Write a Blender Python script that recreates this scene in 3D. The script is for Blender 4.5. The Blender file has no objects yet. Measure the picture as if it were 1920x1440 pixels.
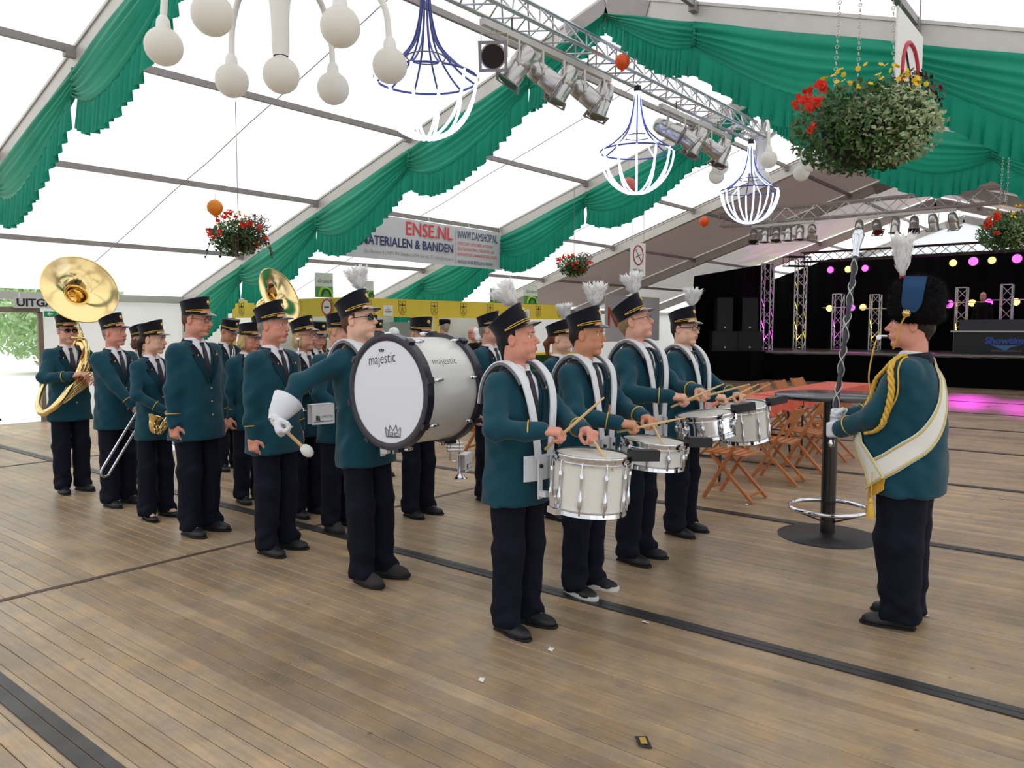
import bpy, math, random
import numpy as np
from mathutils import Vector, Matrix, Euler, Quaternion

SC = bpy.context.scene
COL = SC.collection
PI = math.pi
rnd = random.Random(11)

# ------------------------------------------------------------------ camera
# world axes: X runs along the tent, Y across it, Z up; the camera stands at x = y = 0
F_PX, PITCH, YAW, CAMZ = 1464.0, math.radians(4.1), math.radians(50.9), 1.62
cam = bpy.data.cameras.new('camera')
cam.lens, cam.sensor_width = F_PX / 1920 * 36, 36
cam.clip_end = 400
camo = bpy.data.objects.new('camera', cam)
COL.objects.link(camo)
camo.location = (0, 0, CAMZ)
camo.rotation_euler = (PI / 2 - PITCH, 0, -YAW)
SC.camera = camo

# ------------------------------------------------------------------ world, sun, exposure
wd = bpy.data.worlds.new('overcast_sky')
SC.world = wd
wd.use_nodes = True
bg = wd.node_tree.nodes['Background']
bg.inputs['Color'].default_value = (0.93, 0.965, 1.0, 1)
bg.inputs['Strength'].default_value = 1.25
sun = bpy.data.lights.new('sun', 'SUN')
sun.energy, sun.angle, sun.color = 2.6, math.radians(30), (1.0, 0.97, 0.92)
suno = bpy.data.objects.new('sun', sun)
COL.objects.link(suno)
suno.rotation_euler = (math.radians(-38), math.radians(-22), 0)
SC.view_settings.view_transform = 'Standard'
SC.view_settings.look = 'None'
SC.view_settings.gamma = 1
SC.view_settings.use_curve_mapping = False
SC.view_settings.exposure = 0.06
SC.cycles.max_bounces = 10
SC.cycles.diffuse_bounces = 4
SC.cycles.transmission_bounces = 6
SC.cycles.transparent_max_bounces = 8
SC.cycles.sample_clamp_indirect = 6.0

# ------------------------------------------------------------------ pixel helpers (1920 x 1440 frame)
_r = Vector((math.cos(YAW), -math.sin(YAW), 0))
_f0 = Vector((math.sin(YAW), math.cos(YAW), 0))
_fw = _f0 * math.cos(PITCH) - Vector((0, 0, 1)) * math.sin(PITCH)
_up = _f0 * math.sin(PITCH) + Vector((0, 0, 1)) * math.cos(PITCH)
CAMP = Vector((0, 0, CAMZ))


def ray(px, py):
    return _fw + _r * ((px - 960) / F_PX) + _up * ((720 - py) / F_PX)


def at_z(px, py, z=0.0):
    d = ray(px, py)
    return CAMP + d * ((z - CAMZ) / d.z)


def at_y(px, py, y):
    d = ray(px, py)
    return CAMP + d * (y / d.y)


def at_x(px, py, x):
    d = ray(px, py)
    return CAMP + d * (x / d.x)


# ------------------------------------------------------------------ materials
def lin(c):
    return tuple(((v / 255) / 12.92 if v / 255 <= 0.04045 else ((v / 255 + 0.055) / 1.055) ** 2.4) for v in c[:3])


MATS = {}


def mat(name, col=(128, 128, 128), rough=0.55, metal=0.0, spec=0.5, var=0.0, vscale=6.0, bump=0.0, bscale=60.0,
        emit=0.0, ecol=None, transl=0.0, trans=0.0, coat=0.0, sheen=0.0, stretch=None, attr=None, alpha=1.0):
    if name in MATS:
        return MATS[name]
    m = bpy.data.materials.new(name)
    m.use_nodes = True
    nt = m.node_tree
    N, L = nt.nodes, nt.links
    b = N['Principled BSDF']
    b.inputs['Base Color'].default_value = (*lin(col), 1)
    b.inputs['Roughness'].default_value = rough
    b.inputs['Metallic'].default_value = metal
    b.inputs['Specular IOR Level'].default_value = spec
    if coat:
        b.inputs['Coat Weight'].default_value = coat
        b.inputs['Coat Roughness'].default_value = 0.08
    if sheen:
        b.inputs['Sheen Weight'].default_value = sheen
    if trans:
        b.inputs['Transmission Weight'].default_value = trans
    if alpha < 1:
        b.inputs['Alpha'].default_value = alpha
    if emit:
        b.inputs['Emission Color'].default_value = (*lin(ecol or col), 1)
        b.inputs['Emission Strength'].default_value = emit
    tc = None
    if var or bump:
        tc = N.new('ShaderNodeTexCoord')
        src = tc.outputs['Object']
        if stretch:
            mp = N.new('ShaderNodeMapping')
            mp.inputs['Scale'].default_value = stretch
            L.new(src, mp.inputs['Vector'])
            src = mp.outputs['Vector']
    csock = None
    if attr:
        a = N.new('ShaderNodeAttribute')
        a.attribute_name = attr
        csock = a.outputs['Color']
        L.new(csock, b.inputs['Base Color'])
    if var:
        n = N.new('ShaderNodeTexNoise')
        n.inputs['Scale'].default_value = vscale
        n.inputs['Detail'].default_value = 5
        L.new(src, n.inputs['Vector'])
        mr = N.new('ShaderNodeMapRange')
        mr.inputs[1].default_value, mr.inputs[2].default_value = 0.3, 0.7
        mr.inputs[3].default_value, mr.inputs[4].default_value = 1 - var, 1 + var
        L.new(n.outputs['Fac'], mr.inputs[0])
        hs = N.new('ShaderNodeHueSaturation')
        if csock is None:
            hs.inputs['Color'].default_value = (*lin(col), 1)
        else:
            L.new(csock, hs.inputs['Color'])
        L.new(mr.outputs[0], hs.inputs['Value'])
        L.new(hs.outputs['Color'], b.inputs['Base Color'])
        csock = hs.outputs['Color']
    if bump:
        n = N.new('ShaderNodeTexNoise')
        n.inputs['Scale'].default_value = bscale
        n.inputs['Detail'].default_value = 3
        L.new(src, n.inputs['Vector'])
        bp = N.new('ShaderNodeBump')
        bp.inputs['Strength'].default_value = bump
        bp.inputs['Distance'].default_value = 0.01
        L.new(n.outputs['Fac'], bp.inputs['Height'])
        L.new(bp.outputs['Normal'], b.inputs['Normal'])
    if transl:
        t = N.new('ShaderNodeBsdfTranslucent')
        t.inputs['Color'].default_value = (*lin(col), 1)
        if csock is not None:
            L.new(csock, t.inputs['Color'])
        mx = N.new('ShaderNodeMixShader')
        mx.inputs[0].default_value = transl
        L.new(b.outputs[0], mx.inputs[1])
        L.new(t.outputs[0], mx.inputs[2])
        L.new(mx.outputs[0], N['Material Output'].inputs['Surface'])
    MATS[name] = m
    return m


# ------------------------------------------------------------------ objects
def link(o, parent=None):
    COL.objects.link(o)
    if parent is not None:
        o.parent = parent
    return o


def thing(name, label, cat, loc=(0, 0, 0), rz=0.0, group=None, parent=None, rot=None):
    o = bpy.data.objects.new(name, None)
    o.empty_display_size = 0.1
    link(o, parent)
    o.location = loc
    o.rotation_euler = rot if rot is not None else (0, 0, rz)
    tag(o, label, cat, group)
    return o


def tag(o, label=None, cat=None, group=None, kind=None):
    if label:
        o['label'] = label
    if cat:
        o['category'] = cat
    if group:
        o['group'] = group
    if kind:
        o['kind'] = kind
    return o


def copy_tree(o, parent=None):
    c = o.copy()
    link(c, parent)
    for ch in o.children:
        copy_tree(ch, c)
    return c


class MB:
    """collects shapes into one mesh"""

    def __init__(s):
        s.v, s.f, s.n = [], [], 0
        s.col = None

    def add(s, v, f):
        s.v.extend([tuple(map(float, p)) for p in v])
        k = s.n
        s.f.extend([tuple(i + k for i in q) for q in f])
        s.n += len(v)
        return s

    def box(s, c, d, R=None):
        c = Vector(c)
        h = Vector(d) / 2
        v = [Vector((x, y, z)) for x in (-h.x, h.x) for y in (-h.y, h.y) for z in (-h.z, h.z)]
        if R is not None:
            v = [R @ p for p in v]
        return s.add([c + p for p in v], [(0, 1, 3, 2), (4, 6, 7, 5), (0, 4, 5, 1), (2, 3, 7, 6), (0, 2, 6, 4), (1, 5, 7, 3)])

    def bar(s, a, b, w, h, upv=(0, 0, 1)):
        a, b = Vector(a), Vector(b)
        d = b - a
        L = d.length
        z = d.normalized()
        x = Vector(upv).cross(z)
        if x.length < 1e-4:
            x = Vector((1, 0, 0)).cross(z)
        x.normalize()
        y = z.cross(x)
        R = Matrix((x, y, z)).transposed()
        return s.box((a + b) / 2, (w, h, L), R)

    def tube(s, pts, r, n=8, closed=False, caps=True, sy=1.0):
        pts = [Vector(p) for p in pts]
        m = len(pts)
        rr = r if isinstance(r, (list, tuple)) else [r] * m
        tg = []
        for i in range(m):
            if closed:
                t = pts[(i + 1) % m] - pts[i - 1]
            else:
                t = pts[min(i + 1, m - 1)] - pts[max(i - 1, 0)]
            tg.append(t.normalized() if t.length > 1e-9 else Vector((0, 0, 1)))
        a = Vector((0, 0, 1)) if abs(tg[0].z) < 0.9 else Vector((1, 0, 0))
        x = tg[0].cross(a).normalized()
        v = []
        for i in range(m):
            x = (x - tg[i] * x.dot(tg[i]))
            x = x.normalized() if x.length > 1e-6 else tg[i].orthogonal().normalized()
            y = tg[i].cross(x)
            for k in range(n):
                an = 2 * PI * k / n
                v.append(pts[i] + (x * math.cos(an) + y * math.sin(an) * sy) * rr[i])
        f = []
        for i in range(m if closed else m - 1):
            j = (i + 1) % m
            for k in range(n):
                l = (k + 1) % n
                f.append((i * n + k, i * n + l, j * n + l, j * n + k))
        if caps and not closed:
            f.append(tuple(reversed(range(n))))
            f.append(tuple((m - 1) * n + k for k in range(n)))
        return s.add(v, f)

    def cyl(s, a, b, ra, rb=None, n=16):
        return s.tube([a, b], [ra, ra if rb is None else rb], n)

    def lathe(s, prof, n=24, M=None, capb=False, capt=False):
        v = []
        for (r, z) in prof:
            for k in range(n):
                an = 2 * PI * k / n
                v.append(Vector((r * math.cos(an), r * math.sin(an), z)))
        if M is not None:
            v = [M @ p for p in v]
        f = []
        for i in range(len(prof) - 1):
            for k in range(n):
                l = (k + 1) % n
                f.append((i * n + k, i * n + l, (i + 1) * n + l, (i + 1) * n + k))
        if capb:
            f.append(tuple(reversed(range(n))))
        if capt:
            f.append(tuple((len(prof) - 1) * n + k for k in range(n)))
        return s.add(v, f)

    def sphere(s, c, r, n=14, R=None):
        c = Vector(c)
        r = Vector(r) if isinstance(r, (tuple, list, Vector)) else Vector((r, r, r))
        m = max(4, n // 2)
        v = [Vector((0, 0, -1))]
        for i in range(1, m):
            ph = -PI / 2 + PI * i / m
            for k in range(n):
                an = 2 * PI * k / n
                v.append(Vector((math.cos(ph) * math.cos(an), math.cos(ph) * math.sin(an), math.sin(ph))))
        v.append(Vector((0, 0, 1)))
        f = []
        for k in range(n):
            f.append((0, 1 + (k + 1) % n, 1 + k))
        for i in range(m - 2):
            for k in range(n):
                l = (k + 1) % n
                f.append((1 + i * n + k, 1 + i * n + l, 1 + (i + 1) * n + l, 1 + (i + 1) * n + k))
        t = len(v) - 1
        for k in range(n):
            f.append((t, 1 + (m - 2) * n + k, 1 + (m - 2) * n + (k + 1) % n))
        v = [Vector((p.x * r.x, p.y * r.y, p.z * r.z)) for p in v]
        if R is not None:
            v = [R @ p for p in v]
        return s.add([c + p for p in v], f)

    def torus(s, c, R_, r, n=24, k=8, M=None):
        pts = [Vector((R_ * math.cos(2 * PI * i / n), R_ * math.sin(2 * PI * i / n), 0)) for i in range(n)]
        if M is not None:
            pts = [M @ p for p in pts]
        return s.tube([Vector(c) + p for p in pts], r, k, closed=True)

    def prism(s, poly, thick, M=None):
        """flat polygon in XZ extruded along Y from 0 to thick"""
        n = len(poly)
        v = [Vector((x, 0, z)) for x, z in poly] + [Vector((x, thick, z)) for x, z in poly]
        if M is not None:
            v = [M @ p for p in v]
        f = [tuple(range(n)), tuple(reversed(range(n, 2 * n)))]
        for i in range(n):
            j = (i + 1) % n
            f.append((i, i + n, j + n, j))
        return s.add(v, f)

    def mesh(s, name, smooth=False):
        me = bpy.data.meshes.new(name)
        me.from_pydata(s.v, [], s.f)
        if smooth:
            me.polygons.foreach_set('use_smooth', [True] * len(me.polygons))
            if smooth != 'all':
                try:
                    me.set_sharp_from_angle(angle=math.radians(42))
                except Exception:
                    pass
        return me

    def build(s, name, m, parent=None, smooth=False, loc=None, rot=None, label=None):
        me = s.mesh(name, smooth)
        if m is not None:
            me.materials.append(m)
        o = bpy.data.objects.new(name, me)
        link(o, parent)
        if loc is not None:
            o.location = loc
        if rot is not None:
            o.rotation_euler = rot
        if label:
            o['label'] = label
        return o


def solo(me, name, m, parent=None, loc=(0, 0, 0), rot=(0, 0, 0), scale=None):
    if m is not None and not me.materials:
        me.materials.append(m)
    o = bpy.data.objects.new(name, me)
    link(o, parent)
    o.location = loc
    o.rotation_euler = rot
    if scale is not None:
        o.scale = scale if isinstance(scale, (tuple, list)) else (scale,) * 3
    return o


def text_mesh(body, size=1.0, extrude=0.0, align='CENTER', shear=0.0, sx=1.0, bold=0.0):
    c = bpy.data.curves.new('lettering', 'FONT')
    c.body = body
    c.size = size
    c.extrude = extrude
    c.align_x = align
    c.align_y = 'CENTER'
    c.shear = shear
    c.offset = bold
    c.resolution_u = 3
    o = bpy.data.objects.new('lettering', c)
    COL.objects.link(o)
    dg = bpy.context.evaluated_depsgraph_get()
    me = bpy.data.meshes.new_from_object(o.evaluated_get(dg))
    bpy.data.objects.remove(o)
    bpy.data.curves.remove(c)
    if sx != 1.0:
        me.transform(Matrix.Diagonal((sx, 1, 1, 1)))
    me.materials.clear()
    return me


def lettering(body, size, m, parent, M, name='lettering', **kw):
    """flat lettering; M places local x = reading direction, y = up"""
    me = text_mesh(body, size, **kw)
    me.transform(M)
    me.materials.append(m)
    o = bpy.data.objects.new(name, me)
    link(o, parent)
    return o


def frame(o, x, y):
    """matrix with origin o, local x and y axes"""
    x, y = Vector(x).normalized(), Vector(y)
    z = x.cross(y).normalized()
    y = z.cross(x)
    M = Matrix((x, y, z)).transposed().to_4x4()
    M.translation = Vector(o)
    return M
# ================================================================== THE TENT
RIDGE_Y, RIDGE_Z, EAVE_L, EAVE_R, EAVE_Z = 5.06, 5.37, 14.9, -4.78, 2.15
SLOPE = (RIDGE_Z - EAVE_Z) / (EAVE_L - RIDGE_Y)
FRAMES = [-5.5, -1.0, 3.5, 8.03, 12.6, 17.1, 21.65, 26.2, 30.8]
PURLINS_L = [6.19, 8.37, 10.55, 12.75]
PURLINS_R = [2 * RIDGE_Y - y for y in PURLINS_L]


def roof_z(y):
    return RIDGE_Z - abs(y - RIDGE_Y) * SLOPE


M_ROOF = mat('roof_fabric', (242, 242, 241), rough=0.6, spec=0.2, var=0.02, vscale=1.1, transl=0.66)
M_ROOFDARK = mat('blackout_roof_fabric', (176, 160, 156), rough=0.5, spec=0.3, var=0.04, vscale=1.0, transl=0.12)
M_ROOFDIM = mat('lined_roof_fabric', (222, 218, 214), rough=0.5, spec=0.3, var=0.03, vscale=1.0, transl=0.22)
M_ALU = mat('dull_aluminium', (196, 192, 188), rough=0.42, metal=0.35, var=0.05, vscale=3, bump=0.03)
M_ALUDARK = mat('weathered_steel', (150, 143, 142), rough=0.45, metal=0.5, var=0.1, vscale=5)
M_SEAM = mat('roof_seam', (170, 166, 162), rough=0.6, transl=0.2)

ceiling = bpy.data.objects.new('ceiling', None)
link(ceiling)
tag(ceiling, 'white translucent tent roof on aluminium rafters and purlins', kind='structure')
for i in range(len(FRAMES) - 1):
    x0, x1 = FRAMES[i], FRAMES[i + 1]
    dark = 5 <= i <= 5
    for side, ye in ((1, EAVE_L), (-1, EAVE_R)):
        mb = MB()
        nx, ny = 6, 10
        V = []
        for a in range(nx + 1):
            for b in range(ny + 1):
                x = x0 + (x1 - x0) * a / nx
                y = RIDGE_Y + (ye - RIDGE_Y) * b / ny
                sag = 0.035 * math.sin(PI * a / nx) * (0.6 + 0.4 * math.cos(2 * PI * b / ny * 4))
                V.append((x, y, roof_z(y) + 0.17 - sag))
        Q = [(a * (ny + 1) + b, (a + 1) * (ny + 1) + b, (a + 1) * (ny + 1) + b + 1, a * (ny + 1) + b + 1)
             for a in range(nx) for b in range(ny)]
        mb.add(V, Q)
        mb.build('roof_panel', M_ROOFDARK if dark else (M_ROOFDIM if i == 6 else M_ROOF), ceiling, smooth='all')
        if i in (2, 3, 4):
            # stitched seam half way along the bay
            xm = (x0 + x1) / 2
            mb = MB()
            ps = [(xm, RIDGE_Y + (ye - RIDGE_Y) * b / ny,
                   roof_z(RIDGE_Y + (ye - RIDGE_Y) * b / ny) + 0.125 - 0.014 * math.cos(2 * PI * b / ny * 4)) for b in range(ny + 1)]
            mb.tube(ps, 0.006, 5)
            mb.build('roof_seam', M_SEAM, ceiling)
for i, x in enumerate(FRAMES):
    for side, ye in ((1, EAVE_L), (-1, EAVE_R)):
        mb = MB()
        a = Vector((x, RIDGE_Y, RIDGE_Z))
        b = Vector((x, ye, EAVE_Z))
        mb.bar(a, b, 0.13, 0.23)
        mb.bar(a + Vector((-0.068, 0, 0.1)), b + Vector((-0.068, 0, 0.1)), 0.025, 0.03)
        mb.build('rafter', M_ALU, ceiling)
    mb = MB()
    for s in (-1, 1):
        mb.bar((x, RIDGE_Y, RIDGE_Z - 0.02), (x, RIDGE_Y + s * 0.55, RIDGE_Z - 0.02 - 0.55 * SLOPE), 0.16, 0.25)
    mb.build('ridge_joint', M_ALUDARK, ceiling)
    for ye in (EAVE_L, EAVE_R):
        mb = MB()
        mb.box((x, ye, EAVE_Z / 2), (0.13, 0.13, EAVE_Z))
        mb.build('post', M_ALU, ceiling)
for i in range(len(FRAMES) - 1):
    x0, x1 = FRAMES[i] + 0.065, FRAMES[i + 1] - 0.065
    for y in PURLINS_L + PURLINS_R:
        mb = MB()
        z = roof_z(y) + 0.08
        mb.box(((x0 + x1) / 2, y, z), (x1 - x0, 0.06, 0.06))
        mb.box(((x0 + x1) / 2, y - 0.01, z - 0.036), (x1 - x0, 0.045, 0.012))
        for xe in (x0 + 0.05, x1 - 0.05):
            mb.box((xe, y, z - 0.03), (0.1, 0.075, 0.11))
        mb.build('purlin', M_ALUDARK, ceiling)
    for ye in (EAVE_L, EAVE_R):
        mb = MB()
        mb.box(((x0 + x1) / 2, ye, EAVE_Z + 0.02), (x1 - x0, 0.09, 0.13))
        mb.build('eave_beam', M_ALU, ceiling)

# ------------------------------------------------------------------ walls
M_WALL = mat('wall_fabric', (226, 226, 224), rough=0.6, spec=0.2, var=0.02, vscale=1.0, transl=0.3)
M_WALLG = mat('opaque_wall_fabric', (168, 168, 170), rough=0.55, var=0.03, vscale=1.0)


def curtain(name, ax, fixed, a0, a1, z0, z1, m, amp=0.035, wl=0.5, parent=None):
    mb = MB()
    n = max(4, int(abs(a1 - a0) / wl * 8))
    V, Q = [], []
    for i in range(n + 1):
        t = a0 + (a1 - a0) * i / n
        d = amp * math.sin(t * 2 * PI / wl) + 0.4 * amp * math.sin(t * 7.3)
        for z in (z0, z1):
            V.append((t, fixed + d, z) if ax == 'x' else (fixed + d, t, z))
    for i in range(n):
        Q.append((2 * i, 2 * i + 2, 2 * i + 3, 2 * i + 1))
    mb.add(V, Q)
    return mb.build(name, m, parent, smooth='all')


EXIT_X0, EXIT_X1 = 1.0, 5.35
w = bpy.data.objects.new('wall_left', None)
link(w)
tag(w, 'pale grey fabric side wall of the tent with an open exit', kind='structure')
curtain('wall_panel', 'x', EAVE_L + 0.05, EXIT_X1, 8.0, 0, EAVE_Z, M_WALL, 0.015, 0.9, w)
curtain('wall_panel', 'x', EAVE_L + 0.05, 8.0, 31.0, 0, EAVE_Z, M_WALL, 0.02, 0.9, w)
curtain('wall_panel', 'x', EAVE_L + 0.05, -5.5, EXIT_X0, 0, EAVE_Z, M_WALL, 0.02, 0.9, w)
w = bpy.data.objects.new('wall_right', None)
link(w)
tag(w, 'fabric side wall rolled open beside the photographer', kind='structure')
M_THIN = mat('thin_wall_fabric', (244, 244, 244), transl=0.75)
curtain('wall_panel', 'x', EAVE_R - 0.05, 17.1, 31, 0, EAVE_Z, M_THIN, 0.02, 0.9, w)
curtain('wall_panel', 'x', EAVE_R - 0.05, -5.5, -5.0, 0, EAVE_Z, M_THIN, 0.02, 0.2, w)
mb = MB()
mb.add([(-5.5, EAVE_R, 0), (-5.5, EAVE_L, 0), (-5.5, EAVE_L, EAVE_Z + .17), (-5.5, RIDGE_Y, RIDGE_Z + .17), (-5.5, EAVE_R, EAVE_Z + .17)], [(0, 1, 2, 3, 4)])
tag(mb.build('wall_back', MATS['thin_wall_fabric']), 'white fabric gable at the entrance end', kind='structure')
mb = MB()
mb.add([(30.85, EAVE_R, 0), (30.85, EAVE_L, 0), (30.85, EAVE_L, EAVE_Z + .17), (30.85, RIDGE_Y, RIDGE_Z + .17), (30.85, EAVE_R, EAVE_Z + .17)], [(0, 1, 2, 3, 4)])
tag(mb.build('wall_front', MATS['thin_wall_fabric']), 'white fabric gable behind the stage', kind='structure')

# ------------------------------------------------------------------ floor
def plank_material(name, per_object):
    m = bpy.data.materials.new(name)
    m.use_nodes = True
    N, L = m.node_tree.nodes, m.node_tree.links
    b = N['Principled BSDF']
    tc = N.new('ShaderNodeTexCoord')
    geo = N.new('ShaderNodeNewGeometry')
    mp = N.new('ShaderNodeMapping')
    mp.inputs['Scale'].default_value = (22, 1.1, 8)
    L.new(geo.outputs['Position'], mp.inputs['Vector'])
    grain = N.new('ShaderNodeTexNoise')
    grain.inputs['Scale'].default_value = 2.2
    grain.inputs['Detail'].default_value = 7
    grain.inputs['Roughness'].default_value = 0.65
    L.new(mp.outputs['Vector'], grain.inputs['Vector'])
    dirt = N.new('ShaderNodeTexNoise')
    dirt.inputs['Scale'].default_value = 1.15
    dirt.inputs['Detail'].default_value = 6
    dirt.inputs['Roughness'].default_value = 0.62
    L.new(geo.outputs['Position'], dirt.inputs['Vector'])
    spots = N.new('ShaderNodeTexVoronoi')
    spots.inputs['Scale'].default_value = 4.2
    spots.inputs['Randomness'].default_value = 1
    L.new(geo.outputs['Position'], spots.inputs['Vector'])
    if per_object:
        oi = N.new('ShaderNodeObjectInfo')
        rs = oi.outputs['Random']
    else:
        at = N.new('ShaderNodeAttribute')
        at.attribute_name = 'pv'
        rs = at.outputs['Fac']
    cr = N.new('ShaderNodeValToRGB')
    e = cr.color_ramp.elements
    e[0].position, e[0].color = 0.0, (*lin((158, 129, 95)), 1)
    e[1].position, e[1].color = 1.0, (*lin((184, 152, 112)), 1)
    x = e.new(0.5)
    x.color = (*lin((170, 140, 102)), 1)
    L.new(rs, cr.inputs['Fac'])

    def ramp(src, a, bb, lo, hi):
        r = N.new('ShaderNodeMapRange')
        r.inputs[1].default_value, r.inputs[2].default_value = a, bb
        r.inputs[3].default_value, r.inputs[4].default_value = lo, hi
        L.new(src, r.inputs[0])
        return r.outputs[0]

    def mul(p, q):
        k = N.new('ShaderNodeMath')
        k.operation = 'MULTIPLY'
        L.new(p, k.inputs[0])
        L.new(q, k.inputs[1])
        return k.outputs[0]
    v = mul(ramp(grain.outputs['Fac'], 0.3, 0.7, 0.8, 1.16), ramp(dirt.outputs['Fac'], 0.32, 0.66, 0.68, 1.12))
    v = mul(v, ramp(spots.outputs['Distance'], 0.03, 0.055, 0.45, 1.0))
    wear = N.new('ShaderNodeTexNoise')
    wear.inputs['Scale'].default_value = 5.5
    wear.inputs['Detail'].default_value = 9
    wear.inputs['Roughness'].default_value = 0.72
    L.new(geo.outputs['Position'], wear.inputs['Vector'])
    v = mul(v, ramp(wear.outputs['Fac'], 0.32, 0.68, 0.78, 1.18))
    scuff = N.new('ShaderNodeTexNoise')
    scuff.inputs['Scale'].default_value = 21
    scuff.inputs['Detail'].default_value = 6
    scuff.inputs['Roughness'].default_value = 0.8
    L.new(geo.outputs['Position'], scuff.inputs['Vector'])
    v = mul(v, ramp(scuff.outputs['Fac'], 0.60, 0.74, 1.0, 1.35))
    hs = N.new('ShaderNodeHueSaturation')
    L.new(cr.outputs['Color'], hs.inputs['Color'])
    L.new(v, hs.inputs['Value'])
    L.new(ramp(wear.outputs['Fac'], 0.3, 0.7, 0.62, 1.0), hs.inputs['Saturation'])
    L.new(hs.outputs['Color'], b.inputs['Base Color'])
    L.new(ramp(dirt.outputs['Fac'], 0.3, 0.7, 0.26, 0.44), b.inputs['Roughness'])
    bp = N.new('ShaderNodeBump')
    bp.inputs['Strength'].default_value = 0.12
    bp.inputs['Distance'].default_value = 0.01
    L.new(grain.outputs['Fac'], bp.inputs['Height'])
    L.new(bp.outputs['Normal'], b.inputs['Normal'])
    return m


M_PLANK = plank_material('worn_plank', True)
M_PLANKF = plank_material('worn_plank_far', False)
XT = [-4.07, -1.44, 1.2, 3.82, 6.46, 9.1, 11.74, 14.38, 17.02, 19.66, 22.3, 24.2]
YT = [-4.78, 0.1, 5.23, 10.33, 14.95]
mb = MB()
mb.box((11, 5.05, -0.09), (42, 19.9, 0.12))
floor = mb.build('floor', mat('dark_underfloor', (40, 34, 30), rough=0.9))
tag(floor, 'worn brown plank floor laid in steel edged panels', kind='structure')
NPL = 30
PW = (XT[2] - XT[1]) / NPL


def plank_box(L_):
    mb = MB()
    h, t = PW / 2 - 0.0015, 0.03
    c = 0.0025
    l = L_ / 2
    V = [(-h, -l, -t), (-h, l, -t), (-h, -l, -c), (-h, l, -c), (-h + c, -l, 0), (-h + c, l, 0),
         (h - c, -l, 0), (h - c, l, 0), (h, -l, -c), (h, l, -c), (h, -l, -t), (h, l, -t)]
    Q = [(0, 1, 3, 2), (2, 3, 5, 4), (4, 5, 7, 6), (6, 7, 9, 8), (8, 9, 11, 10), (0, 2, 4, 6, 8, 10), (1, 11, 9, 7, 5, 3)]
    mb.add(V, Q)
    return mb


pm = {}
far = MB()
pv = []
for j in range(len(YT) - 1):
    y0, y1 = YT[j] + 0.02, YT[j + 1] - 0.02
    Lp = round(y1 - y0, 3)
    for i in range(len(XT) - 1):
        x0, x1 = XT[i], XT[i + 1]
        n = int(round((x1 - x0) / PW))
        near = 1 <= i <= 3 and j <= 2
        if near and j == 0 and i == 1:
            near = False
        for k in range(n):
            xc = x0 + (k + 0.5) * PW
            if near:
                if Lp not in pm:
                    me = plank_box(Lp).mesh('plank')
                    me.materials.append(M_PLANK)
                    pm[Lp] = me
                o = solo(pm[Lp], 'plank', None, floor, (xc, (y0 + y1) / 2, rnd.uniform(-0.0015, 0.0008)))
            else:
                b_ = plank_box(Lp)
                dz = rnd.uniform(-0.001, 0.0)
                far.add([(p[0] + xc, p[1] + (y0 + y1) / 2, p[2] + dz) for p in b_.v], b_.f)
                pv.extend([rnd.random()] * len(b_.v))
fo = far.build('plank_field', M_PLANKF, floor)
fo['kind'] = 'stuff'
a = fo.data.attributes.new('pv', 'FLOAT', 'POINT')
a.data.foreach_set('value', pv)
M_TRACK = mat('floor_track_steel', (84, 82, 84), rough=0.42, metal=0.75, var=0.22, vscale=5)
M_TRACKB = mat('floor_track_rusty', (92, 74, 64), rough=0.6, metal=0.4, var=0.2, vscale=5)
tn = 1
for i, x in enumerate(XT[1:-1]):
    mb = MB()
    wd_ = 0.05
    mb.box((x - wd_ / 2 - 0.003, 5.08, -0.006), (wd_, 19.7, 0.02))
    mb.box((x + wd_ / 2 + 0.003, 5.08, -0.006), (wd_, 19.7, 0.02))
    mb.box((x - wd_ - 0.004, 5.08, 0.003), (0.008, 19.7, 0.01))
    tag(mb.build('trim_%d' % tn, M_TRACK), 'steel joining track between plank floor panels', kind='structure')
    tn += 1
for y in YT[1:-1]:
    mb = MB()
    mb.box((10.05, y, -0.006), (28.2, 0.045, 0.018))
    tag(mb.build('trim_%d' % tn, M_TRACKB), 'narrow cross track at the ends of the planks', kind='structure')
    tn += 1

# ------------------------------------------------------------------ outside the exit
M_GRASS = mat('outside_paving', (236, 234, 228), rough=0.8, var=0.06, vscale=0.6)
mb = MB()
mb.box((0, 45, -0.2), (140, 60, 0.1))
tag(mb.build('ground', M_GRASS), 'pale sunlit paving outside the tent exit', kind='structure')
mb = MB()
mb.box((0, -25, -0.2), (140, 40, 0.1))
tag(mb.build('ground', M_GRASS), 'pale sunlit paving outside the open tent side', kind='structure')

# ------------------------------------------------------------------ green swags along the rafters
M_DRAPE = mat('green_drape', (18, 150, 120), rough=0.5, spec=0.25, var=0.08, vscale=2.0, transl=0.28, sheen=0.2)
M_RUFFLE = mat('green_ruffle', (22, 142, 116), rough=0.5, spec=0.2, var=0.08, vscale=3.0, transl=0.42)


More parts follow.
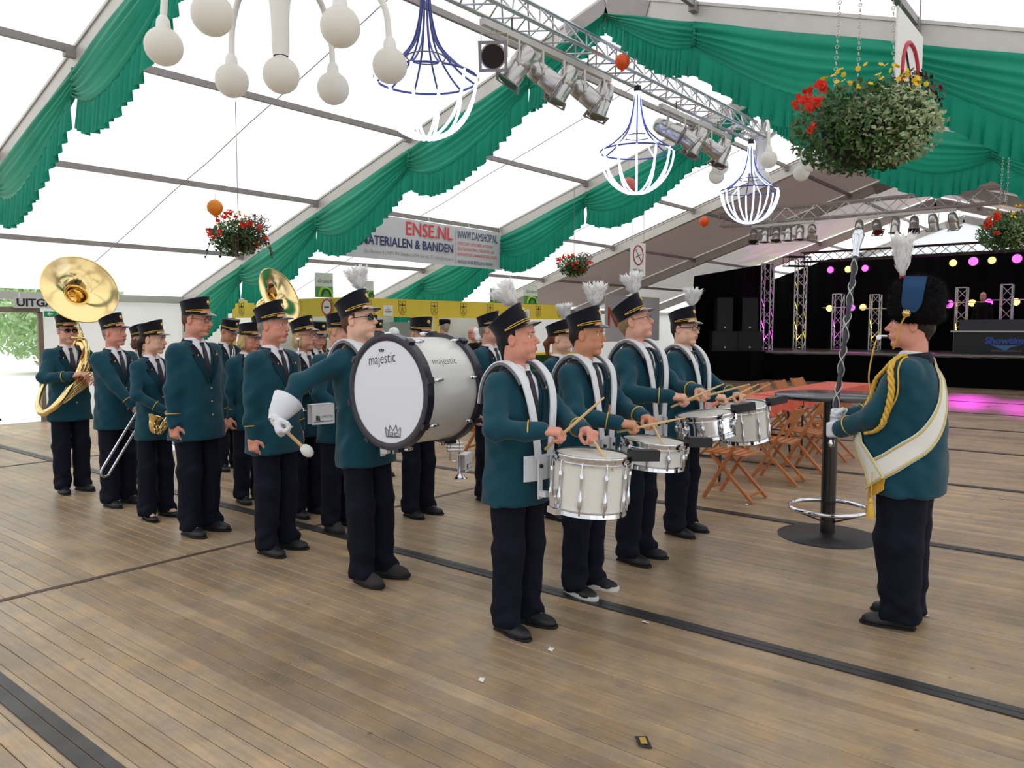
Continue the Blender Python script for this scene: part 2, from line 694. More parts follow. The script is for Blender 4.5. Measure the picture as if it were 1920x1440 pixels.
def swag(parent, x, y0, y1, seed, e0=0.27, e1=0.27, sag=0.36):
    r = random.Random(seed)
    n, m = 40, 26
    ya, yb = y0, y1
    tilt = roof_z(y1) - roof_z(y0)
    low = 0.0 if abs(tilt) < 0.1 else (0.16 if tilt > 0 else -0.16)
    V, bot = [], []
    ph = r.uniform(0, 6)
    for i in range(n + 1):
        s = i / n
        y = ya + (yb - ya) * s
        zt = roof_z(y) - 0.10
        w = s + low * math.sin(PI * s) * 0.6
        mid = math.sin(PI * min(1, max(0, w)))
        D = e0 + (e1 - e0) * s + sag * mid ** 0.85
        gat = (abs(2 * s - 1)) ** 3
        for j in range(m + 1):
            t = j / m
            tt = t ** (1 + 0.9 * (1 - gat))
            fold = math.sin(t * t * 2 * PI * 5.5 + ph + 0.6 * math.sin(3 * s + ph)) * (0.016 + 0.02 * gat) * min(1, 3 * t)
            fold += 0.012 * math.sin(t * 2 * PI * 2.3 + ph * 2 + 2.0 * s) * mid
            out = 0.085 + 0.10 * mid * math.sin(PI * 0.75 * t) * (1 - 0.3 * t) + fold
            V.append((x - out, y, zt - D * (0.55 * t + 0.45 * tt) + 0.006 * math.sin(9 * s + ph)))
        bot.append(V[-1])
    Q = [(i * (m + 1) + j, (i + 1) * (m + 1) + j, (i + 1) * (m + 1) + j + 1, i * (m + 1) + j + 1) for i in range(n) for j in range(m)]
    mb = MB().add(V, Q)
    sw = mb.build('swag', M_DRAPE, parent, smooth='all')
    # gathered frill under the swag
    n2, m2 = 170, 6
    V = []
    p1, p2 = r.uniform(0, 6), r.uniform(0, 6)
    for i in range(n2 + 1):
        s = i / n2
        fi = s * n
        k = min(n - 1, int(fi))
        q = fi - k
        b = [bot[k][c] * (1 - q) + bot[k + 1][c] * q for c in range(3)]
        an = s * 2 * PI * 19 + 1.1 * math.sin(s * 23 + p1) + 0.8 * math.sin(s * 51 + p2)
        for j in range(m2 + 1):
            t = j / m2
            amp = 0.006 + 0.026 * t
            fl = (0.30 if min(e0, e1) > 0.2 else 0.17 + 0.13 * (s if e0 < e1 else 1 - s)) + 0.05 * math.sin(PI * s) + 0.012 * math.sin(an * 0.5 + p2)
            V.append((b[0] + amp * math.sin(an) - 0.01 * t, b[1] + 0.020 * t * math.cos(an * 1.0 + 0.5), b[2] + 0.012 - fl * t))
    Q = [(i * (m2 + 1) + j, (i + 1) * (m2 + 1) + j, (i + 1) * (m2 + 1) + j + 1, i * (m2 + 1) + j + 1) for i in range(n2) for j in range(m2)]
    MB().add(V, Q).build('ruffle', M_RUFFLE, sw, smooth='all')
    # gathered knot at the lower fixing
    return sw


DR = [(2, 'nearest, at the upper left'), (3, 'above the brass players and the bass drum'), (4, 'behind the advertising banner'), (5, 'farthest, before the dark stage roof')]
for fi, words_ in DR[:3]:
    x = FRAMES[fi] - 0.005
    pins = [1.75 - 2.2 * 2, 1.75 - 2.2, 1.75, 3.93, 5.06, 6.19, 8.37, 10.55, 12.75, 14.7]
    d = thing('swag_drape', 'green frilled swag drape on the rafter ' + words_, 'drape', (0, 0, 0), group='green drapes under the tent rafters')
    for k in range(len(pins) - 1):
        if fi == 2 and pins[k + 1] < 6:
            continue
        ap0, ap1 = pins[k] == 5.06, pins[k + 1] == 5.06
        swag(d, x, pins[k], pins[k + 1], fi * 20 + k, 0.05 if ap0 else 0.27, 0.05 if ap1 else 0.27, 0.13 if (ap0 or ap1) else 0.36)
    for k in range(len(pins)):
        if fi == 2 and pins[k] < 6:
            continue
        mb = MB()
        y = pins[k]
        z = roof_z(y)
        if y == 5.06:
            continue
        mb.tube([(x - 0.08, y, z - 0.1), (x - 0.085, y, z - 0.22), (x - 0.085, y, z - 0.36)], [0.02, 0.02, 0.03], 9)
        mb.build('gather', M_DRAPE, d, smooth='all')
# ================================================================== SCULPTED SURFACES (signed distance fields -> mesh)
V3 = np.array


def _rot(axis, ang):
    return np.array(Matrix.Rotation(ang, 3, axis))


def unit(v):
    v = np.asarray(v, float)
    return v / (np.linalg.norm(v) + 1e-12)


class Sdf:
    def __init__(s):
        s.p = []

    def _add(s, lo, hi, fn, k, op):
        s.p.append((np.asarray(lo, float), np.asarray(hi, float), fn, k, op))
        return s

    def cone(s, a, b, ra, rb, k=0.0, op='u', sx=1.0, sy=1.0):
        a, b = np.asarray(a, float), np.asarray(b, float)
        ba = b - a
        bb = float(ba @ ba) + 1e-12

        def fn(X, Y, Z):
            x, y, z = (X - a[0]), (Y - a[1]), (Z - a[2])
            h = np.clip((x * ba[0] + y * ba[1] + z * ba[2]) / bb, 0, 1)
            return np.sqrt(((x - h * ba[0]) / sx) ** 2 + ((y - h * ba[1]) / sy) ** 2 + (z - h * ba[2]) ** 2) - (ra + (rb - ra) * h)
        r = max(ra, rb) * max(1, sx, sy)
        return s._add(np.minimum(a, b) - r, np.maximum(a, b) + r, fn, k, op)

    def ell(s, c, r, k=0.0, R=None, op='u'):
        c, r = np.asarray(c, float), np.asarray(r, float)
        Ri = None if R is None else np.asarray(R).T

        def fn(X, Y, Z):
            x, y, z = X - c[0], Y - c[1], Z - c[2]
            if Ri is not None:
                x, y, z = (Ri[0, 0] * x + Ri[0, 1] * y + Ri[0, 2] * z, Ri[1, 0] * x + Ri[1, 1] * y + Ri[1, 2] * z,
                           Ri[2, 0] * x + Ri[2, 1] * y + Ri[2, 2] * z)
            l = np.sqrt((x / r[0]) ** 2 + (y / r[1]) ** 2 + (z / r[2]) ** 2)
            g = np.sqrt((x / r[0] ** 2) ** 2 + (y / r[1] ** 2) ** 2 + (z / r[2] ** 2) ** 2) + 1e-9
            return l * (l - 1) / g
        m = r.max() if R is not None else r
        return s._add(c - m, c + m, fn, k, op)

    def box(s, c, h, rad=0.01, k=0.0, R=None, op='u'):
        c, h = np.asarray(c, float), np.asarray(h, float)
        Ri = np.eye(3) if R is None else np.asarray(R).T

        def fn(X, Y, Z):
            x, y, z = X - c[0], Y - c[1], Z - c[2]
            q = [np.abs(Ri[i, 0] * x + Ri[i, 1] * y + Ri[i, 2] * z) - (h[i] - rad) for i in range(3)]
            o = np.sqrt(sum(np.maximum(v, 0) ** 2 for v in q))
            return o + np.minimum(np.maximum(q[0], np.maximum(q[1], q[2])), 0) - rad
        m = np.linalg.norm(h) if R is not None else h
        return s._add(c - m, c + m, fn, k, op)

    def loft(s, prof, k=0.0, e=2.3, op='u'):
        """vertical stack of elliptical sections (z, cx, cy, rx, ry)"""
        p = np.asarray(prof, float)

        def fn(X, Y, Z):
            cx, cy, rx, ry = (np.interp(Z, p[:, 0], p[:, i]) for i in (1, 2, 3, 4))
            l = (np.abs((X - cx) / rx) ** e + np.abs((Y - cy) / ry) ** e) ** (1 / e)
            d = (l - 1) * np.minimum(rx, ry)
            return np.maximum(d, np.maximum(p[0, 0] - Z, Z - p[-1, 0]))
        r = p[:, 3:5].max(0)
        return s._add((p[:, 1].min() - r[0], p[:, 2].min() - r[1], p[0, 0]), (p[:, 1].max() + r[0], p[:, 2].max() + r[1], p[-1, 0]), fn, k, op)

    def func(s, lo, hi, fn, k=0.0, op='u'):
        return s._add(lo, hi, fn, k, op)

    @staticmethod
    def _mix(sub, d, k, op):
        if op == 'u':
            if k <= 0:
                return np.minimum(sub, d)
            h = np.clip(0.5 + 0.5 * (sub - d) / k, 0, 1)
            return sub + (d - sub) * h - k * h * (1 - h)
        if k <= 0:
            return np.maximum(sub, -d)
        h = np.clip(0.5 - 0.5 * (sub + d) / k, 0, 1)
        return sub + (-d - sub) * h + k * h * (1 - h)

    def at(s, P):
        P = np.asarray(P, float)
        f = np.full(len(P), 1.0)
        for lo, hi, fn, k, op in s.p:
            f = s._mix(f, fn(P[:, 0], P[:, 1], P[:, 2]), k, op)
        return f

    def bounds(s):
        u = [q for q in s.p if q[4] == 'u']
        return np.min([q[0] for q in u], 0), np.max([q[1] for q in u], 0)

    def grid(s, h, fines=()):
        lo, hi = s.bounds()
        ax = []
        for c in range(3):
            g = [(f[0][c], f[1][c], f[2]) for f in fines]
            x, out = lo[c] - 2.2 * h, []
            while x < hi[c] + 2.2 * h:
                out.append(x)
                st = h
                for a, b, q in g:
                    if a - q <= x <= b:
                        st = min(st, q)
                    elif x < a < x + st:
                        st = min(st, max(q, a - x))
                x += st
            out.append(x)
            ax.append(np.array(out))
        return ax

    def mesh(s, h, fines=(), noise=None):
        xs, ys, zs = s.grid(h, fines)
        Fd = np.full((len(xs), len(ys), len(zs)), 0.5, np.float32)
        for lo, hi, fn, k, op in s.p:
            m = k + 2.5 * h
            sl = []
            for ax, a, b in ((xs, lo[0], hi[0]), (ys, lo[1], hi[1]), (zs, lo[2], hi[2])):
                i0, i1 = np.searchsorted(ax, a - m), np.searchsorted(ax, b + m)
                sl.append(slice(max(0, i0 - 1), i1 + 1))
            sl = tuple(sl)
            if min(Fd[sl].shape) == 0:
                continue
            d = fn(xs[sl[0]][:, None, None], ys[sl[1]][None, :, None], zs[sl[2]][None, None, :])
            Fd[sl] = s._mix(Fd[sl], d, k, op)
        if noise is not None:
            Fd = Fd + noise(xs[:, None, None], ys[None, :, None], zs[None, None, :]).astype(np.float32)
        return surface_nets(Fd, xs, ys, zs)


def surface_nets(Fd, xs, ys, zs):
    S = Fd < 0
    c = np.zeros(tuple(n - 1 for n in S.shape), np.int8)
    for a in (0, 1):
        for b in (0, 1):
            for d in (0, 1):
                c += S[a:a + c.shape[0], b:b + c.shape[1], d:d + c.shape[2]]
    I, J, K = np.nonzero((c > 0) & (c < 8))
    n = len(I)
    idx = np.full(c.shape, -1, np.int32)
    idx[I, J, K] = np.arange(n)
    acc = np.zeros((n, 3))
    cnt = np.zeros(n)
    cor = [(a, b, d) for a in (0, 1) for b in (0, 1) for d in (0, 1)]
    for p in cor:
        for ax in range(3):
            if p[ax]:
                continue
            q = list(p)
            q[ax] = 1
            f0 = Fd[I + p[0], J + p[1], K + p[2]]
            f1 = Fd[I + q[0], J + q[1], K + q[2]]
            m = (f0 < 0) != (f1 < 0)
            t = np.where(m, f0 / np.where(m, f0 - f1, 1), 0)
            for cc, A, B in ((0, xs, I), (1, ys, J), (2, zs, K)):
                v0, v1 = A[B + p[cc]], A[B + q[cc]]
                acc[:, cc] += np.where(m, v0 + (v1 - v0) * t, 0)
            cnt += m
    Vt = acc / cnt[:, None]
    quads = []
    A = S[:-1, 1:-1, 1:-1] != S[1:, 1:-1, 1:-1]
    i, j, k = np.nonzero(A)
    j, k = j + 1, k + 1
    q = np.stack([idx[i, j - 1, k - 1], idx[i, j, k - 1], idx[i, j, k], idx[i, j - 1, k]], 1)
    fl = ~S[i, j, k]
    q[fl] = q[fl][:, ::-1]
    quads.append(q)
    A = S[1:-1, :-1, 1:-1] != S[1:-1, 1:, 1:-1]
    i, j, k = np.nonzero(A)
    i, k = i + 1, k + 1
    q = np.stack([idx[i - 1, j, k - 1], idx[i - 1, j, k], idx[i, j, k], idx[i, j, k - 1]], 1)
    fl = ~S[i, j, k]
    q[fl] = q[fl][:, ::-1]
    quads.append(q)
    A = S[1:-1, 1:-1, :-1] != S[1:-1, 1:-1, 1:]
    i, j, k = np.nonzero(A)
    i, j = i + 1, j + 1
    q = np.stack([idx[i - 1, j - 1, k], idx[i, j - 1, k], idx[i, j, k], idx[i - 1, j, k]], 1)
    fl = ~S[i, j, k]
    q[fl] = q[fl][:, ::-1]
    quads.append(q)
    return Vt, np.concatenate(quads)


def np_mesh(name, Vt, Q, col=None):
    me = bpy.data.meshes.new(name)
    me.vertices.add(len(Vt))
    me.vertices.foreach_set('co', np.asarray(Vt, np.float32).ravel())
    nq = len(Q)
    me.loops.add(nq * 4)
    me.loops.foreach_set('vertex_index', np.asarray(Q, np.int32).ravel())
    me.polygons.add(nq)
    me.polygons.foreach_set('loop_start', np.arange(0, nq * 4, 4, dtype=np.int32))
    me.polygons.foreach_set('use_smooth', np.ones(nq, bool))
    me.update(calc_edges=True)
    if col is not None:
        a = me.attributes.new('skin_tone', 'FLOAT_COLOR', 'POINT')
        c4 = np.ones((len(Vt), 4), np.float32)
        c4[:, :3] = col
        a.data.foreach_set('color', c4.ravel())
    return me


def sdf_obj(name, sd, h, m, parent, fines=(), noise=None, relax=1):
    Vt, Q = sd.mesh(h, fines, noise)
    me = np_mesh(name, Vt, Q)
    me.materials.append(m)
    o = bpy.data.objects.new(name, me)
    link(o, parent)
    return o


# ================================================================== PEOPLE
M_SKIN = mat('skin', (205, 150, 125), rough=0.5, spec=0.35, attr='skin_tone', var=0.05, vscale=40, bump=0.03, bscale=300)
M_JACKET = mat('green_band_jacket', (14, 66, 82), rough=0.78, spec=0.2, var=0.06, vscale=5, bump=0.25, bscale=18, sheen=0.15)
M_LAPEL = mat('green_lapel', (10, 50, 63), rough=0.75, spec=0.2, bump=0.05)
M_NAVY = mat('dark_navy_cloth', (17, 18, 36), rough=0.8, spec=0.2, sheen=0.1)
M_TROUSER = mat('black_navy_trousers', (14, 18, 34), rough=0.8, spec=0.2, var=0.1, vscale=6, bump=0.15, bscale=14)
M_BLACKCLOTH = mat('black_cloth', (14, 13, 15), rough=0.85, spec=0.2, bump=0.1, bscale=20)
M_SHIRT = mat('white_shirt', (228, 230, 236), rough=0.7, spec=0.2)
M_TIE = mat('patterned_tie', (52, 44, 52), rough=0.6, var=0.7, vscale=90)
M_GOLD = mat('gold_braid', (214, 180, 84), rough=0.38, metal=0.55)
M_BRASSB = mat('brass_button', (226, 196, 120), rough=0.25, metal=0.9)
M_HAT = mat('black_felt', (18, 18, 30), rough=0.9, spec=0.15, sheen=0.25)
M_HATTOP = mat('hat_top_cloth', (16, 52, 68), rough=0.85, sheen=0.2)
M_VISOR = mat('patent_visor', (14, 14, 20), rough=0.12, coat=0.6)
M_FEATHER = mat('white_feather', (252, 252, 253), rough=0.8, spec=0.1, transl=0.5)
M_SHOE = mat('black_leather', (30, 32, 36), rough=0.42, spec=0.4, bump=0.05)
M_SHOEG = mat('grey_suede', (50, 47, 48), rough=0.85, bump=0.1)
M_SOLE = mat('shoe_sole', (22, 21, 22), rough=0.8)
M_SOLEW = mat('white_rubber_sole', (226, 226, 228), rough=0.6)
M_EYEW = mat('eye_white', (225, 220, 214), rough=0.2)
M_IRIS = mat('iris', (62, 58, 52), rough=0.15)
M_GLASSF = mat('spectacle_frame', (44, 38, 42), rough=0.25, metal=0.5)
M_LENSDARK = mat('dark_lens', (22, 16, 16), rough=0.08, coat=0.5)
M_LENS = mat('clear_lens', (235, 240, 245), rough=0.03, alpha=0.14)
M_GLOVE = mat('white_glove', (226, 230, 238), rough=0.75, bump=0.12, bscale=40)


def hair_mat(name, col):
    return mat('hair_' + name, col, rough=0.55, spec=0.35, var=0.35, vscale=24, bump=0.5, bscale=60, stretch=(3, 3, 0.5))


HAIR = {'dark': hair_mat('dark_brown', (42, 32, 28)), 'brown': hair_mat('brown', (92, 62, 44)), 'auburn': hair_mat('auburn', (112, 66, 44)),
        'blonde': hair_mat('blonde', (196, 164, 112)), 'grey': hair_mat('grey', (150, 142, 132)), 'fair': hair_mat('fair', (150, 126, 92)), 'black': hair_mat('black', (20, 18, 20))}
SKINS = {'pink': (222, 166, 146), 'pale': (230, 184, 160), 'tan': (206, 146, 114), 'red': (218, 152, 132)}


def ik(S, W, la, lb, hint):
    S, W = np.asarray(S, float), np.asarray(W, float)
    d = W - S
    L = np.linalg.norm(d)
    mx = (la + lb) * 0.998
    if L > mx:
        W = S + d / L * mx
        d, L = W - S, mx
    a = (la * la - lb * lb + L * L) / (2 * L)
    hh = math.sqrt(max(0, la * la - a * a))
    dn = d / L
    hv = np.asarray(hint, float)
    hv = hv - dn * (hv @ dn)
    hv = unit(hv)
    return S + dn * a + hv * hh, W


FLEN = {0: 0.95, 1: 1.06, 2: 0.98, 3: 0.8}


def hand_frame(d, n, right):
    d = unit(d)
    n = np.asarray(n, float)
    n = unit(n - d * (n @ d))
    t = np.cross(d, n) * (1 if right else -1)
    return d, n, t


def add_hand(sd, w, d, n, right, curl=(0.5, 0.5, 0.5, 0.5), thumb=0.5, fat=1.0, sc=1.0):
    d, n, t = hand_frame(d, n, right)
    w = np.asarray(w, float)
    P = lambda a, b, c: w + (d * a + t * b + n * c) * sc
    R = np.stack([t, n, d], 1)
    sd.cone(P(-0.03, 0, 0), P(0.02, 0, 0), 0.027 * sc * fat, 0.028 * sc * fat, 0.012)
    sd.box(P(0.048, 0, 0), np.array((0.040, 0.0155, 0.046)) * sc * fat, 0.014 * sc, 0.012, R)
    sd.ell(P(0.03, 0.022, 0.012), np.array((0.018, 0.015, 0.03)) * sc * fat, 0.012, R)
    for i, off in enumerate((0.030, 0.0102, -0.0102, -0.0295)):
        b = P(0.086 - 0.004 * abs(i - 1), off, 0.0)
        ang = 0.0
        cu = curl[i]
        for sg, (ln, jt) in enumerate(((0.043, 80), (0.027, 95), (0.021, 60))):
            ang += math.radians(jt) * cu
            dr = d * math.cos(ang) + n * math.sin(ang) + t * (off * 1.2 * (1 - cu))
            e = b + unit(dr) * ln * FLEN[i] * sc
            r0, r1 = (0.0097, 0.0090, 0.0082)[sg] * sc * fat, (0.0090, 0.0082, 0.0070)[sg] * sc * fat
            sd.cone(b, e, r0, r1, 0.004)
            b = e
    b = P(0.022, 0.026, 0.006)
    for sg, (ln, va, vb) in enumerate(((0.042, (0.62, 0.62, 0.35), (0.55, 0.42, 0.75)), (0.031, (0.85, 0.3, 0.3), (0.6, -0.35, 0.72)), (0.025, (0.95, 0.1, 0.2), (0.7, -0.65, 0.35)))):
        v = np.array(va) * (1 - thumb) + np.array(vb) * thumb
        e = b + unit(d * v[0] + t * v[1] + n * v[2]) * ln * sc
        sd.cone(b, e, (0.0128, 0.0112, 0.0102)[sg] * sc * fat, (0.0112, 0.0102, 0.008)[sg] * sc * fat, 0.006)
        b = e
    return dict(grip=P(0.085, 0.0, 0.026), t=t, d=d, n=n, palm=P(0.05, 0, 0.02), w=w)


def head_prims(sd, T, Rm, face):
    """T(p) maps head coordinates to body coordinates"""
    fw, jaw, nose = face.get('wide', 1.0), face.get('jaw', 1.0), face.get('nose', 1.0)
    e = lambda c, r, k, op='u': sd.ell(T(c), np.array(r) * 1.045, k, Rm, op)
    e((0, 0.018, 0.034), (0.076, 0.094, 0.088), 0.0)
    e((0, -0.022, -0.028), (0.061 * fw, 0.070, 0.084), 0.03)
    for s in (-1, 1):
        e((s * 0.044 * fw, -0.012, -0.062), (0.024, 0.038, 0.034 * jaw), 0.03)
        e((s * 0.043 * fw, -0.060, -0.016), (0.022, 0.020, 0.017), 0.02)
        e((s * 0.034 * fw, -0.064, -0.052), (0.024 * fw, 0.020, 0.026), 0.02)
    e((0, -0.066, -0.098), (0.030 * jaw, 0.024, 0.020), 0.022)
    e((0, -0.078, 0.030), (0.046, 0.014, 0.011), 0.018)
    e((0, -0.060, 0.055), (0.055, 0.030, 0.035), 0.03)
    for s in (-1, 1):
        e((s * 0.031, -0.092, 0.0075), (0.0185, 0.0145, 0.0105), 0.010, 's')
    sd.cone(T((0, -0.083, 0.016)), T((0, -0.108 - 0.004 * nose, -0.024)), 0.0085, 0.0118 * nose, 0.010)
    for s in (-1, 1):
        e((s * 0.0115 * nose, -0.098, -0.0285), (0.0078, 0.010, 0.0075), 0.005)
    e((0, -0.086, -0.058), (0.028, 0.014, 0.018), 0.015)
    sm = face.get('smile', 0.0)
    e((0, -0.0955, -0.0545), (0.0225 + 0.006 * sm, 0.0085, 0.0052), 0.004)
    e((0, -0.0945, -0.0650), (0.0195 + 0.006 * sm, 0.0092, 0.0064), 0.004)
    e((0, -0.1080, -0.0595), (0.0240 + 0.008 * sm, 0.0125, 0.0017 + 0.003 * sm), 0.003, 's')
    for s in (-1, 1):
        e((s * 0.031, -0.0765, 0.0165), (0.0165, 0.0105, 0.0052), 0.004)
        e((s * 0.031, -0.0765, -0.0005), (0.0150, 0.0095, 0.0042), 0.004)
        e((s * 0.0775, 0.012, -0.006), (0.0085, 0.019, 0.031), 0.006)
        e((s * 0.0865, 0.008, -0.002), (0.0060, 0.011, 0.018), 0.004, 's')


def skin_colors(Vt, Ti, base, face):
    """per-vertex complexion: lips, nose, cheeks and ears are redder"""
    b = np.array(lin(base))
    col = np.tile(b, (len(Vt), 1))
    q = Ti(Vt)

    def blob(c, r):
        return np.clip(1.25 - np.sqrt((((q - np.array(c)) / np.array(r)) ** 2).sum(1)), 0, 1)[:, None]
    red = b * np.array((0.98, 0.72, 0.66))
    for c, r, a in (((0, -0.11, -0.026), (0.02, 0.02, 0.018), 0.6), ((0.045, -0.07, -0.025), (0.03, 0.04, 0.026), 0.5), ((-0.045, -0.07, -0.025), (0.03, 0.04, 0.026), 0.5),
                    ((0.08, 0.01, -0.005), (0.02, 0.03, 0.04), 0.45), ((-0.08, 0.01, -0.005), (0.02, 0.03, 0.04), 0.45)):
        w = blob(c, r) * a
        col = col * (1 - w) + red * w
    lip = b * np.array((0.86, 0.48, 0.46))
    w = np.clip(blob((0, -0.104, -0.060), (0.024, 0.016, 0.0105)) * 2.2, 0, 1) * face.get('lip', 0.8)
    col = col * (1 - w) + lip * w
    w = np.clip(blob((0, -0.100, -0.0595), (0.0235, 0.02, 0.0030)) * 2.5, 0, 1) * 0.85
    col = col * (1 - w) + b * np.array((0.32, 0.16, 0.15)) * w
    return col


# ------------------------------------------------------------------ hats
def ring_pts(rx, ry, cy, z, n, tilt=0.0):
    return [(rx * math.sin(2 * PI * k / n), cy - ry * math.cos(2 * PI * k / n), z + tilt * math.cos(2 * PI * k / n)) for k in range(n)]


_hat_cache = {}


def feather_mesh(h, w, n, seed):
    r = random.Random(seed)
    mb = MB()
    mb.tube([(0, 0, -0.01), (0, 0, h * 0.3), (0, -0.004, h * 0.6), (0, -0.002, h * 0.93)], [0.010, w * 0.34, w * 0.62, w * 0.30], 10)
    for i in range(n):
        a = r.uniform(0, 2 * PI)
        b = r.uniform(0.02, 0.72) * h
        ln = r.uniform(0.35, 0.62) * h
        d = Vector((math.cos(a), math.sin(a), 0))
        sd_ = Vector((-d.y, d.x, 0))
        prev = None
        V = []
        sp = w * (0.55 + 0.75 * (b / h)) * r.uniform(0.7, 1.15)
        for k in range(4):
            t = k / 3
            p = Vector((0, 0, b)) + d * (sp * (1 - (1 - t) ** 2)) + Vector((0, 0, ln * (t - 0.32 * t * t))) + sd_ * (0.012 * t * t * r.uniform(-1, 1))
            wd2 = (0.0060, 0.0075, 0.0055, 0.0008)[k]
            V += [p - sd_ * wd2, p + sd_ * wd2]
        mb.add(V, [(0, 1, 3, 2), (2, 3, 5, 4), (4, 5, 7, 6)])
    return mb.mesh('plume', smooth='all')


PLUME = feather_mesh(0.145, 0.078, 520, 3)
PLUME.materials.append(M_FEATHER)
PLUME_TALL = feather_mesh(0.21, 0.056, 460, 4)
PLUME_TALL.materials.append(M_FEATHER)


def hat_meshes():
    if _hat_cache:
        return _hat_cache
    n = 36
    mb = MB()
    V = []
    lev = [(0.0, .0885, .1050, 0.0), (0.03, .0885, .1050, 0.001), (0.07, .0895, .1065, 0.008), (0.104, .0935, .1105, 0.016), (0.109, .0945, .1115, 0.0165), (0.112, .0930, .1100, 0.0165)]
    for z, rx, ry, ti in lev:
        V += ring_pts(rx, ry, 0.0, z, n, ti)
    Q = [(i * n + k, i * n + (k + 1) % n, (i + 1) * n + (k + 1) % n, (i + 1) * n + k) for i in range(len(lev) - 1) for k in range(n)]
    Q.append(tuple(reversed(range(n))))
    mb.add(V, Q)
    _hat_cache['crown'] = mb.mesh('hat', smooth=True)
    mb = MB()
    V = ring_pts(.0925, .1095, 0.0, 0.112, n, 0.0165) + ring_pts(.085, .1, 0.0, 0.108, n, 0.0165) + ring_pts(.04, .05, 0.0, 0.106, n, 0.008) + [(0, 0, .106)]
    Q = [(i * n + k, i * n + (k + 1) % n, (i + 1) * n + (k + 1) % n, (i + 1) * n + k) for i in range(2) for k in range(n)]
    Q += [(2 * n + k, 2 * n + (k + 1) % n, 3 * n) for k in range(n)]
    mb.add(V, Q)
    mb.tube(ring_pts(.0945, .1115, 0.0, 0.1105, n, 0.0165), 0.0022, 5, closed=True)
    _hat_cache['top'] = mb.mesh('crown_top', smooth='all')
    mb = MB()
    m = 20
    V = []
    for j, (ex, dz) in enumerate(((0.0, 0.004), (0.03, -0.006), (0.055, -0.024), (0.058, -0.027), (0.028, -0.011), (0.0, -0.001))):
        for k in range(m + 1):
            a = math.radians(-78 + 156 * k / m)
            w = max(0.0, math.cos(a * 90 / 80)) ** 0.7
            V.append(((.0885 + ex * w * 0.75) * math.sin(a), -(.105 + ex * w) * math.cos(a), dz * w + 0.004))
    Q = [(j * (m + 1) + k, j * (m + 1) + k + 1, (j + 1) * (m + 1) + k + 1, (j + 1) * (m + 1) + k) for j in range(5) for k in range(m)]
    mb.add(V, Q)
    _hat_cache['visor'] = mb.mesh('visor', smooth='all')
    mb = MB()
    for z in (0.020, 0.031):
        pts = []
        for k in range(25):
            a = math.radians(-98 + 196 * k / 24)
            zz = z + (0.0255 - z) * max(0, (abs(math.degrees(a)) - 84) / 14)
            pts.append((.0905 * math.sin(a), -.1070 * math.cos(a), zz))
        mb.tube(pts, 0.0029, 6)
    for s in (-1, 1):
        a = math.radians(98 * s)
        mb.sphere((.0915 * math.sin(a), -.1085 * math.cos(a), 0.0255), 0.0065, 8)
    _hat_cache['braid'] = mb.mesh('braid', smooth='all')
    mb = MB()
    for k in range(6):
        a = 2 * PI * k / 6
        mb.sphere((0.0115 * math.cos(a), 0, 0.0115 * math.sin(a)), (0.008, 0.004, 0.008), 8)
    mb.sphere((0, -0.003, 0), (0.009, 0.004, 0.009), 10)
    _hat_cache['badge'] = mb.mesh('badge', smooth='all')
    _hat_cache['crown'].materials.append(M_HAT)
    _hat_cache['top'].materials.append(M_HATTOP)
    _hat_cache['visor'].materials.append(M_VISOR)
    _hat_cache['braid'].materials.append(M_GOLD)
    _hat_cache['badge'].materials.append(M_BRASSB)
    return _hat_cache


def put(me, name, parent, M):
    o = bpy.data.objects.new(name, me)
    link(o, parent)
    o.matrix_local = M
    return o


def band_hat(parent, HM, tilt=16, plume=False, roll=0, plean=(0, 0)):
    hm = hat_meshes()
    M = HM @ Matrix.Translation((0, 0.012, 0.036)) @ Matrix.Scale(0.965, 4) @ Matrix.Rotation(math.radians(-tilt), 4, 'X') @ Matrix.Rotation(math.radians(roll), 4, 'Y')
    h = put(hm['crown'], 'hat', parent, M)
    for k, nm in (('top', 'crown_top'), ('visor', 'visor'), ('braid', 'gold_braid'), ('badge', 'hat_badge')):
        Mk = Matrix.Translation((0, -0.1095, 0.082)) @ Matrix.Rotation(math.radians(-6), 4, 'X') if k == 'badge' else Matrix.Identity(4)
        put(hm[k], nm, h, Mk)
    if plume:
        put(PLUME, 'plume', h, Matrix.Translation((0, -0.085, 0.120)) @ Matrix.Rotation(math.radians(6 + plean[0]), 4, 'X') @ Matrix.Rotation(math.radians(plean[1]), 4, 'Y'))
    return h


# ------------------------------------------------------------------ shoes
_shoe_cache = {}


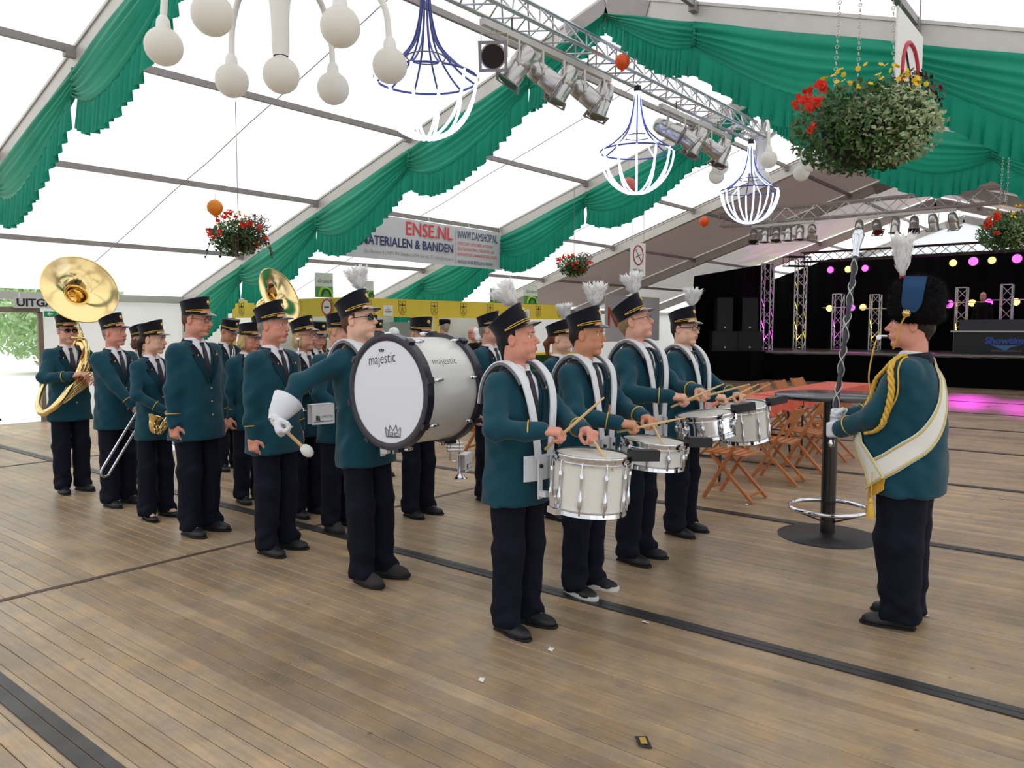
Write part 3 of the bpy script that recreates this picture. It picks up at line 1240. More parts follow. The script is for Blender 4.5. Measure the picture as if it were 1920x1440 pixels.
def shoe_mesh(style):
    if style in _shoe_cache:
        return _shoe_cache[style]
    s = Sdf()
    top = Sdf()
    if style == 'flat':
        s.ell((0, -0.07, 0.022), (0.042, 0.095, 0.030), 0.0)
        s.ell((0, 0.045, 0.026), (0.034, 0.052, 0.034), 0.02)
        s.func((-.08, -.12, .025), (.08, .09, .2), lambda X, Y, Z: np.maximum(np.abs(X) - 0.030, np.maximum(np.abs(Y - 0.0) - 0.075, 0.030 - Z)), 0.006, 's')
    else:
        hi = {'dress': 0.0, 'sneaker': 0.004, 'boot': 0.03}[style]
        s.ell((0, -0.105, 0.026), (0.049, 0.078, 0.036 + hi * 0.3), 0.0)
        s.ell((0, -0.02, 0.034), (0.043, 0.10, 0.048 + hi * 0.4), 0.03)
        s.cone((0, 0.045, 0.03), (0, 0.05, 0.095 + hi), 0.039, 0.042, 0.03)
        s.cone((0, -0.02, 0.06), (0, 0.035, 0.10 + hi), 0.034, 0.040, 0.03)
    s.func((-.1, -.2, -.1), (.1, .12, .012), lambda X, Y, Z: np.maximum(Z - 0.013, 0 * X + 0 * Y - 0.2), 0.002, 's')
    Vt, Q = s.mesh(0.006)
    up_ = np_mesh('upper', Vt, Q)
    mb = MB()
    n = 28
    ht = {'dress': 0.014, 'sneaker': 0.030, 'boot': 0.022, 'flat': 0.008}[style]
    wf = {'flat': 0.9}.get(style, 1.0)
    V = []
    for z, g in ((0.0, 0.985), (ht * 0.5, 1.02), (ht, 1.0)):
        for k in range(n):
            a = 2 * PI * k / n
            y = -0.052 + 0.140 * math.cos(a)
            w_ = 0.050 if y < -0.06 else 0.050 - 0.010 * min(1, (y + 0.06) / 0.06)
            x = w_ * wf * (abs(math.sin(a)) ** 0.72) * (1 if math.sin(a) >= 0 else -1)
            V.append((x * g, -0.052 + (y + 0.052) * g, z))
    Q = [(i * n + k, i * n + (k + 1) % n, (i + 1) * n + (k + 1) % n, (i + 1) * n + k) for i in range(2) for k in range(n)]
    Q += [tuple(range(n)), tuple(reversed(range(2 * n, 3 * n)))]
    mb.add(V, Q)
    if style == 'dress':
        mb.box((0, 0.045, 0.006), (0.072, 0.07, 0.012))
    _shoe_cache[style] = (up_, mb.mesh('sole', smooth=True))
    return _shoe_cache[style]


LACE = MB()
for i_ in range(4):
    LACE.tube([(-0.022, -0.055 + i_ * 0.02, 0.074 + i_ * 0.011), (0, -0.06 + i_ * 0.02, 0.081 + i_ * 0.012), (0.022, -0.055 + i_ * 0.02, 0.074 + i_ * 0.011)], 0.003, 5)
LACE_ME = LACE.mesh('laces', smooth='all')
LACE_ME.materials.append(mat('laces', (120, 116, 112), rough=0.8))


def shoe(parent, x, y, rz, style, mu, ms):
    up_, so = shoe_mesh(style)
    key = (up_.name, mu.name)
    if key not in _shoe_cache:
        u2 = up_.copy()
        u2.materials.append(mu)
        s2 = so.copy()
        s2.materials.append(ms)
        _shoe_cache[key] = (u2, s2)
    u2, s2 = _shoe_cache[key]
    o = put(u2, 'shoe', parent, Matrix.Translation((x, y, 0)) @ Matrix.Rotation(rz, 4, 'Z'))
    put(s2, 'sole', o, Matrix.Identity(4))
    if style in ('sneaker', 'boot'):
        put(LACE_ME, 'laces', o, Matrix.Translation((0, 0, 0.004 if style == 'sneaker' else 0.014)))
    return o


# ------------------------------------------------------------------ one person
def wrinkle(amp, seed=0.0):
    def f(X, Y, Z):
        a = np.sin(23 * Z + 9 * X + 3.1 * np.sin(11 * Y + seed) + seed) * np.sin(17 * X - 21 * Y + 5 * Z + seed * 2)
        b = np.sin(41 * Z - 19 * X + 13 * Y + seed * 3) * np.sin(13 * Z + 29 * Y + seed)
        return amp * (a + 0.5 * b)
    return f


def front_y(sd, x, z, y0=-0.5, y1=0.2, n=240):
    ys = np.linspace(y0, y1, n)
    f = sd.at(np.stack([np.full(n, x), ys, np.full(n, z)], 1))
    i = np.argmax(f < 0)
    if f[i] >= 0:
        return 0.0
    a, b = f[i - 1], f[i]
    return ys[i - 1] + (ys[i] - ys[i - 1]) * a / (a - b)


def patch(sd, rows, off=0.004, th=0.004):
    """rows: list of lists of (x, z); projected onto the front of sd, raised by off and closed with thickness"""
    mb = MB()
    nr, nc = len(rows), len(rows[0])
    A = [[(x, front_y(sd, x, z) - off, z) for x, z in r] for r in rows]
    V = [p for r in A for p in r] + [(p[0], p[1] + th, p[2]) for r in A for p in r]
    n = nr * nc
    Q = []
    for i in range(nr - 1):
        for j in range(nc - 1):
            a = i * nc + j
            Q.append((a, a + 1, a + nc + 1, a + nc))
            Q.append((n + a, n + a + nc, n + a + nc + 1, n + a + 1))
    rim = [j for j in range(nc)] + [i * nc + nc - 1 for i in range(1, nr)] + [(nr - 1) * nc + j for j in range(nc - 2, -1, -1)] + [i * nc for i in range(nr - 2, 0, -1)]
    for a, b in zip(rim, rim[1:] + rim[:1]):
        Q.append((a, b, n + b, n + a))
    mb.add(V, Q)
    return mb


class P:
    pass


def person(label, loc, rz=0.0, H=1.75, g=1.0, belly=0.0, skin='pink', face=None, hair='dark', hairstyle='short', head=(0, 0, 0), rh=None, lh=None,
           shoes='dress', shoemat=None, feet=None, plume=False, hat=True, hat_tilt=16, glasses=None, group=None, gloves=False, coat=True,
           jmat=None, tmat=None, detail=1.0, female=False, hips=0.0, lean=0.0, plean=(0, 0), open_neck=True, back=0.0, leg=1.06):
    """stands at loc facing local -Y; rh / lh: dicts with w (wrist), d (finger direction), n (palm normal), hint, curl, thumb"""
    face = face or {}
    o = thing('person', label, 'person', (loc[0], loc[1], 0.0), rz, group)
    s = H / 1.75
    o.scale = (s, s, s)
    o.rotation_euler.x = -math.radians(back)
    jm, tm = jmat or M_JACKET, tmat or M_TROUSER
    R = P()
    R.o, R.s = o, s
    # ---- head frame
    HS = 1.045
    yaw, pit, rol = (math.radians(a) for a in head)
    HM = Matrix.Translation((0, 0.004 - lean * 0.1, 1.515)) @ Euler((-pit, rol, yaw), 'XYZ').to_matrix().to_4x4() @ Matrix.Translation((0, -0.014, 0.124)) @ Matrix.Scale(HS, 4)
    Rm = np.array(HM.to_3x3()) / HS
    tv = np.array(HM.translation)
    T = lambda p: Rm @ (np.asarray(p, float) * HS) + tv
    Ti = lambda V_: (V_ - tv) @ Rm / HS
    R.HM = HM
    R.T = T
    # ---- arms
    sh = 0.166 if not female else 0.150
    SR, SL = np.array((-sh, 0.005, 1.405)), np.array((sh, 0.005, 1.405))
    rh = dict(dict(w=(-0.235, -0.02, 0.86), d=(0, -0.12, -1), n=(1, 0.1, 0), hint=(-0.3, 1, 0), curl=(0.45, 0.5, 0.55, 0.6), thumb=0.35), **(rh or {}))
    lh = dict(dict(w=(0.235, -0.02, 0.86), d=(0, -0.12, -1), n=(-1, 0.1, 0), hint=(0.3, 1, 0), curl=(0.45, 0.5, 0.55, 0.6), thumb=0.35), **(lh or {}))
    ER, WR = ik(SR, rh['w'], 0.285, 0.262, rh['hint'])
    EL, WL = ik(SL, lh['w'], 0.285, 0.262, lh['hint'])
    R.ER, R.WR, R.EL, R.WL = ER, WR, EL, WL
    by = lambda z: belly * math.exp(-((z - 1.03) / 0.16) ** 2)
    fx = [-0.093, 0.093] if feet is None else [feet[0][0], feet[1][0]]
    fy = [0.0, 0.0] if feet is None else [feet[0][1], feet[1][1]]
    fr = [-0.18, 0.18] if feet is None else [feet[0][2], feet[1][2]]
    # ---- body: one continuous surface
    b = Sdf()
    head_prims(b, T, Rm, face)
    nk = 0.056 if not female else 0.047
    b.cone(T((0, 0.022, -0.045)), (0, 0.022, 1.46), nk * (1 + 0.12 * (g - 1)), nk * 1.1, 0.03)
    b.loft([(z, 0, 0.0, rx * 0.9, ry * 0.9) for z, rx, ry in ((0.80, .15, .11), (0.92, .16, .115), (1.05, .135, .10), (1.2, .15, .11), (1.33, .155, .11), (1.42, .12, .085), (1.475, .07, .065))], 0.03)
    for S_, E_, W_, hd, rt in ((SR, ER, WR, rh, True), (SL, EL, WL, lh, False)):
        b.cone(S_, E_, 0.046, 0.038, 0.03)
        b.cone(E_, W_, 0.036, 0.026, 0.02)
    hs = 0.94 if female else 1.0
    R.rh = add_hand(b, WR, rh['d'], rh['n'], True, rh['curl'], rh['thumb'], 1.12 if gloves else 1.0, hs)
    R.lh = add_hand(b, WL, lh['d'], lh['n'], False, lh['curl'], lh['thumb'], 1.12 if gloves else 1.0, hs)
    for k, sg in ((0, -1), (1, 1)):
        hp, kn, an = (sg * 0.078, 0, 0.88), ((fx[k] + sg * 0.09) / 2, fy[k] * 0.5 - 0.015, 0.49), (fx[k], fy[k] + 0.03, 0.09)
        b.cone(hp, kn, 0.056, 0.05, 0.03)
        b.cone(kn, an, 0.05, 0.036, 0.03)
        b.cone(an, (fx[k] + math.sin(fr[k]) * 0.1, fy[k] - 0.09, 0.045), 0.034, 0.026, 0.03)
    hb = 0.0048 / max(0.6, detail)
    fines = [((tv - 0.135), (tv + 0.125), hb)]
    for hd in (R.rh, R.lh):
        c = hd['palm']
        fines.append((c - 0.085, c + 0.085, 0.0060 / max(0.6, detail)))
    Vt, Q = b.mesh(0.021, fines)
    col = skin_colors(Vt, Ti, SKINS[skin], face)
    if gloves:
        for hd in (R.rh, R.lh):
            m_ = np.linalg.norm(Vt - hd['palm'], axis=1) < 0.16
            col[m_] = lin((224, 228, 236))
    me = np_mesh('body', Vt, Q, col)
    me.materials.append(M_SKIN)
    link(bpy.data.objects.new('body', me), o)
    # ---- eyes, brows
    hm_ = HAIR[hair]
    for sg in (-1, 1):
        e_ = MB().sphere(Vector(T((sg * 0.031, -0.0732, 0.0078))), 0.0118 * HS, 12).build('eye', M_EYEW, o, smooth='all')
        MB().sphere(Vector(T((sg * 0.031 - yaw * 0.002, -0.0785, 0.0078))), 0.0074 * HS, 10).build('iris', M_IRIS, e_, smooth='all')
        pts = [Vector(T((sg * (0.013 + 0.008 * k), -0.0940 + 0.0025 * k * k * 0.36, 0.0265 + 0.0035 * math.sin(k * 0.8)))) for k in range(6)]
        MB().tube(pts, [0.0026, 0.0040, 0.0042, 0.0038, 0.0028, 0.001], 5).build('eyebrow', hm_ if hair != 'blonde' else HAIR['fair'], o, smooth='all')
    # ---- hair
    hr = Sdf()
    hr.ell(T((0, 0.022, 0.028)), (0.0815, 0.0965, 0.095), 0.0, Rm)
    cut = lambda c, r, k=0.01: hr.ell(T(c), r, k, Rm, 's')
    if hairstyle in ('short', 'bald'):
        hr.cone(T((0, 0.068, -0.02)), T((0, 0.062, -0.055)), 0.046, 0.034, 0.02)
        cut((0, -0.115, -0.045), (0.105, 0.125, 0.115), 0.012)
        cut((0, 0.0, -0.150), (0.14, 0.15, 0.078), 0.01)
        for sg in (-1, 1):
            cut((sg * 0.085, 0.012, -0.012), (0.022, 0.020, 0.028), 0.006)
    elif hairstyle in ('bob', 'curly'):
        for sg in (-1, 1):
            hr.ell(T((sg * 0.066, 0.02, -0.05)), (0.030, 0.052, 0.062), 0.03, Rm)
        hr.ell(T((0, 0.07, -0.055)), (0.07, 0.045, 0.065), 0.03, Rm)
        cut((0, -0.105, -0.04), (0.076, 0.110, 0.12), 0.012)
    elif hairstyle == 'long':
        for sg in (-1, 1):
            hr.cone(T((sg * 0.072, 0.005, 0.0)), T((sg * 0.080, -0.02, -0.16)), 0.030, 0.030, 0.03)
        hr.cone(T((0, 0.07, 0.0)), T((0, 0.085, -0.20)), 0.068, 0.060, 0.03)
        cut((0, -0.105, -0.04), (0.066, 0.110, 0.14), 0.012)
    elif hairstyle == 'ponytail':
        hr.cone(T((0, 0.10, 0.0)), T((0, 0.128, -0.04)), 0.026, 0.024, 0.02)
        hr.cone(T((0, 0.128, -0.04)), T((0.01, 0.118, -0.16)), 0.030, 0.012, 0.02)
        cut((0, -0.115, -0.045), (0.105, 0.130, 0.115), 0.012)
        cut((0, 0.0, -0.150), (0.14, 0.10, 0.085), 0.01)
        for sg in (-1, 1):
            cut((sg * 0.085, 0.0, -0.012), (0.024, 0.020, 0.028), 0.006)
    ns = None
    if hairstyle in ('curly', 'bob'):
        ns = lambda X, Y, Z: 0.006 * np.sin(95 * X) * np.sin(88 * Y + 40 * Z) * np.sin(90 * Z)
    elif hairstyle != 'bald':
        ns = lambda X, Y, Z: 0.0022 * np.sin(160 * X + 30 * Z) * np.sin(150 * Y + 20 * Z)
    if hairstyle != 'bald':
        sdf_obj('hair', hr, 0.0085, hm_, o, noise=ns)
    # ---- hat
    if hat:
        R.hat = band_hat(o, HM, hat_tilt, plume, 0, plean)
    # ---- glasses
    if glasses:
        fr_, lns = MB(), []
        wrap = glasses == 'sun'
        for sg in (-1, 1):
            rim = []
            for k in range(18):
                a = 2 * PI * k / 18
                xx = 0.0335 + (0.0245 if wrap else 0.0215) * math.copysign(abs(math.cos(a)) ** 0.7, math.cos(a))
                zz = 0.006 + (0.0155 if wrap else 0.0145) * math.copysign(abs(math.sin(a)) ** 0.75, math.sin(a))
                yy = -0.1005 + (xx - 0.02) ** 2 * (6.5 if wrap else 3.0)
                rim.append(Vector(T((sg * xx, yy, zz))))
            fr_.tube(rim, 0.0016 if glasses == 'thin' else 0.0026, 5, closed=True)
            c = sum(rim, Vector()) / 18
            lns.append(MB().add([c] + rim, [(0, 1 + k, 1 + (k + 1) % 18) for k in range(18)]))
            fr_.tube([Vector(T((sg * 0.055, -0.095, 0.010))), Vector(T((sg * 0.072, -0.06, 0.012))), Vector(T((sg * 0.080, 0.0, 0.012))), Vector(T((sg * 0.081, 0.02, 0.002)))], 0.0018 if glasses == 'thin' else 0.003, 5)
        fr_.tube([Vector(T((-0.013, -0.1, 0.012))), Vector(T((0, -0.103, 0.014))), Vector(T((0.013, -0.1, 0.012)))], 0.002, 5)
        gl = fr_.build('glasses', M_GLASSF, o, smooth='all')
        for l_ in lns:
            l_.build('lens', M_LENSDARK if wrap else M_LENS, gl, smooth='all')
    # ---- trousers
    t = Sdf()
    gt = g
    if female:
        g = g * 0.90
    t.loft([(0.74, 0, 0.005, .160 * g, .115 * g), (0.86, 0, 0.008, .155 * g + hips, .115 * g), (0.95, 0, 0, .145 * g, .105 * g + by(.95) * .8), (1.04, 0, 0, .135 * g, .10 * g + by(1.04) * .7)], 0.0)
    for k, sg in ((0, -1), (1, 1)):
        hp, kn, an = (sg * 0.082, 0.005, 0.84), ((fx[k] + sg * 0.092) / 2, fy[k] * 0.5 - 0.012, 0.48), (fx[k], fy[k] + 0.012, 0.055)
        t.cone(hp, kn, 0.088 * g * (0.5 + 0.5 * leg), 0.078 * leg * (0.6 + 0.4 * g), 0.03)
        t.cone(kn, an, 0.078 * leg * (0.6 + 0.4 * g), 0.074 * (0.4 + 0.6 * leg), 0.03, sy=1.05)
        t.cone((fx[k], fy[k] - 0.01, 0.10), (fx[k] + 0.2 * math.sin(fr[k]), fy[k] - 0.045, 0.075), 0.062, 0.05, 0.03)
    for k, sg in ((0, -1), (1, 1)):
        t.func((-.3, -.3, -.1), (.3, .3, .045), lambda X, Y, Z: np.maximum(Z - 0.040, 0 * X + 0 * Y - 0.3), 0.004, 's')
        break
    t.func((-.004, -.3, .05), (.004, .3, .74), lambda X, Y, Z: np.maximum(np.abs(X) - 0.004, np.maximum(Z - 0.76, 0 * Y - 0.3)), 0.02, 's')
    sdm = rnd.uniform(0, 9)
    wr = wrinkle(1.0, sdm)

    def twn(X, Y, Z):
        a = 0.0022 + 0.0075 * np.exp(-((Z - 0.13) / 0.10) ** 2) + 0.004 * np.exp(-((Z - 0.5) / 0.08) ** 2)
        return a * wr(X, Y, Z * 1.3) - 0.003 * np.cos(np.clip((np.abs(X) - 0.09) * 40, -PI, PI)) * (Y < -0.03) * (Z < 0.8)
    sdf_obj('trousers', t, 0.0125 / max(0.7, detail) if detail >= 1 else 0.018, tm, o, noise=twn)
    g = gt
    # ---- shoes
    sm_, so_ = {'sneaker': (M_SHOE, M_SOLEW), 'boot': (M_SHOEG, M_SOLE)}.get(shoes, (M_SHOE, M_SOLE))
    for k in (0, 1):
        shoe(o, fx[k], fy[k], fr[k], shoes, shoemat or sm_, so_)
    if not coat:
        return R
    # ---- jacket
    def jack(cutv, arms=True):
        j = Sdf()
        fw_ = 0.93 if female else 1.0
        wst = 0.9 if female else 1.0
        bu = 0.018 if female else 0.0
        j.loft([(0.735, 0, 0.004, .192 * g * fw_ + hips, .144 * g + by(.735) * .5), (0.85, 0, 0.002, .186 * g * fw_ + hips, .140 * g + by(.85)), (1.0, 0, -by(1.0) * .5, .170 * g * wst, .128 * g + by(1.0)),
                (1.12, 0, -by(1.12) * .5, .168 * g * wst, .127 * g + by(1.12)), (1.25, 0, -bu, .178 * g * fw_, .132 * g + bu), (1.35, 0, 0, .178 * fw_ * (.5 + .5 * g), .127 * (.5 + .5 * g)),
                (1.42, 0, 0.006, .148 * fw_, .105), (1.463, 0, 0.014, .098, .082)], 0.0, 2.35)
        for S_, E_, W_, hd in ((SR, ER, WR, rh), (SL, EL, WL, lh)) if arms else ():
            sg = -1 if S_[0] < 0 else 1
            af = (0.88 if female else 1.0) * (.6 + .4 * g)
            j.cone((sg * 0.075, 0.012, 1.425), (sg * (sh - 0.005), 0.006, 1.392), 0.048, 0.062 * af, 0.035)
            j.cone(S_ + np.array((0, 0, -0.018)), E_, 0.066 * af, 0.055 * af, 0.035)
            ce = E_ + (W_ - E_) * 0.97
            j.cone(E_, ce, 0.055 * af, 0.044 * af, 0.03)
        if cutv:
            j.func((-.13, -.3, 1.13), (.13, -.02, 1.5), lambda X, Y, Z: np.maximum(np.abs(X) - (0.004 + (Z - 1.16) * 0.235), np.maximum(1.16 - Z, Y + 0.035)), 0.004, 's')
        return j
    jw = wrinkle(1.0, sdm + 1)

    def jn(X, Y, Z):
        a = 0.0026 + 0.0060 * np.clip((np.abs(X) - 0.16) * 12, 0, 1) + 0.0032 * np.exp(-((Z - 0.98) / 0.1) ** 2)
        return a * jw(X, Y, Z)
    j = jack(open_neck)
    R.jsd = jack(False)
    R.tsd = jack(False, False)
    sdf_obj('jacket', j, 0.0115 if detail >= 1 else 0.017, jm, o, noise=jn)
    if open_neck:
        c = Sdf()
        c.loft([(1.08, 0, 0, .13, .113 + by(1.08)), (1.25, 0, 0, .15, .120), (1.35, 0, 0, .15, .114), (1.42, 0, 0.006, .12, .098), (1.455, 0, 0.012, .085, .080)], 0.0)
        c.loft([(1.44, 0, 0.010, .085, .082), (1.47, 0, 0.006, .070, .074), (1.505, 0, 0.008, .064, .068)], 0.012)
        c.func((-.05, -.2, 1.46), (.05, -.03, 1.52), lambda X, Y, Z: np.maximum(np.abs(X) - (Z - 1.468) * 0.9, np.maximum(1.468 - Z, Y + 0.03)), 0.003, 's')
        sdf_obj('shirt', c, 0.0105, M_SHIRT, o)
        rows = [[(x_ * w_, z_) for x_ in (-1, -.4, .4, 1)] for z_, w_ in ((1.468, 0.017), (1.445, 0.019), (1.432, 0.013), (1.40, 0.018), (1.30, 0.027), (1.20, 0.031), (1.15, 0.030))]
        patch(c, rows, 0.009, 0.008).build('tie', M_TIE, o, smooth='all')
        lap, coll = MB(), MB()
        for sg in (-1, 1):
            rows = []
            for i in range(9):
                q = i / 8
                z_ = 1.155 + 0.235 * q
                xi = 0.003 + max(0, z_ - 1.16) * 0.235
                wl = 0.012 + 0.056 * min(1, q * 1.25) * (1 if q < .95 else .9)
                rows.append([(sg * (xi + wl * k / 3), z_ - 0.012 * k / 3 * q) for k in range(4)])
            m_ = patch(R.tsd, rows, 0.007, 0.010)
            lap.add(m_.v, m_.f)
            rows = []
            for i in range(6):
                q = i / 5
                z_ = 1.372 + 0.085 * q
                xi = 0.003 + (z_ - 1.16) * 0.235
                wl = 0.052 * (1 - 0.35 * q)
                rows.append([(sg * (xi + wl * k / 3), z_ - 0.020 * k / 3) for k in range(4)])
            m_ = patch(R.tsd, rows, 0.009, 0.010)
            coll.add(m_.v, m_.f)
        n = 26
        V = []
        for zt, rx_, ry_ in ((1.442, .108, .100), (1.472, .092, .092), (1.498, .077, .080), (1.494, .072, .074), (1.450, .080, .078)):
            for k in range(n + 1):
                a = math.radians(48 + 264 * k / n)
                V.append((rx_ * math.sin(a), 0.014 - ry_ * math.cos(a), zt - 0.020 * (0.5 + 0.5 * math.cos(a))))
        Q = [(i * (n + 1) + k, i * (n + 1) + k + 1, (i + 1) * (n + 1) + k + 1, (i + 1) * (n + 1) + k) for i in range(4) for k in range(n)]
        coll.add(V, Q)
        lap.build('lapels', M_LAPEL if jm is M_JACKET else jm, o, smooth='all')
        coll.build('collar', M_NAVY, o, smooth='all')
        for sg in (-1, 1):
            x_, z_ = sg * 0.088, 1.372
            MB().sphere((x_, front_y(R.tsd, x_, z_) - 0.018, z_), (0.006, 0.004, 0.010), 8).build('collar_pin', M_BRASSB, o, smooth='all')
    if jm is M_JACKET:
        for z_ in (1.12, 1.02, 0.92):
            x_ = 0.012
            MB().sphere((x_, front_y(R.tsd, x_, z_) - 0.004, z_), (0.009, 0.005, 0.009), 8).build('button', M_BRASSB, o, smooth='all')
        for E_, W_ in ((ER, WR), (EL, WL)):
            ax = unit(W_ - E_)
            c = E_ + (W_ - E_) * 0.70
            rr = (0.055 + (0.044 - 0.055) * 0.70) * (0.88 if female else 1.0) * (.6 + .4 * g) + 0.003
            q = Vector((0, 0, 1)).rotation_difference(Vector(ax))
            MB().torus(c, rr, 0.0042, 22, 6, q.to_matrix()).build('cuff_braid', M_GOLD, o, smooth='all')
    return R


def to_world(R, p):
    """body coordinates -> world"""
    return Vector(R.o.location) + R.o.rotation_euler.to_matrix() @ Vector(np.asarray(p) * R.s)
# ================================================================== THE BAND
M_DRUMW = mat('white_drum_shell', (232, 231, 224), rough=0.22, coat=0.4)
M_HEADSKIN = mat('drum_head', (226, 224, 216), rough=0.45, transl=0.12)
M_HEADB = mat('bass_drum_head', (232, 236, 248), rough=0.35)
M_CHROME = mat('chrome', (224, 226, 232), rough=0.10, metal=1.0)
M_SATIN = mat('pearl_white_shell', (226, 225, 222), rough=0.3, coat=0.35, var=0.03, vscale=3)
M_BLACKP = mat('black_plastic', (22, 21, 28), rough=0.4)
M_HOOP = mat('black_wood_hoop', (30, 26, 42), rough=0.35, coat=0.3)
M_WHITEP = mat('white_painted_metal', (228, 231, 238), rough=0.35)
M_PAD = mat('grey_padding', (120, 120, 126), rough=0.8)
M_WOOD = mat('drumstick_wood', (216, 182, 128), rough=0.45, var=0.06, vscale=20)
M_BRASS = mat('lacquered_brass', (246, 218, 156), rough=0.12, metal=1.0)
M_SILVER = mat('silver_plate', (220, 220, 226), rough=0.12, metal=1.0)
M_EBONY = mat('black_clarinet_wood', (16, 15, 17), rough=0.3)
M_INK = mat('black_print', (34, 32, 38), rough=0.6)
M_FELT = mat('white_felt', (236, 236, 234), rough=0.95, bump=0.3, bscale=120)
M_CARD = mat('white_card', (226, 226, 232), rough=0.5)


def grad(sd, p, e=0.004):
    p = np.asarray(p, float)
    q = np.array([p + d for d in np.eye(3) * e] + [p - d for d in np.eye(3) * e])
    f = sd.at(q)
    return unit(f[:3] - f[3:])


def onto(sd, p, off=0.0):
    p = np.asarray(p, float)
    for _ in range(6):
        d = sd.at(p[None])[0]
        p = p - grad(sd, p) * (d - off) * 0.9
    return p


def spline(pts, n):
    pts = [np.asarray(p, float) for p in pts]
    q = [2 * pts[0] - pts[1]] + pts + [2 * pts[-1] - pts[-2]]
    out = []
    m = len(pts) - 1
    for i in range(n + 1):
        t = i / n * m
        k = min(m - 1, int(t))
        u = t - k
        a, b, c, d = q[k:k + 4]
        out.append(0.5 * (2 * b + (c - a) * u + (2 * a - 5 * b + 4 * c - d) * u * u + (3 * b - a - 3 * c + d) * u ** 3))
    return out


def ribbon(sd, pts, w, off, th=0.006, n=30, proj=True):
    """band lying on the surface of sd along a spline; w = width or function of t"""
    P_ = spline(pts, n)
    if proj:
        P_ = [onto(sd, p, off) for p in P_]
    mb = MB()
    V = []
    for i, p in enumerate(P_):
        tg = unit(P_[min(i + 1, n)] - P_[max(i - 1, 0)])
        nm = grad(sd, p)
        sd_ = unit(np.cross(tg, nm))
        nm = np.cross(sd_, tg)
        ww = (w(i / n) if callable(w) else w) / 2
        L_ = [p + sd_ * ww * a for a in (-1, -0.5, 0, 0.5, 1)]
        if proj:
            L_ = [onto(sd, q, off) for q in L_]
        V += L_ + [q + nm * th for q in L_]
    Q = []
    for i in range(n):
        a, b = i * 10, (i + 1) * 10
        for k in range(4):
            Q.append((a + k, a + k + 1, b + k + 1, b + k))
            Q.append((a + 5 + k, b + 5 + k, b + 6 + k, a + 6 + k))
        Q += [(a, b, b + 5, a + 5), (a + 4, a + 9, b + 9, b + 4)]
    Q += [(0, 5, 6, 7, 8, 9, 4, 3, 2, 1), tuple(n * 10 + k for k in (0, 1, 2, 3, 4, 9, 8, 7, 6, 5))]
    mb.add(V, Q)
    return mb, P_


def same_place(R, name, label, cat, group=None):
    o = thing(name, label, cat, R.o.location, group=group, rot=R.o.rotation_euler)
    o.scale = R.o.scale
    return o


# ------------------------------------------------------------------ instruments
def snare_drum(label, M, rad=0.18, depth=0.28, shell=None, group='snare drums of the front rank'):
    """M: world matrix, origin at the centre of the batter head, z up"""
    o = thing('snare_drum', label, 'drum', group=group)
    o.matrix_world = M
    sm = shell or M_DRUMW
    MB().lathe([(rad, -depth + 0.012), (rad, -0.012)], 40, capb=True).build('shell', sm, o, smooth=True)
    MB().lathe([(0.001, 0.0), (rad * 0.5, 0.0), (rad * 0.985, -0.001), (rad * 1.0, -0.008)], 40).build('drum_head', M_HEADSKIN, o, smooth=True)
    MB().lathe([(rad * 0.98, 0.006), (rad + 0.010, 0.007), (rad + 0.012, -0.004), (rad + 0.008, -0.012), (rad + 0.008, -0.024), (rad + 0.014, -0.027), (rad + 0.014, -0.032), (rad + 0.001, -0.032)], 40).build('top_rim', M_CHROME, o, smooth=True)
    MB().lathe([(rad + 0.001, -depth + 0.030), (rad + 0.012, -depth + 0.030), (rad + 0.012, -depth + 0.024), (rad + 0.007, -depth + 0.02), (rad + 0.010, -depth + 0.0), (rad * 0.97, -depth - 0.002)], 40).build('bottom_rim', M_CHROME, o, smooth=True)
    n = 10
    for k in range(n):
        a = 2 * PI * (k + 0.5) / n
        mb = MB()
        d = Vector((math.cos(a), math.sin(a), 0))
        if depth > 0.2:
            mb.tube([d * (rad + 0.011) + Vector((0, 0, z)) for z in (-0.02, -0.07, -0.075, -0.1, -depth * 0.6, -depth * 0.66, -depth * 0.78, -depth * 0.85, -depth * 0.87, -depth + 0.01)],
                    [0.004, 0.004, 0.011, 0.008, 0.006, 0.010, 0.013, 0.009, 0.004, 0.004], 8)
        else:
            mb.tube([d * (rad + 0.011) + Vector((0, 0, z)) for z in (-0.02, -depth * .35, -depth * .36, -depth * .5, -depth * .64, -depth * .65, -depth + 0.01)], [0.004, 0.004, 0.012, 0.014, 0.012, 0.004, 0.004], 8)
        mb.build('tension_lug', M_CHROME, o, smooth='all')
    mb = MB()
    a = -2.3
    c = Vector((math.cos(a) * (rad + 0.02), math.sin(a) * (rad + 0.02), -depth * 0.8))
    R_ = Matrix.Rotation(a, 3, 'Z')
    mb.box(c, (0.03, 0.04, 0.05), R_)
    mb.box(c + Vector((0, 0, -0.045)), (0.035, 0.075, 0.03), R_)
    mb.cyl(c + Vector((0, 0, 0.02)), c + Vector((0, 0, 0.06)), 0.008, 0.012, 10)
    mb.build('snare_strainer', M_CHROME, o, smooth=True)
    # wood block clamped to the rim
    a = 0.15
    bl = thing('sound_block', None, None, parent=o)
    mb = MB()
    c = Vector((math.cos(a) * (rad + 0.07), math.sin(a) * (rad + 0.07), 0.015))
    R_ = Matrix.Rotation(a + 0.5, 3, 'Z')
    mb.box(c, (0.15, 0.06, 0.05), R_)
    mb.box(c + Vector((0, 0, 0.0265)), (0.145, 0.054, 0.006), R_)
    mb.build('block', M_BLACKP, bl)
    mb = MB()
    c = Vector((math.cos(a) * (rad + 0.012), math.sin(a) * (rad + 0.012), -0.01))
    mb.box(c, (0.012, 0.03, 0.09), R_)
    mb.build('clamp', M_CHROME, bl)
    return o


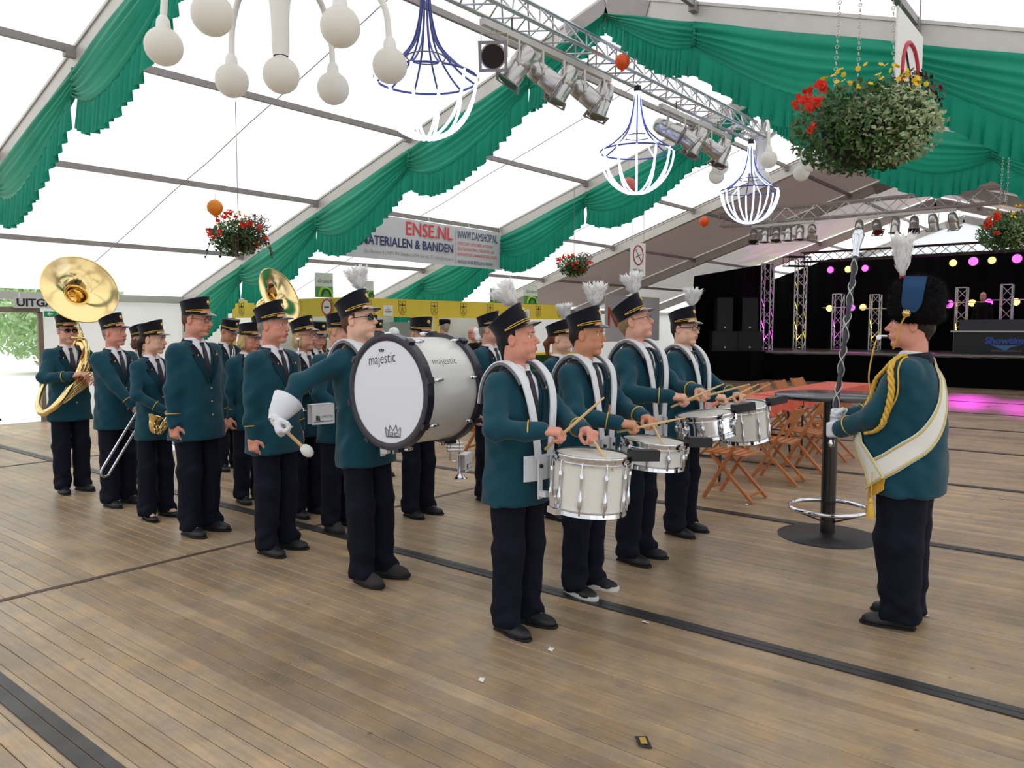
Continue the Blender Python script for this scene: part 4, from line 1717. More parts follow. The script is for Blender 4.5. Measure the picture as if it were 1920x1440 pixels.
def drumstick(label, grip, direction, tail=0.10, L_=0.40, group='drumsticks of the front rank'):
    d = Vector(direction).normalized()
    g_ = Vector(grip)
    q = Vector((0, 0, 1)).rotation_difference(d)
    mb = MB()
    mb.tube([(0, 0, -tail), (0, 0, 0.12), (0, 0, L_ - tail - 0.06), (0, 0, L_ - tail - 0.018)], [0.0078, 0.0078, 0.006, 0.0038], 10)
    mb.sphere((0, 0, L_ - tail - 0.012), (0.0056, 0.0056, 0.010), 8)
    o = mb.build('drumstick', M_WOOD, None, smooth='all')
    o.location = g_
    o.rotation_mode = 'QUATERNION'
    o.rotation_quaternion = q
    tag(o, label, 'drumstick', group)
    return o


def harness(R, label, wide=0.118, low=1.0, group='white drum harnesses', plate=True):
    o = same_place(R, 'drum_harness', label, 'harness', group)
    sd = R.tsd
    for sg in (-1, 1):
        pts = [(sg * wide, 0.15, 1.28), (sg * wide, 0.125, 1.40), (sg * wide, 0.06, 1.482), (sg * wide, -0.02, 1.498), (sg * wide * 0.98, -0.105, 1.43)]
        fr_ = [(sg * wide * 0.90, 1.32), (sg * wide * 0.66, 1.16), (sg * wide * 0.45, low)]
        pts += [(x, front_y(sd, x, z) - 0.02, z) for x, z in fr_]
        P_ = spline(pts, 34)
        for nm, m_, o1, th, w_ in (('strap', M_WHITEP, 0.016, 0.008, 0.054), ('padding', M_PAD, 0.000, 0.016, 0.060)):
            mb = MB()
            V = []
            n = len(P_) - 1
            last = n if nm == 'strap' else int(n * 0.62)
            for i in range(last + 1):
                p = P_[i]
                tg = unit(P_[min(i + 1, n)] - P_[max(i - 1, 0)])
                side = np.array((1.0, 0, 0))
                side = unit(side - tg * (side @ tg))
                nn = np.cross(tg, side) * -1
                if nn @ np.array((0, p[1] - 0.01, p[2] - 1.3)) < 0:
                    nn = -nn
                V += [p - side * w_ / 2 + nn * o1, p + side * w_ / 2 + nn * o1, p + side * w_ / 2 + nn * (o1 + th), p - side * w_ / 2 + nn * (o1 + th)]
            Q = [(i * 4 + k, i * 4 + (k + 1) % 4, (i + 1) * 4 + (k + 1) % 4, (i + 1) * 4 + k) for i in range(last) for k in range(4)]
            Q += [(0, 1, 2, 3), tuple(last * 4 + k for k in (3, 2, 1, 0))]
            mb.add(V, Q)
            if nm == 'strap':
                so = mb.build('strap', m_, o)
            else:
                mb.build('padding', m_, so)
    if plate:
        zc = low - 0.05
        yf = front_y(sd, 0, zc) - 0.028
        mb = MB()
        n = 12
        V = []
        for i in range(n + 1):
            x = -0.13 + 0.26 * i / n
            y = yf + 2.2 * x * x
            V += [(x, y, zc - 0.075), (x, y, zc + 0.065), (x, y - 0.006, zc + 0.065), (x, y - 0.006, zc - 0.075)]
        Q = [(i * 4 + k, i * 4 + (k + 1) % 4, (i + 1) * 4 + (k + 1) % 4, (i + 1) * 4 + k) for i in range(n) for k in range(4)] + [(0, 1, 2, 3), (n * 4 + 3, n * 4 + 2, n * 4 + 1, n * 4)]
        mb.add(V, Q)
        mb.build('belly_plate', M_WHITEP, o)
        for sg in (-1, 1):
            mb = MB()
            mb.box((sg * 0.055, yf - 0.018, zc - 0.06), (0.035, 0.008, 0.22))
            mb.box((sg * 0.055, yf - 0.04, zc - 0.14), (0.03, 0.05, 0.03))
            mb.build('bracket', M_WHITEP, o)
            MB().cyl((sg * 0.055, yf - 0.022, zc + 0.01), (sg * 0.055, yf - 0.035, zc + 0.01), 0.012, 0.010, 12).build('knob', M_BLACKP, o, smooth=True)
    return o


def G(px, py):
    p = at_z(px, py, 0)
    return (p.x, p.y + 0.05)


# ---- front rank: four snare drummers
grp_p = 'band members in green jackets'
RH = dict(w=(-0.165, -0.32, 1.14), d=(0.45, -0.9, -0.05), n=(0.25, 0.05, -1), hint=(-0.9, 0.5, -0.7), curl=(0.62, 0.75, 0.82, 0.88), thumb=0.75)
LH = dict(w=(0.135, -0.36, 1.13), d=(-0.45, -0.9, -0.05), n=(-0.25, 0.05, -1), hint=(0.9, 0.5, -0.7), curl=(0.62, 0.75, 0.82, 0.88), thumb=0.75)
drummers = [
    dict(label='short dark-haired snare drummer nearest the camera, head raised', loc=G(984, 1180), H=1.665, g=1.17, skin='red', hair='black', hairstyle='short', head=(24, 6, 0), plume=True,
         face=dict(jaw=1.1), rh=dict(RH, w=(-0.16, -0.30, 1.17)), lh=dict(LH, w=(0.12, -0.37, 1.15)), hat_tilt=24, shoes='dress', plean=(-18, 0)),
    dict(label='boy snare drummer in white-soled sneakers with bare forehead', loc=G(1106, 1110), H=1.685, g=1.03, skin='tan', hair='dark', head=(16, -3, 0), plume=True,
         face=dict(wide=.95), rh=dict(RH, w=(-0.13, -0.34, 1.12)), lh=LH, hat_tilt=15, shoes='sneaker', plean=(4, 8)),
    dict(label='fair snare drummer in thin glasses looking up', loc=G(1203, 1050), H=1.775, g=1.10, skin='pink', hair='fair', head=(18, 14, 0), plume=True,
         face=dict(wide=1.04), rh=dict(RH, w=(-0.16, -0.34, 1.16)), lh=dict(LH, w=(0.14, -0.38, 1.18)), glasses='thin', hat_tilt=14, shoes='dress', plean=(8, 8)),
    dict(label='snare drummer in black-rimmed glasses at the far end of the front rank', loc=G(1287, 1000), H=1.72, g=1.2, skin='pale', hair='dark', head=(-4, 0, 0), plume=True,
         face=dict(wide=1.08, jaw=1.15), rh=dict(RH, w=(-0.16, -0.33, 1.13)), lh=dict(LH, w=(0.16, -0.37, 1.13)), glasses='thick', hat_tilt=10, shoes='dress', plean=(6, 8)),
]
drum_spec = [
    dict(label='deep white snare drum of the nearest drummer', rad=0.182, depth=0.285, shell=M_DRUMW, tilt=(3, 2), z=0.985),
    dict(label='shallow pale snare drum of the boy in sneakers', rad=0.178, depth=0.15, shell=M_SATIN, tilt=(4, 2), z=0.955),
    dict(label='shallow chrome snare drum of the drummer looking up', rad=0.178, depth=0.15, shell=M_CHROME, tilt=(-5, -5), z=0.985),
    dict(label='deep white snare drum tilted at the far end of the rank', rad=0.178, depth=0.26, shell=M_DRUMW, tilt=(-2, -9), z=1.0),
]
stick_dirs = [((0.30, -0.66, 0.66), (-0.50, -0.75, -0.42)), ((0.55, -0.80, 0.22), (-0.7, -0.65, -0.3)), ((0.75, -0.6, 0.38), (0.35, -0.85, 0.28)), ((0.7, -0.62, 0.42), (-0.3, -0.85, 0.45))]
stick_words = ['nearest drummer', 'boy drummer', 'drummer looking up', 'drummer in black-rimmed glasses']
FR = []
for i, (d, ds) in enumerate(zip(drummers, drum_spec)):
    R = person(group=grp_p, **d)
    FR.append(R)
    s = R.s
    zt = ds['z'] * s / 0.97 + 0.03
    M = Matrix.Translation((R.o.location.x + 0.01, R.o.location.y - 0.49 * s, zt)) @ Matrix.Rotation(math.radians(ds['tilt'][0]), 4, 'X') @ Matrix.Rotation(math.radians(ds['tilt'][1]), 4, 'Y') @ Matrix.Rotation(-PI / 2 + 0.35, 4, 'Z')
    snare_drum(ds['label'], M, ds['rad'], ds['depth'], ds['shell'])
    for hd, dr, wd_ in ((R.rh, stick_dirs[i][0], 'right'), (R.lh, stick_dirs[i][1], 'left')):
        drumstick('wooden drumstick in the %s hand of the %s' % (wd_, stick_words[i]), to_world(R, hd['grip']), dr)
    harness(R, 'white shoulder harness worn by the ' + stick_words[i], low=1.0)
# ---- bass drummer
loc = G(711, 1090)
R = person('tall bass drummer in dark sunglasses swinging his arm out', loc, rz=0.12, back=3.6, H=1.785, g=1.08, skin='pale', hair='brown', head=(16, 3, 0), plume=True, glasses='sun', hat_tilt=15,
           rh=dict(w=(-0.565, 0.15, 1.085), d=(-0.12, -0.4, -0.9), n=(0.6, -0.75, 0.1), hint=(-0.6, 0.8, 0.2), curl=(0.7, 0.8, 0.85, 0.9), thumb=0.8),
           lh=dict(w=(0.33, -0.30, 1.02), d=(-0.2, -0.9, 0.1), n=(-0.9, -0.2, -0.1), hint=(0.9, 0.5, -0.5), curl=(0.6, 0.65, 0.7, 0.75), thumb=0.6), shoes='boot', group=grp_p)
BD = R
harness(R, 'white shoulder harness worn by the bass drummer', low=1.02, plate=True)
bx, by_, bz, br = 3.165, loc[1] - 0.515, 1.262, 0.305
bl0, bl1 = 2.945, 3.385
o = thing('bass_drum', 'white bass drum with black hoops and printed heads', 'drum', (bx, by_, bz))
RY = Matrix.Rotation(PI / 2, 4, 'Y')
hl = (bl1 - bl0) / 2
MB().lathe([(br, -hl + 0.01), (br, hl - 0.01)], 56, RY).build('shell', M_SATIN, o, smooth=True)
for sg, nm in ((-1, 'printed_head'), (1, 'plain_head')):
    prof = [(0.001, sg * (hl + 0.004)), (br * 0.6, sg * (hl + 0.004)), (br * 0.97, sg * (hl + 0.003)), (br, sg * (hl - 0.012))]
    MB().lathe(prof, 56, RY).build(nm, M_HEADB, o, smooth=True)
    prof = [(br - 0.018, sg * (hl + 0.006)), (br + 0.004, sg * (hl + 0.012)), (br + 0.022, sg * (hl + 0.010)), (br + 0.024, sg * (hl - 0.036)), (br + 0.001, sg * (hl - 0.038))]
    MB().lathe(prof, 56, RY).build('hoop', M_HOOP, o, smooth=True)
    for k in range(8):
        a = 2 * PI * (k + 0.7) / 8
        d = Vector((0, math.cos(a), math.sin(a)))
        mb = MB()
        mb.tube([d * (br + 0.028) + Vector((sg * (hl - x_), 0, 0)) for x_ in (-0.004, 0.05, 0.052, 0.085, 0.11, 0.112)], [0.005, 0.005, 0.010, 0.013, 0.008, 0.002], 8)
        lg = mb.build('tension_rod', M_CHROME, o, smooth='all')
        mb = MB()
        q_ = Matrix((Vector((1, 0, 0)), d, Vector((1, 0, 0)).cross(d))).transposed()
        mb.box(d * (br + 0.028) + Vector((sg * (hl - 0.008), 0, 0)), (0.045, 0.022, 0.035), q_)
        mb.build('claw', M_HOOP, lg)
FM = frame((-hl - 0.0065, 0, 0), (0, -1, 0), (0, 0, 1))
lettering('majestic', 0.088, M_INK, o, FM @ Matrix.Translation((-0.045, 0.185, 0)) @ Matrix.Rotation(0.12, 4, 'Z'), shear=0.12, sx=0.8, bold=-0.001, name='head_lettering')
# crown over the j, and maker's crown below
mb = MB()
for a_ in (-0.018, 0.0, 0.018):
    p = FM @ Vector((-0.045 + a_, 0.238 + 0.004 * (a_ == 0), 0))
    q = FM @ Vector((-0.045 + a_ * 0.5, 0.224, 0))
    mb.tube([p, q], [0.005, 0.002], 6)
mb.build('head_crown', M_INK, o)
mb = MB()
cr_ = [(-0.055, -0.252), (-0.062, -0.198), (-0.034, -0.222), (-0.025, -0.186), (0.0, -0.214), (0.025, -0.180), (0.036, -0.214), (0.060, -0.190), (0.056, -0.244)]
mb.tube([FM @ Vector((x_ + 0.045, y_, 0.0005)) for x_, y_ in cr_], 0.0022, 5, closed=True)
mb.build('maker_crown', M_INK, o)
lettering('REMO', 0.036, M_INK, o, FM @ Matrix.Translation((0.046, -0.236, 0.0006)) @ Matrix.Rotation(0.07, 4, 'Z'), name='maker_lettering', sx=0.95)
# lettering on the curved shell, facing the viewer
me = text_mesh('majestic', 0.066, shear=0.12, sx=0.9, bold=-0.0012)
me.update()
for v in me.vertices:
    a_ = math.radians(196) - (v.co.y + 0.0) / br - math.radians(51)
    v.co = Vector((v.co.x - 0.028, (br + 0.0012) * math.cos(a_), (br + 0.0012) * math.sin(a_)))
me.materials.append(M_INK)
link(bpy.data.objects.new('shell_lettering', me), o)
# gauntlet on the striking hand (part of the drummer) and the mallet
hd = R.rh
ax = unit(np.asarray(R.ER) - np.asarray(R.WR))
q = Vector((0, 0, 1)).rotation_difference(Vector(ax))
gm = q.to_matrix().to_4x4()
gm.translation = Vector(R.WR)
go = thing('glove', None, None, parent=R.o)
MB().lathe([(0.036, -0.03), (0.044, -0.01), (0.060, 0.02), (0.078, 0.08), (0.094, 0.13), (0.092, 0.131), (0.075, 0.08), (0.056, 0.02)], 24, gm).build('gauntlet_cuff', M_GLOVE, go, smooth='all')
gs = Sdf()
add_hand(gs, R.WR, hd['d'], hd['n'], True, (0.7, 0.8, 0.85, 0.9), 0.8, 1.32, 1.0)
sdf_obj('glove_hand', gs, 0.0075, M_GLOVE, go)
gp = to_world(R, hd['grip'])
mo = thing('bass_drum_mallet', 'wooden bass drum mallet with a white felt head', 'mallet', gp)
dm = (at_y(583, 852, gp.y - 0.06) - gp).normalized()
q = Vector((0, 0, 1)).rotation_difference(dm)
mo.rotation_mode = 'QUATERNION'
mo.rotation_quaternion = q
MB().tube([(0, 0, -0.09), (0, 0, 0.16)], 0.010, 10).build('handle', M_WOOD, mo, smooth=True)
MB().sphere((0, 0, 0.185), (0.034, 0.034, 0.046), 14).build('felt_head', M_FELT, mo, smooth='all')


# ------------------------------------------------------------------ brass and woodwind
def sousaphone(R, label, turn=-0.05):
    o = same_place(R, 'sousaphone', label, 'sousaphone', 'sousaphones')
    c = np.array((-0.06, 0.0, 1.17))
    a_, b_ = np.array((0.235, 0.03, 0.315)), np.array((-0.05, -0.285, -0.11))
    pts, rr = [], []
    n = 44
    for i in range(n + 1):
        ph = math.radians(70 - 400 * i / n * 0.80)
        pts.append(c + a_ * math.cos(ph + PI) * 1.0 + b_ * math.sin(ph + PI))
        rr.append(0.022 + 0.030 * i / n)
    MB().tube(pts, rr, 14).build('body_ring', M_BRASS, o, smooth='all')
    e = pts[-1]
    bc = np.array((0.07, -0.20, 1.965))
    up = spline([pts[-3], e, (0.17, 0.16, 1.52), (0.13, 0.20, 1.74), (0.10, 0.14, 1.92), (0.085, 0.02, 1.962)], 24)
    MB().tube(up, [0.05 + 0.018 * i / 24 for i in range(25)], 14).build('upper_branch', M_BRASS, o, smooth='all')
    prof = []
    for i in range(22):
        t = i / 21
        prof.append((0.068 + 0.272 * (t ** 3.6) + 0.02 * t, 0.0 + 0.235 * t ** 0.75))
    prof += [(0.364, 0.236), (0.362, 0.242), (0.352, 0.240)]
    d = Vector((turn, -1, 0.42)).normalized()
    q = Vector((0, 0, 1)).rotation_difference(d).to_matrix().to_4x4()
    q.translation = Vector((0.085, 0.03, 1.962))
    MB().lathe(prof, 56, q).build('bell', M_BRASS, o, smooth='all')
    # valve block and tubing in front
    mb = MB()
    base = np.array((-0.02, -0.27, 1.13))
    for k in range(3):
        p = base + np.array((0.045 * k - 0.02, 0.0, 0.03 * k))
        mb.cyl(p, p + np.array((0.05, -0.03, 0.15)), 0.019, 0.019, 12)
        mb.cyl(p + np.array((0.05, -0.03, 0.15)), p + np.array((0.06, -0.036, 0.18)), 0.011, 0.011, 10)
    mb.build('valve_block', M_BRASS, o, smooth=True)
    for k in range(4):
        p = np.array((-0.17 + 0.01 * k, -0.245 - 0.012 * k, 0.965 + 0.035 * k))
        mb = MB()
        mb.tube(spline([p, p + np.array((0.10, -0.02, 0.075)), p + np.array((0.21, -0.02, 0.15)), p + np.array((0.235, -0.03, 0.135)), p + np.array((0.12, -0.03, 0.05)), p + np.array((0.02, -0.015, -0.03)), p], 30), 0.0115, 8)
        mb.build('tuning_slide', M_BRASS, o, smooth='all')
    mp = R.T((0, -0.115, -0.058))
    mb = MB()
    mb.tube(spline([mp, mp + np.array((0.03, -0.05, 0.0)), mp + np.array((0.10, -0.06, -0.02)), np.array((0.10, -0.20, 1.44)), np.array((0.06, -0.26, 1.30)), np.array((0.02, -0.27, 1.2))], 26), 0.0095, 8)
    mb.tube([mp + np.array((0, 0.015, 0)), mp + np.array((0, -0.01, 0)), mp + np.array((0.02, -0.045, 0))], [0.018, 0.015, 0.008], 10)
    mb.build('mouthpipe', M_BRASS, o, smooth='all')
    return o


def trumpet(label, M, group='silver trumpets'):
    """origin at the valves, bell along +X"""
    o = thing('trumpet', label, 'trumpet', group=group)
    o.matrix_world = M
    prof = [(0.0062, -0.02), (0.0066, 0.10), (0.008, 0.16), (0.012, 0.20), (0.021, 0.232), (0.038, 0.256), (0.058, 0.270), (0.061, 0.271), (0.058, 0.268)]
    MB().lathe(prof, 24, Matrix.Translation((0, 0, 0.05)) @ Matrix.Rotation(PI / 2, 4, 'Y')).build('bell', M_SILVER, o, smooth='all')
    mb = MB()
    mb.tube(spline([(-0.02, 0, 0.05), (-0.10, 0, 0.05), (-0.145, 0, 0.03), (-0.145, 0, -0.01), (-0.10, 0, -0.03), (0.0, 0, -0.03)], 24), 0.0062, 8)
    mb.tube(spline([(-0.24, 0.012, 0.05), (0.06, 0.012, 0.05), (0.115, 0.012, 0.045), (0.125, 0.012, 0.01), (0.115, 0.012, -0.026), (0.06, 0.012, -0.03), (0.0, 0.01, -0.03)], 30), 0.0062, 8)
    mb.build('tubing', M_SILVER, o, smooth='all')
    MB().tube([(-0.235, 0.012, 0.05), (-0.27, 0.012, 0.05), (-0.30, 0.012, 0.05), (-0.322, 0.012, 0.05)], [0.005, 0.0065, 0.008, 0.0135], 12).build('mouthpiece', M_SILVER, o, smooth='all')
    for k in range(3):
        mb = MB()
        x = -0.028 + 0.028 * k
        mb.cyl((x, 0.006, -0.055), (x, 0.006, 0.062), 0.0115, 0.0115, 12)
        mb.cyl((x, 0.006, 0.062), (x, 0.006, 0.085), 0.003, 0.003, 6)
        mb.cyl((x, 0.006, 0.085), (x, 0.006, 0.089), 0.0075, 0.0075, 10)
        mb.build('valve', M_SILVER, o, smooth=True)
    return o


def clarinet(label, top, bottom):
    o = thing('clarinet', label, 'clarinet', bottom)
    d = Vector(top) - Vector(bottom)
    L_ = d.length
    o.rotation_mode = 'QUATERNION'
    o.rotation_quaternion = Vector((0, 0, 1)).rotation_difference(d.normalized())
    MB().tube([(0, 0, z * L_) for z in (0, 0.01, 0.05, 0.13, 0.3, 0.31, 0.6, 0.61, 0.86, 0.87, 0.9, 1.0)], [0.032, 0.031, 0.022, 0.0155, 0.0145, 0.0155, 0.0145, 0.0155, 0.0145, 0.016, 0.012, 0.006], 12).build('tube', M_EBONY, o, smooth='all')
    r = random.Random(5)
    for k in range(16):
        z = L_ * (0.14 + 0.045 * k)
        a = r.uniform(2.6, 5.6)
        mb = MB()
        mb.cyl((0.015 * math.cos(a), 0.015 * math.sin(a), z), (0.021 * math.cos(a), 0.021 * math.sin(a), z), 0.0085, 0.0085, 8)
        mb.tube([(0.019 * math.cos(a), 0.019 * math.sin(a), z), (0.019 * math.cos(a + 0.2), 0.019 * math.sin(a + 0.2), z + 0.04)], 0.0028, 5)
        mb.build('key', M_SILVER, o, smooth=True)
    return o


def music_folder(label, M, group='white card music folders'):
    o = thing('music_folder', label, 'music holder', group=group)
    o.matrix_world = M
    mb = MB()
    mb.box((0, -0.034, 0), (0.18, 0.004, 0.145))
    mb.box((0, 0.034, 0), (0.18, 0.004, 0.145))
    mb.box((0, 0, 0.0725), (0.18, 0.072, 0.004))
    mb.build('card_box', M_CARD, o)
    LM = frame((0.0, -0.0366, 0), (1, 0, 0), (0, 0, 1))
    lettering('AMICITIA', 0.024, M_INK, o, LM @ Matrix.Translation((0.03, -0.018, 0)), name='club_lettering', sx=0.9)
    mb = MB()
    mb.box((-0.052, -0.0367, -0.022), (0.016, 0.001, 0.030))
    mb.box((-0.036, -0.0367, -0.028), (0.012, 0.001, 0.034))
    mb.box((-0.044, -0.0367, -0.042), (0.036, 0.001, 0.006))
    mb.build('club_emblem', M_INK, o)
    MB().box((0.0, -0.0367, -0.052), (0.15, 0.001, 0.004)).build('printed_rule', M_INK, o)
    return o


# ---- the file nearest the camera
SP = person('sousaphone player in dark glasses at the far left of the band', G(141, 922), H=1.70, g=1.08, skin='pink', hair='dark', head=(0, -2, 0), glasses='sun', hat_tilt=10,
            rh=dict(w=(-0.10, -0.33, 1.20), d=(0.8, -0.4, 0.25), n=(0.2, 0.2, -0.9), hint=(-0.8, -0.1, -0.9), curl=(0.35, 0.4, 0.45, 0.5), thumb=0.3),
            lh=dict(w=(0.16, -0.28, 1.14), d=(-0.5, -0.7, 0.2), n=(-0.5, 0.2, -0.6), hint=(0.9, 0.2, -0.8)), group=grp_p)
sousaphone(SP, 'shining brass sousaphone of the player at the far left')
TB = person('grey-templed trombone player standing beside the sousaphone', G(229, 947), rz=0.22, H=1.685, g=1.08, skin='red', hair='grey', head=(16, 0, 0), hat_tilt=15, face=dict(jaw=1.05),
            rh=dict(w=(-0.02, -0.30, 0.93), d=(0.7, -0.6, -0.4), n=(0.3, 0.3, -0.8), hint=(-0.9, 0.4, -0.4), curl=(0.7, 0.75, 0.8, 0.85), thumb=0.7),
            lh=dict(w=(0.06, -0.28, 0.97), d=(-0.7, -0.6, -0.4), n=(-0.3, 0.3, -0.8), hint=(0.9, 0.4, -0.4), curl=(0.7, 0.75, 0.8, 0.85), thumb=0.7), group=grp_p)
hp_ = to_world(TB, TB.rh['grip'])
to = thing('trombone', 'silver trombone held down in front of the grey-templed player', 'trombone', hp_)
end = at_y(198, 884, hp_.y - 0.10)
ax = (end - hp_).normalized()
sv = Vector((1, 0.2, 0.1)).cross(ax).cross(ax).normalized()
L_ = (end - hp_).length
for sg, nm in ((-1, 'slide_tube'), (1, 'slide_tube')):
    MB().tube([-ax * 0.05 + sv * 0.04 * sg, ax * L_ + sv * 0.04 * sg], 0.0105, 10).build(nm, M_SILVER, to, smooth=True)
MB().tube([ax * L_ + sv * 0.04 * math.cos(a_ * PI / 8) + ax * 0.045 * math.sin(a_ * PI / 8) for a_ in range(9)], 0.0105, 8).build('slide_bow', M_SILVER, to, smooth='all')
MB().tube([ax * 0.02 - sv * 0.045, ax * 0.02 + sv * 0.045], 0.006, 8).build('brace', M_SILVER, to, smooth=True)
MB().tube([ax * (0.20) - sv * 0.045, ax * (0.20) + sv * 0.045], 0.006, 8).build('brace', M_SILVER, to, smooth=True)
bd = Vector((0.25, -0.1, -0.95)).normalized()
MB().tube(spline([sv * 0.04 - ax * 0.05, sv * 0.05 - ax * 0.12, sv * 0.10 - ax * 0.14 + Vector((0.05, 0, 0)), Vector((0.14, 0.02, 0.02)), Vector((0.16, 0.02, -0.10))], 20), 0.010, 8).build('bell_tube', M_SILVER, to, smooth='all')
q = Vector((0, 0, 1)).rotation_difference(bd).to_matrix().to_4x4()
q.translation = Vector((0.16, 0.02, -0.08))
MB().lathe([(0.010, 0.0), (0.014, 0.12), (0.03, 0.22), (0.06, 0.28), (0.095, 0.31), (0.098, 0.312)], 28, q).build('bell', M_SILVER, to, smooth='all')

SX = person('young woman in ballet flats with a saxophone, smiling sideways', G(300, 972), rz=0.16, H=1.625, g=0.95, female=True, skin='pale', hair='dark', hairstyle='ponytail', head=(26, -4, 0), face=dict(smile=0.8, lip=1.0), hat_tilt=14,
            rh=dict(w=(-0.09, -0.27, 1.02), d=(0.7, -0.5, -0.3), n=(0.1, 0.4, -0.8), hint=(-0.9, 0.3, -0.5), curl=(0.4, 0.5, 0.55, 0.6), thumb=0.5),
            lh=dict(w=(0.14, -0.22, 0.98), d=(-0.5, -0.7, -0.3), n=(-0.5, 0.2, -0.6), hint=(0.9, 0.3, -0.5)), shoes='flat', group=grp_p)
so = same_place(SX, 'saxophone', 'gold alto saxophone held at the waist of the young woman', 'saxophone')
body = spline([(0.04, -0.24, 1.20), (-0.02, -0.28, 1.04), (-0.12, -0.30, 0.90), (-0.165, -0.30, 0.84), (-0.215, -0.30, 0.86), (-0.22, -0.30, 0.92), (-0.20, -0.31, 0.985)], 40)
MB().tube(body, [0.012 + 0.032 * (i / 40) ** 1.4 for i in range(36)] + [0.043, 0.048, 0.054, 0.060, 0.066], 14, caps=False).build('body', M_BRASS, so, smooth='all')
r_ = random.Random(2)
for k in range(20):
    i = 3 + int(k * 1.7)
    p = Vector(body[i]) + Vector((r_.uniform(-.5, .5), -0.75, r_.uniform(-.3, .5))).normalized() * (0.014 + 0.030 * (i / 40) ** 1.4 + 0.012)
    MB().sphere(p, (0.016, 0.008, 0.016), 8).build('key_cup', M_BRASS, so, smooth='all')
MB().tube([Vector(body[i]) + Vector((0.02, -0.045, 0.01)) for i in range(4, 30, 3)], 0.004, 6).build('key_rod', M_BRASS, so, smooth='all')

PA = person('tall man in spectacles with arms straight down, gazing right', G(382, 1000), rz=0.22, H=1.80, g=1.14, skin='red', hair='brown', head=(16, -6, 0), glasses='thin', hat_tilt=10, face=dict(jaw=1.1, nose=1.15), group=grp_p)
PB = person('broad man with cropped grey hair and arms down behind the bass drummer', G(527, 1035), rz=0.22, H=1.745, g=1.17, skin='red', hair='grey', head=(14, 0, 0), hat_tilt=14, face=dict(jaw=1.15, wide=1.05), group=grp_p)

# ---- the files behind
CL = person('clarinet player looking down, behind the tall man in spectacles', (4.86, 8.15), H=1.70, skin='tan', hair='dark', head=(10, -22, 0), hat_tilt=6, group=grp_p, detail=0.8,
            rh=dict(w=(-0.12, -0.25, 0.92), d=(0.6, -0.7, -0.2), n=(0.4, 0.3, -0.6), hint=(-0.9, 0.4, -0.4)),
            lh=dict(w=(0.12, -0.28, 1.05), d=(-0.7, -0.6, -0.1), n=(-0.3, 0.3, -0.7), hint=(0.9, 0.4, -0.4)))
clarinet('black clarinet with silver keys held upright behind the tall man', at_y(434, 640, 7.0), at_y(443, 762, 6.9))
W1 = person('woman with short blonde hair and earrings beside the broad man', (4.07, 6.47), H=1.63, female=True, g=1.05, skin='red', hair='blonde', hairstyle='bob', head=(18, -12, 0), hat_tilt=12, group=grp_p, detail=0.8)
W2 = person('smiling blonde woman in glasses behind the bass drummer', (4.08, 5.62), H=1.655, female=True, g=1.05, skin='pink', hair='blonde', hairstyle='bob', head=(16, 0, 0), glasses='thin', face=dict(smile=1.0), hat_tilt=14, group=grp_p, detail=0.8,
            rh=dict(w=(-0.02, -0.22, 1.18), d=(0.3, -0.5, 0.8), n=(0.5, 0.2, -0.2), hint=(-0.9, 0.3, -0.6)))
M = frame(at_y(562, 706, 5.36), (0.05, 0.05, -1), (0.6, -0.8, 0))
trumpet('silver trumpet held upright by the smiling blonde woman', M @ Matrix.Rotation(0, 4, 'X'))
W3 = person('girl with long brown hair looking down behind the blonde woman', (4.86, 6.5), H=1.66, female=True, g=0.95, skin='pink', hair='auburn', hairstyle='long', head=(-8, -20, 0), hat_tilt=8, group=grp_p, detail=0.8)
W4 = person('fair-haired player holding a white music folder behind the bass drummer', (3.97, 5.02), H=1.70, g=1.0, skin='pink', hair='blonde', hairstyle='short', head=(20, -8, 0), hat_tilt=12, group=grp_p, detail=0.8,
            rh=dict(w=(-0.12, -0.23, 0.985), d=(0.8, -0.6, -0.1), n=(0.1, 0.3, 0.9), hint=(-0.9, 0.4, -0.4), curl=(0.6, 0.6, 0.6, 0.6)), shoes='boot')
c_ = at_y(602, 776, 4.66)
music_folder('white music folder printed with the club name beside the bass drummer', frame(c_, (1, -0.15, 0.0), (0.1, 1, 0)))
H1 = person('player with auburn hair half hidden between trombone and saxophone', (3.93, 8.25), H=1.60, female=True, skin='pale', hair='auburn', hairstyle='bob', head=(10, 0, 0), hat_tilt=12, group=grp_p, detail=0.6)
S2 = person('second sousaphone player hidden behind the broad man', (5.45, 8.35), H=1.72, skin='pink', hair='dark', head=(0, 0, 0), group=grp_p, detail=0.6,
            rh=dict(w=(-0.10, -0.33, 1.20), d=(0.8, -0.4, 0.25), n=(0.2, 0.2, -0.9), hint=(-0.8, -0.1, -0.9)))
sousaphone(S2, 'second sousaphone with its bell above the smiling woman', 0.35)
H2 = person('musician in a black peaked cap glimpsed over the bass drum rim', (5.62, 6.5), H=1.66, skin='red', hair='dark', head=(0, -6, 0), hat_tilt=4, group=grp_p, detail=0.6)
H3 = person('trumpeter bowing the head behind the top of the bass drum', (4.69, 4.86), H=1.68, skin='pink', hair='grey', head=(-6, -20, 0), hat_tilt=16, group=grp_p, detail=0.8,
            rh=dict(w=(-0.1, -0.2, 0.95), d=(0.6, -0.7, -0.4), n=(0.4, 0.2, -0.6), hint=(-0.9, 0.4, -0.4)),
            lh=dict(w=(0.21, -0.26, 0.99), d=(0.2, -0.6, -0.6), n=(-0.6, 0.2, -0.4), hint=(0.9, 0.4, -0.4), curl=(0.7, 0.7, 0.8, 0.8)))
pt = at_y(851, 838, 4.46)
trumpet('silver trumpet hanging bell down under the bass drum', frame(pt, (0.02, 0.0, -1), (0.5, 0.8, 0)))
music_folder('white music folder clipped to the hanging trumpet', frame(at_y(872, 866, 4.44), (0.9, 0.4, 0.0), (-0.4, 0.9, 0)))
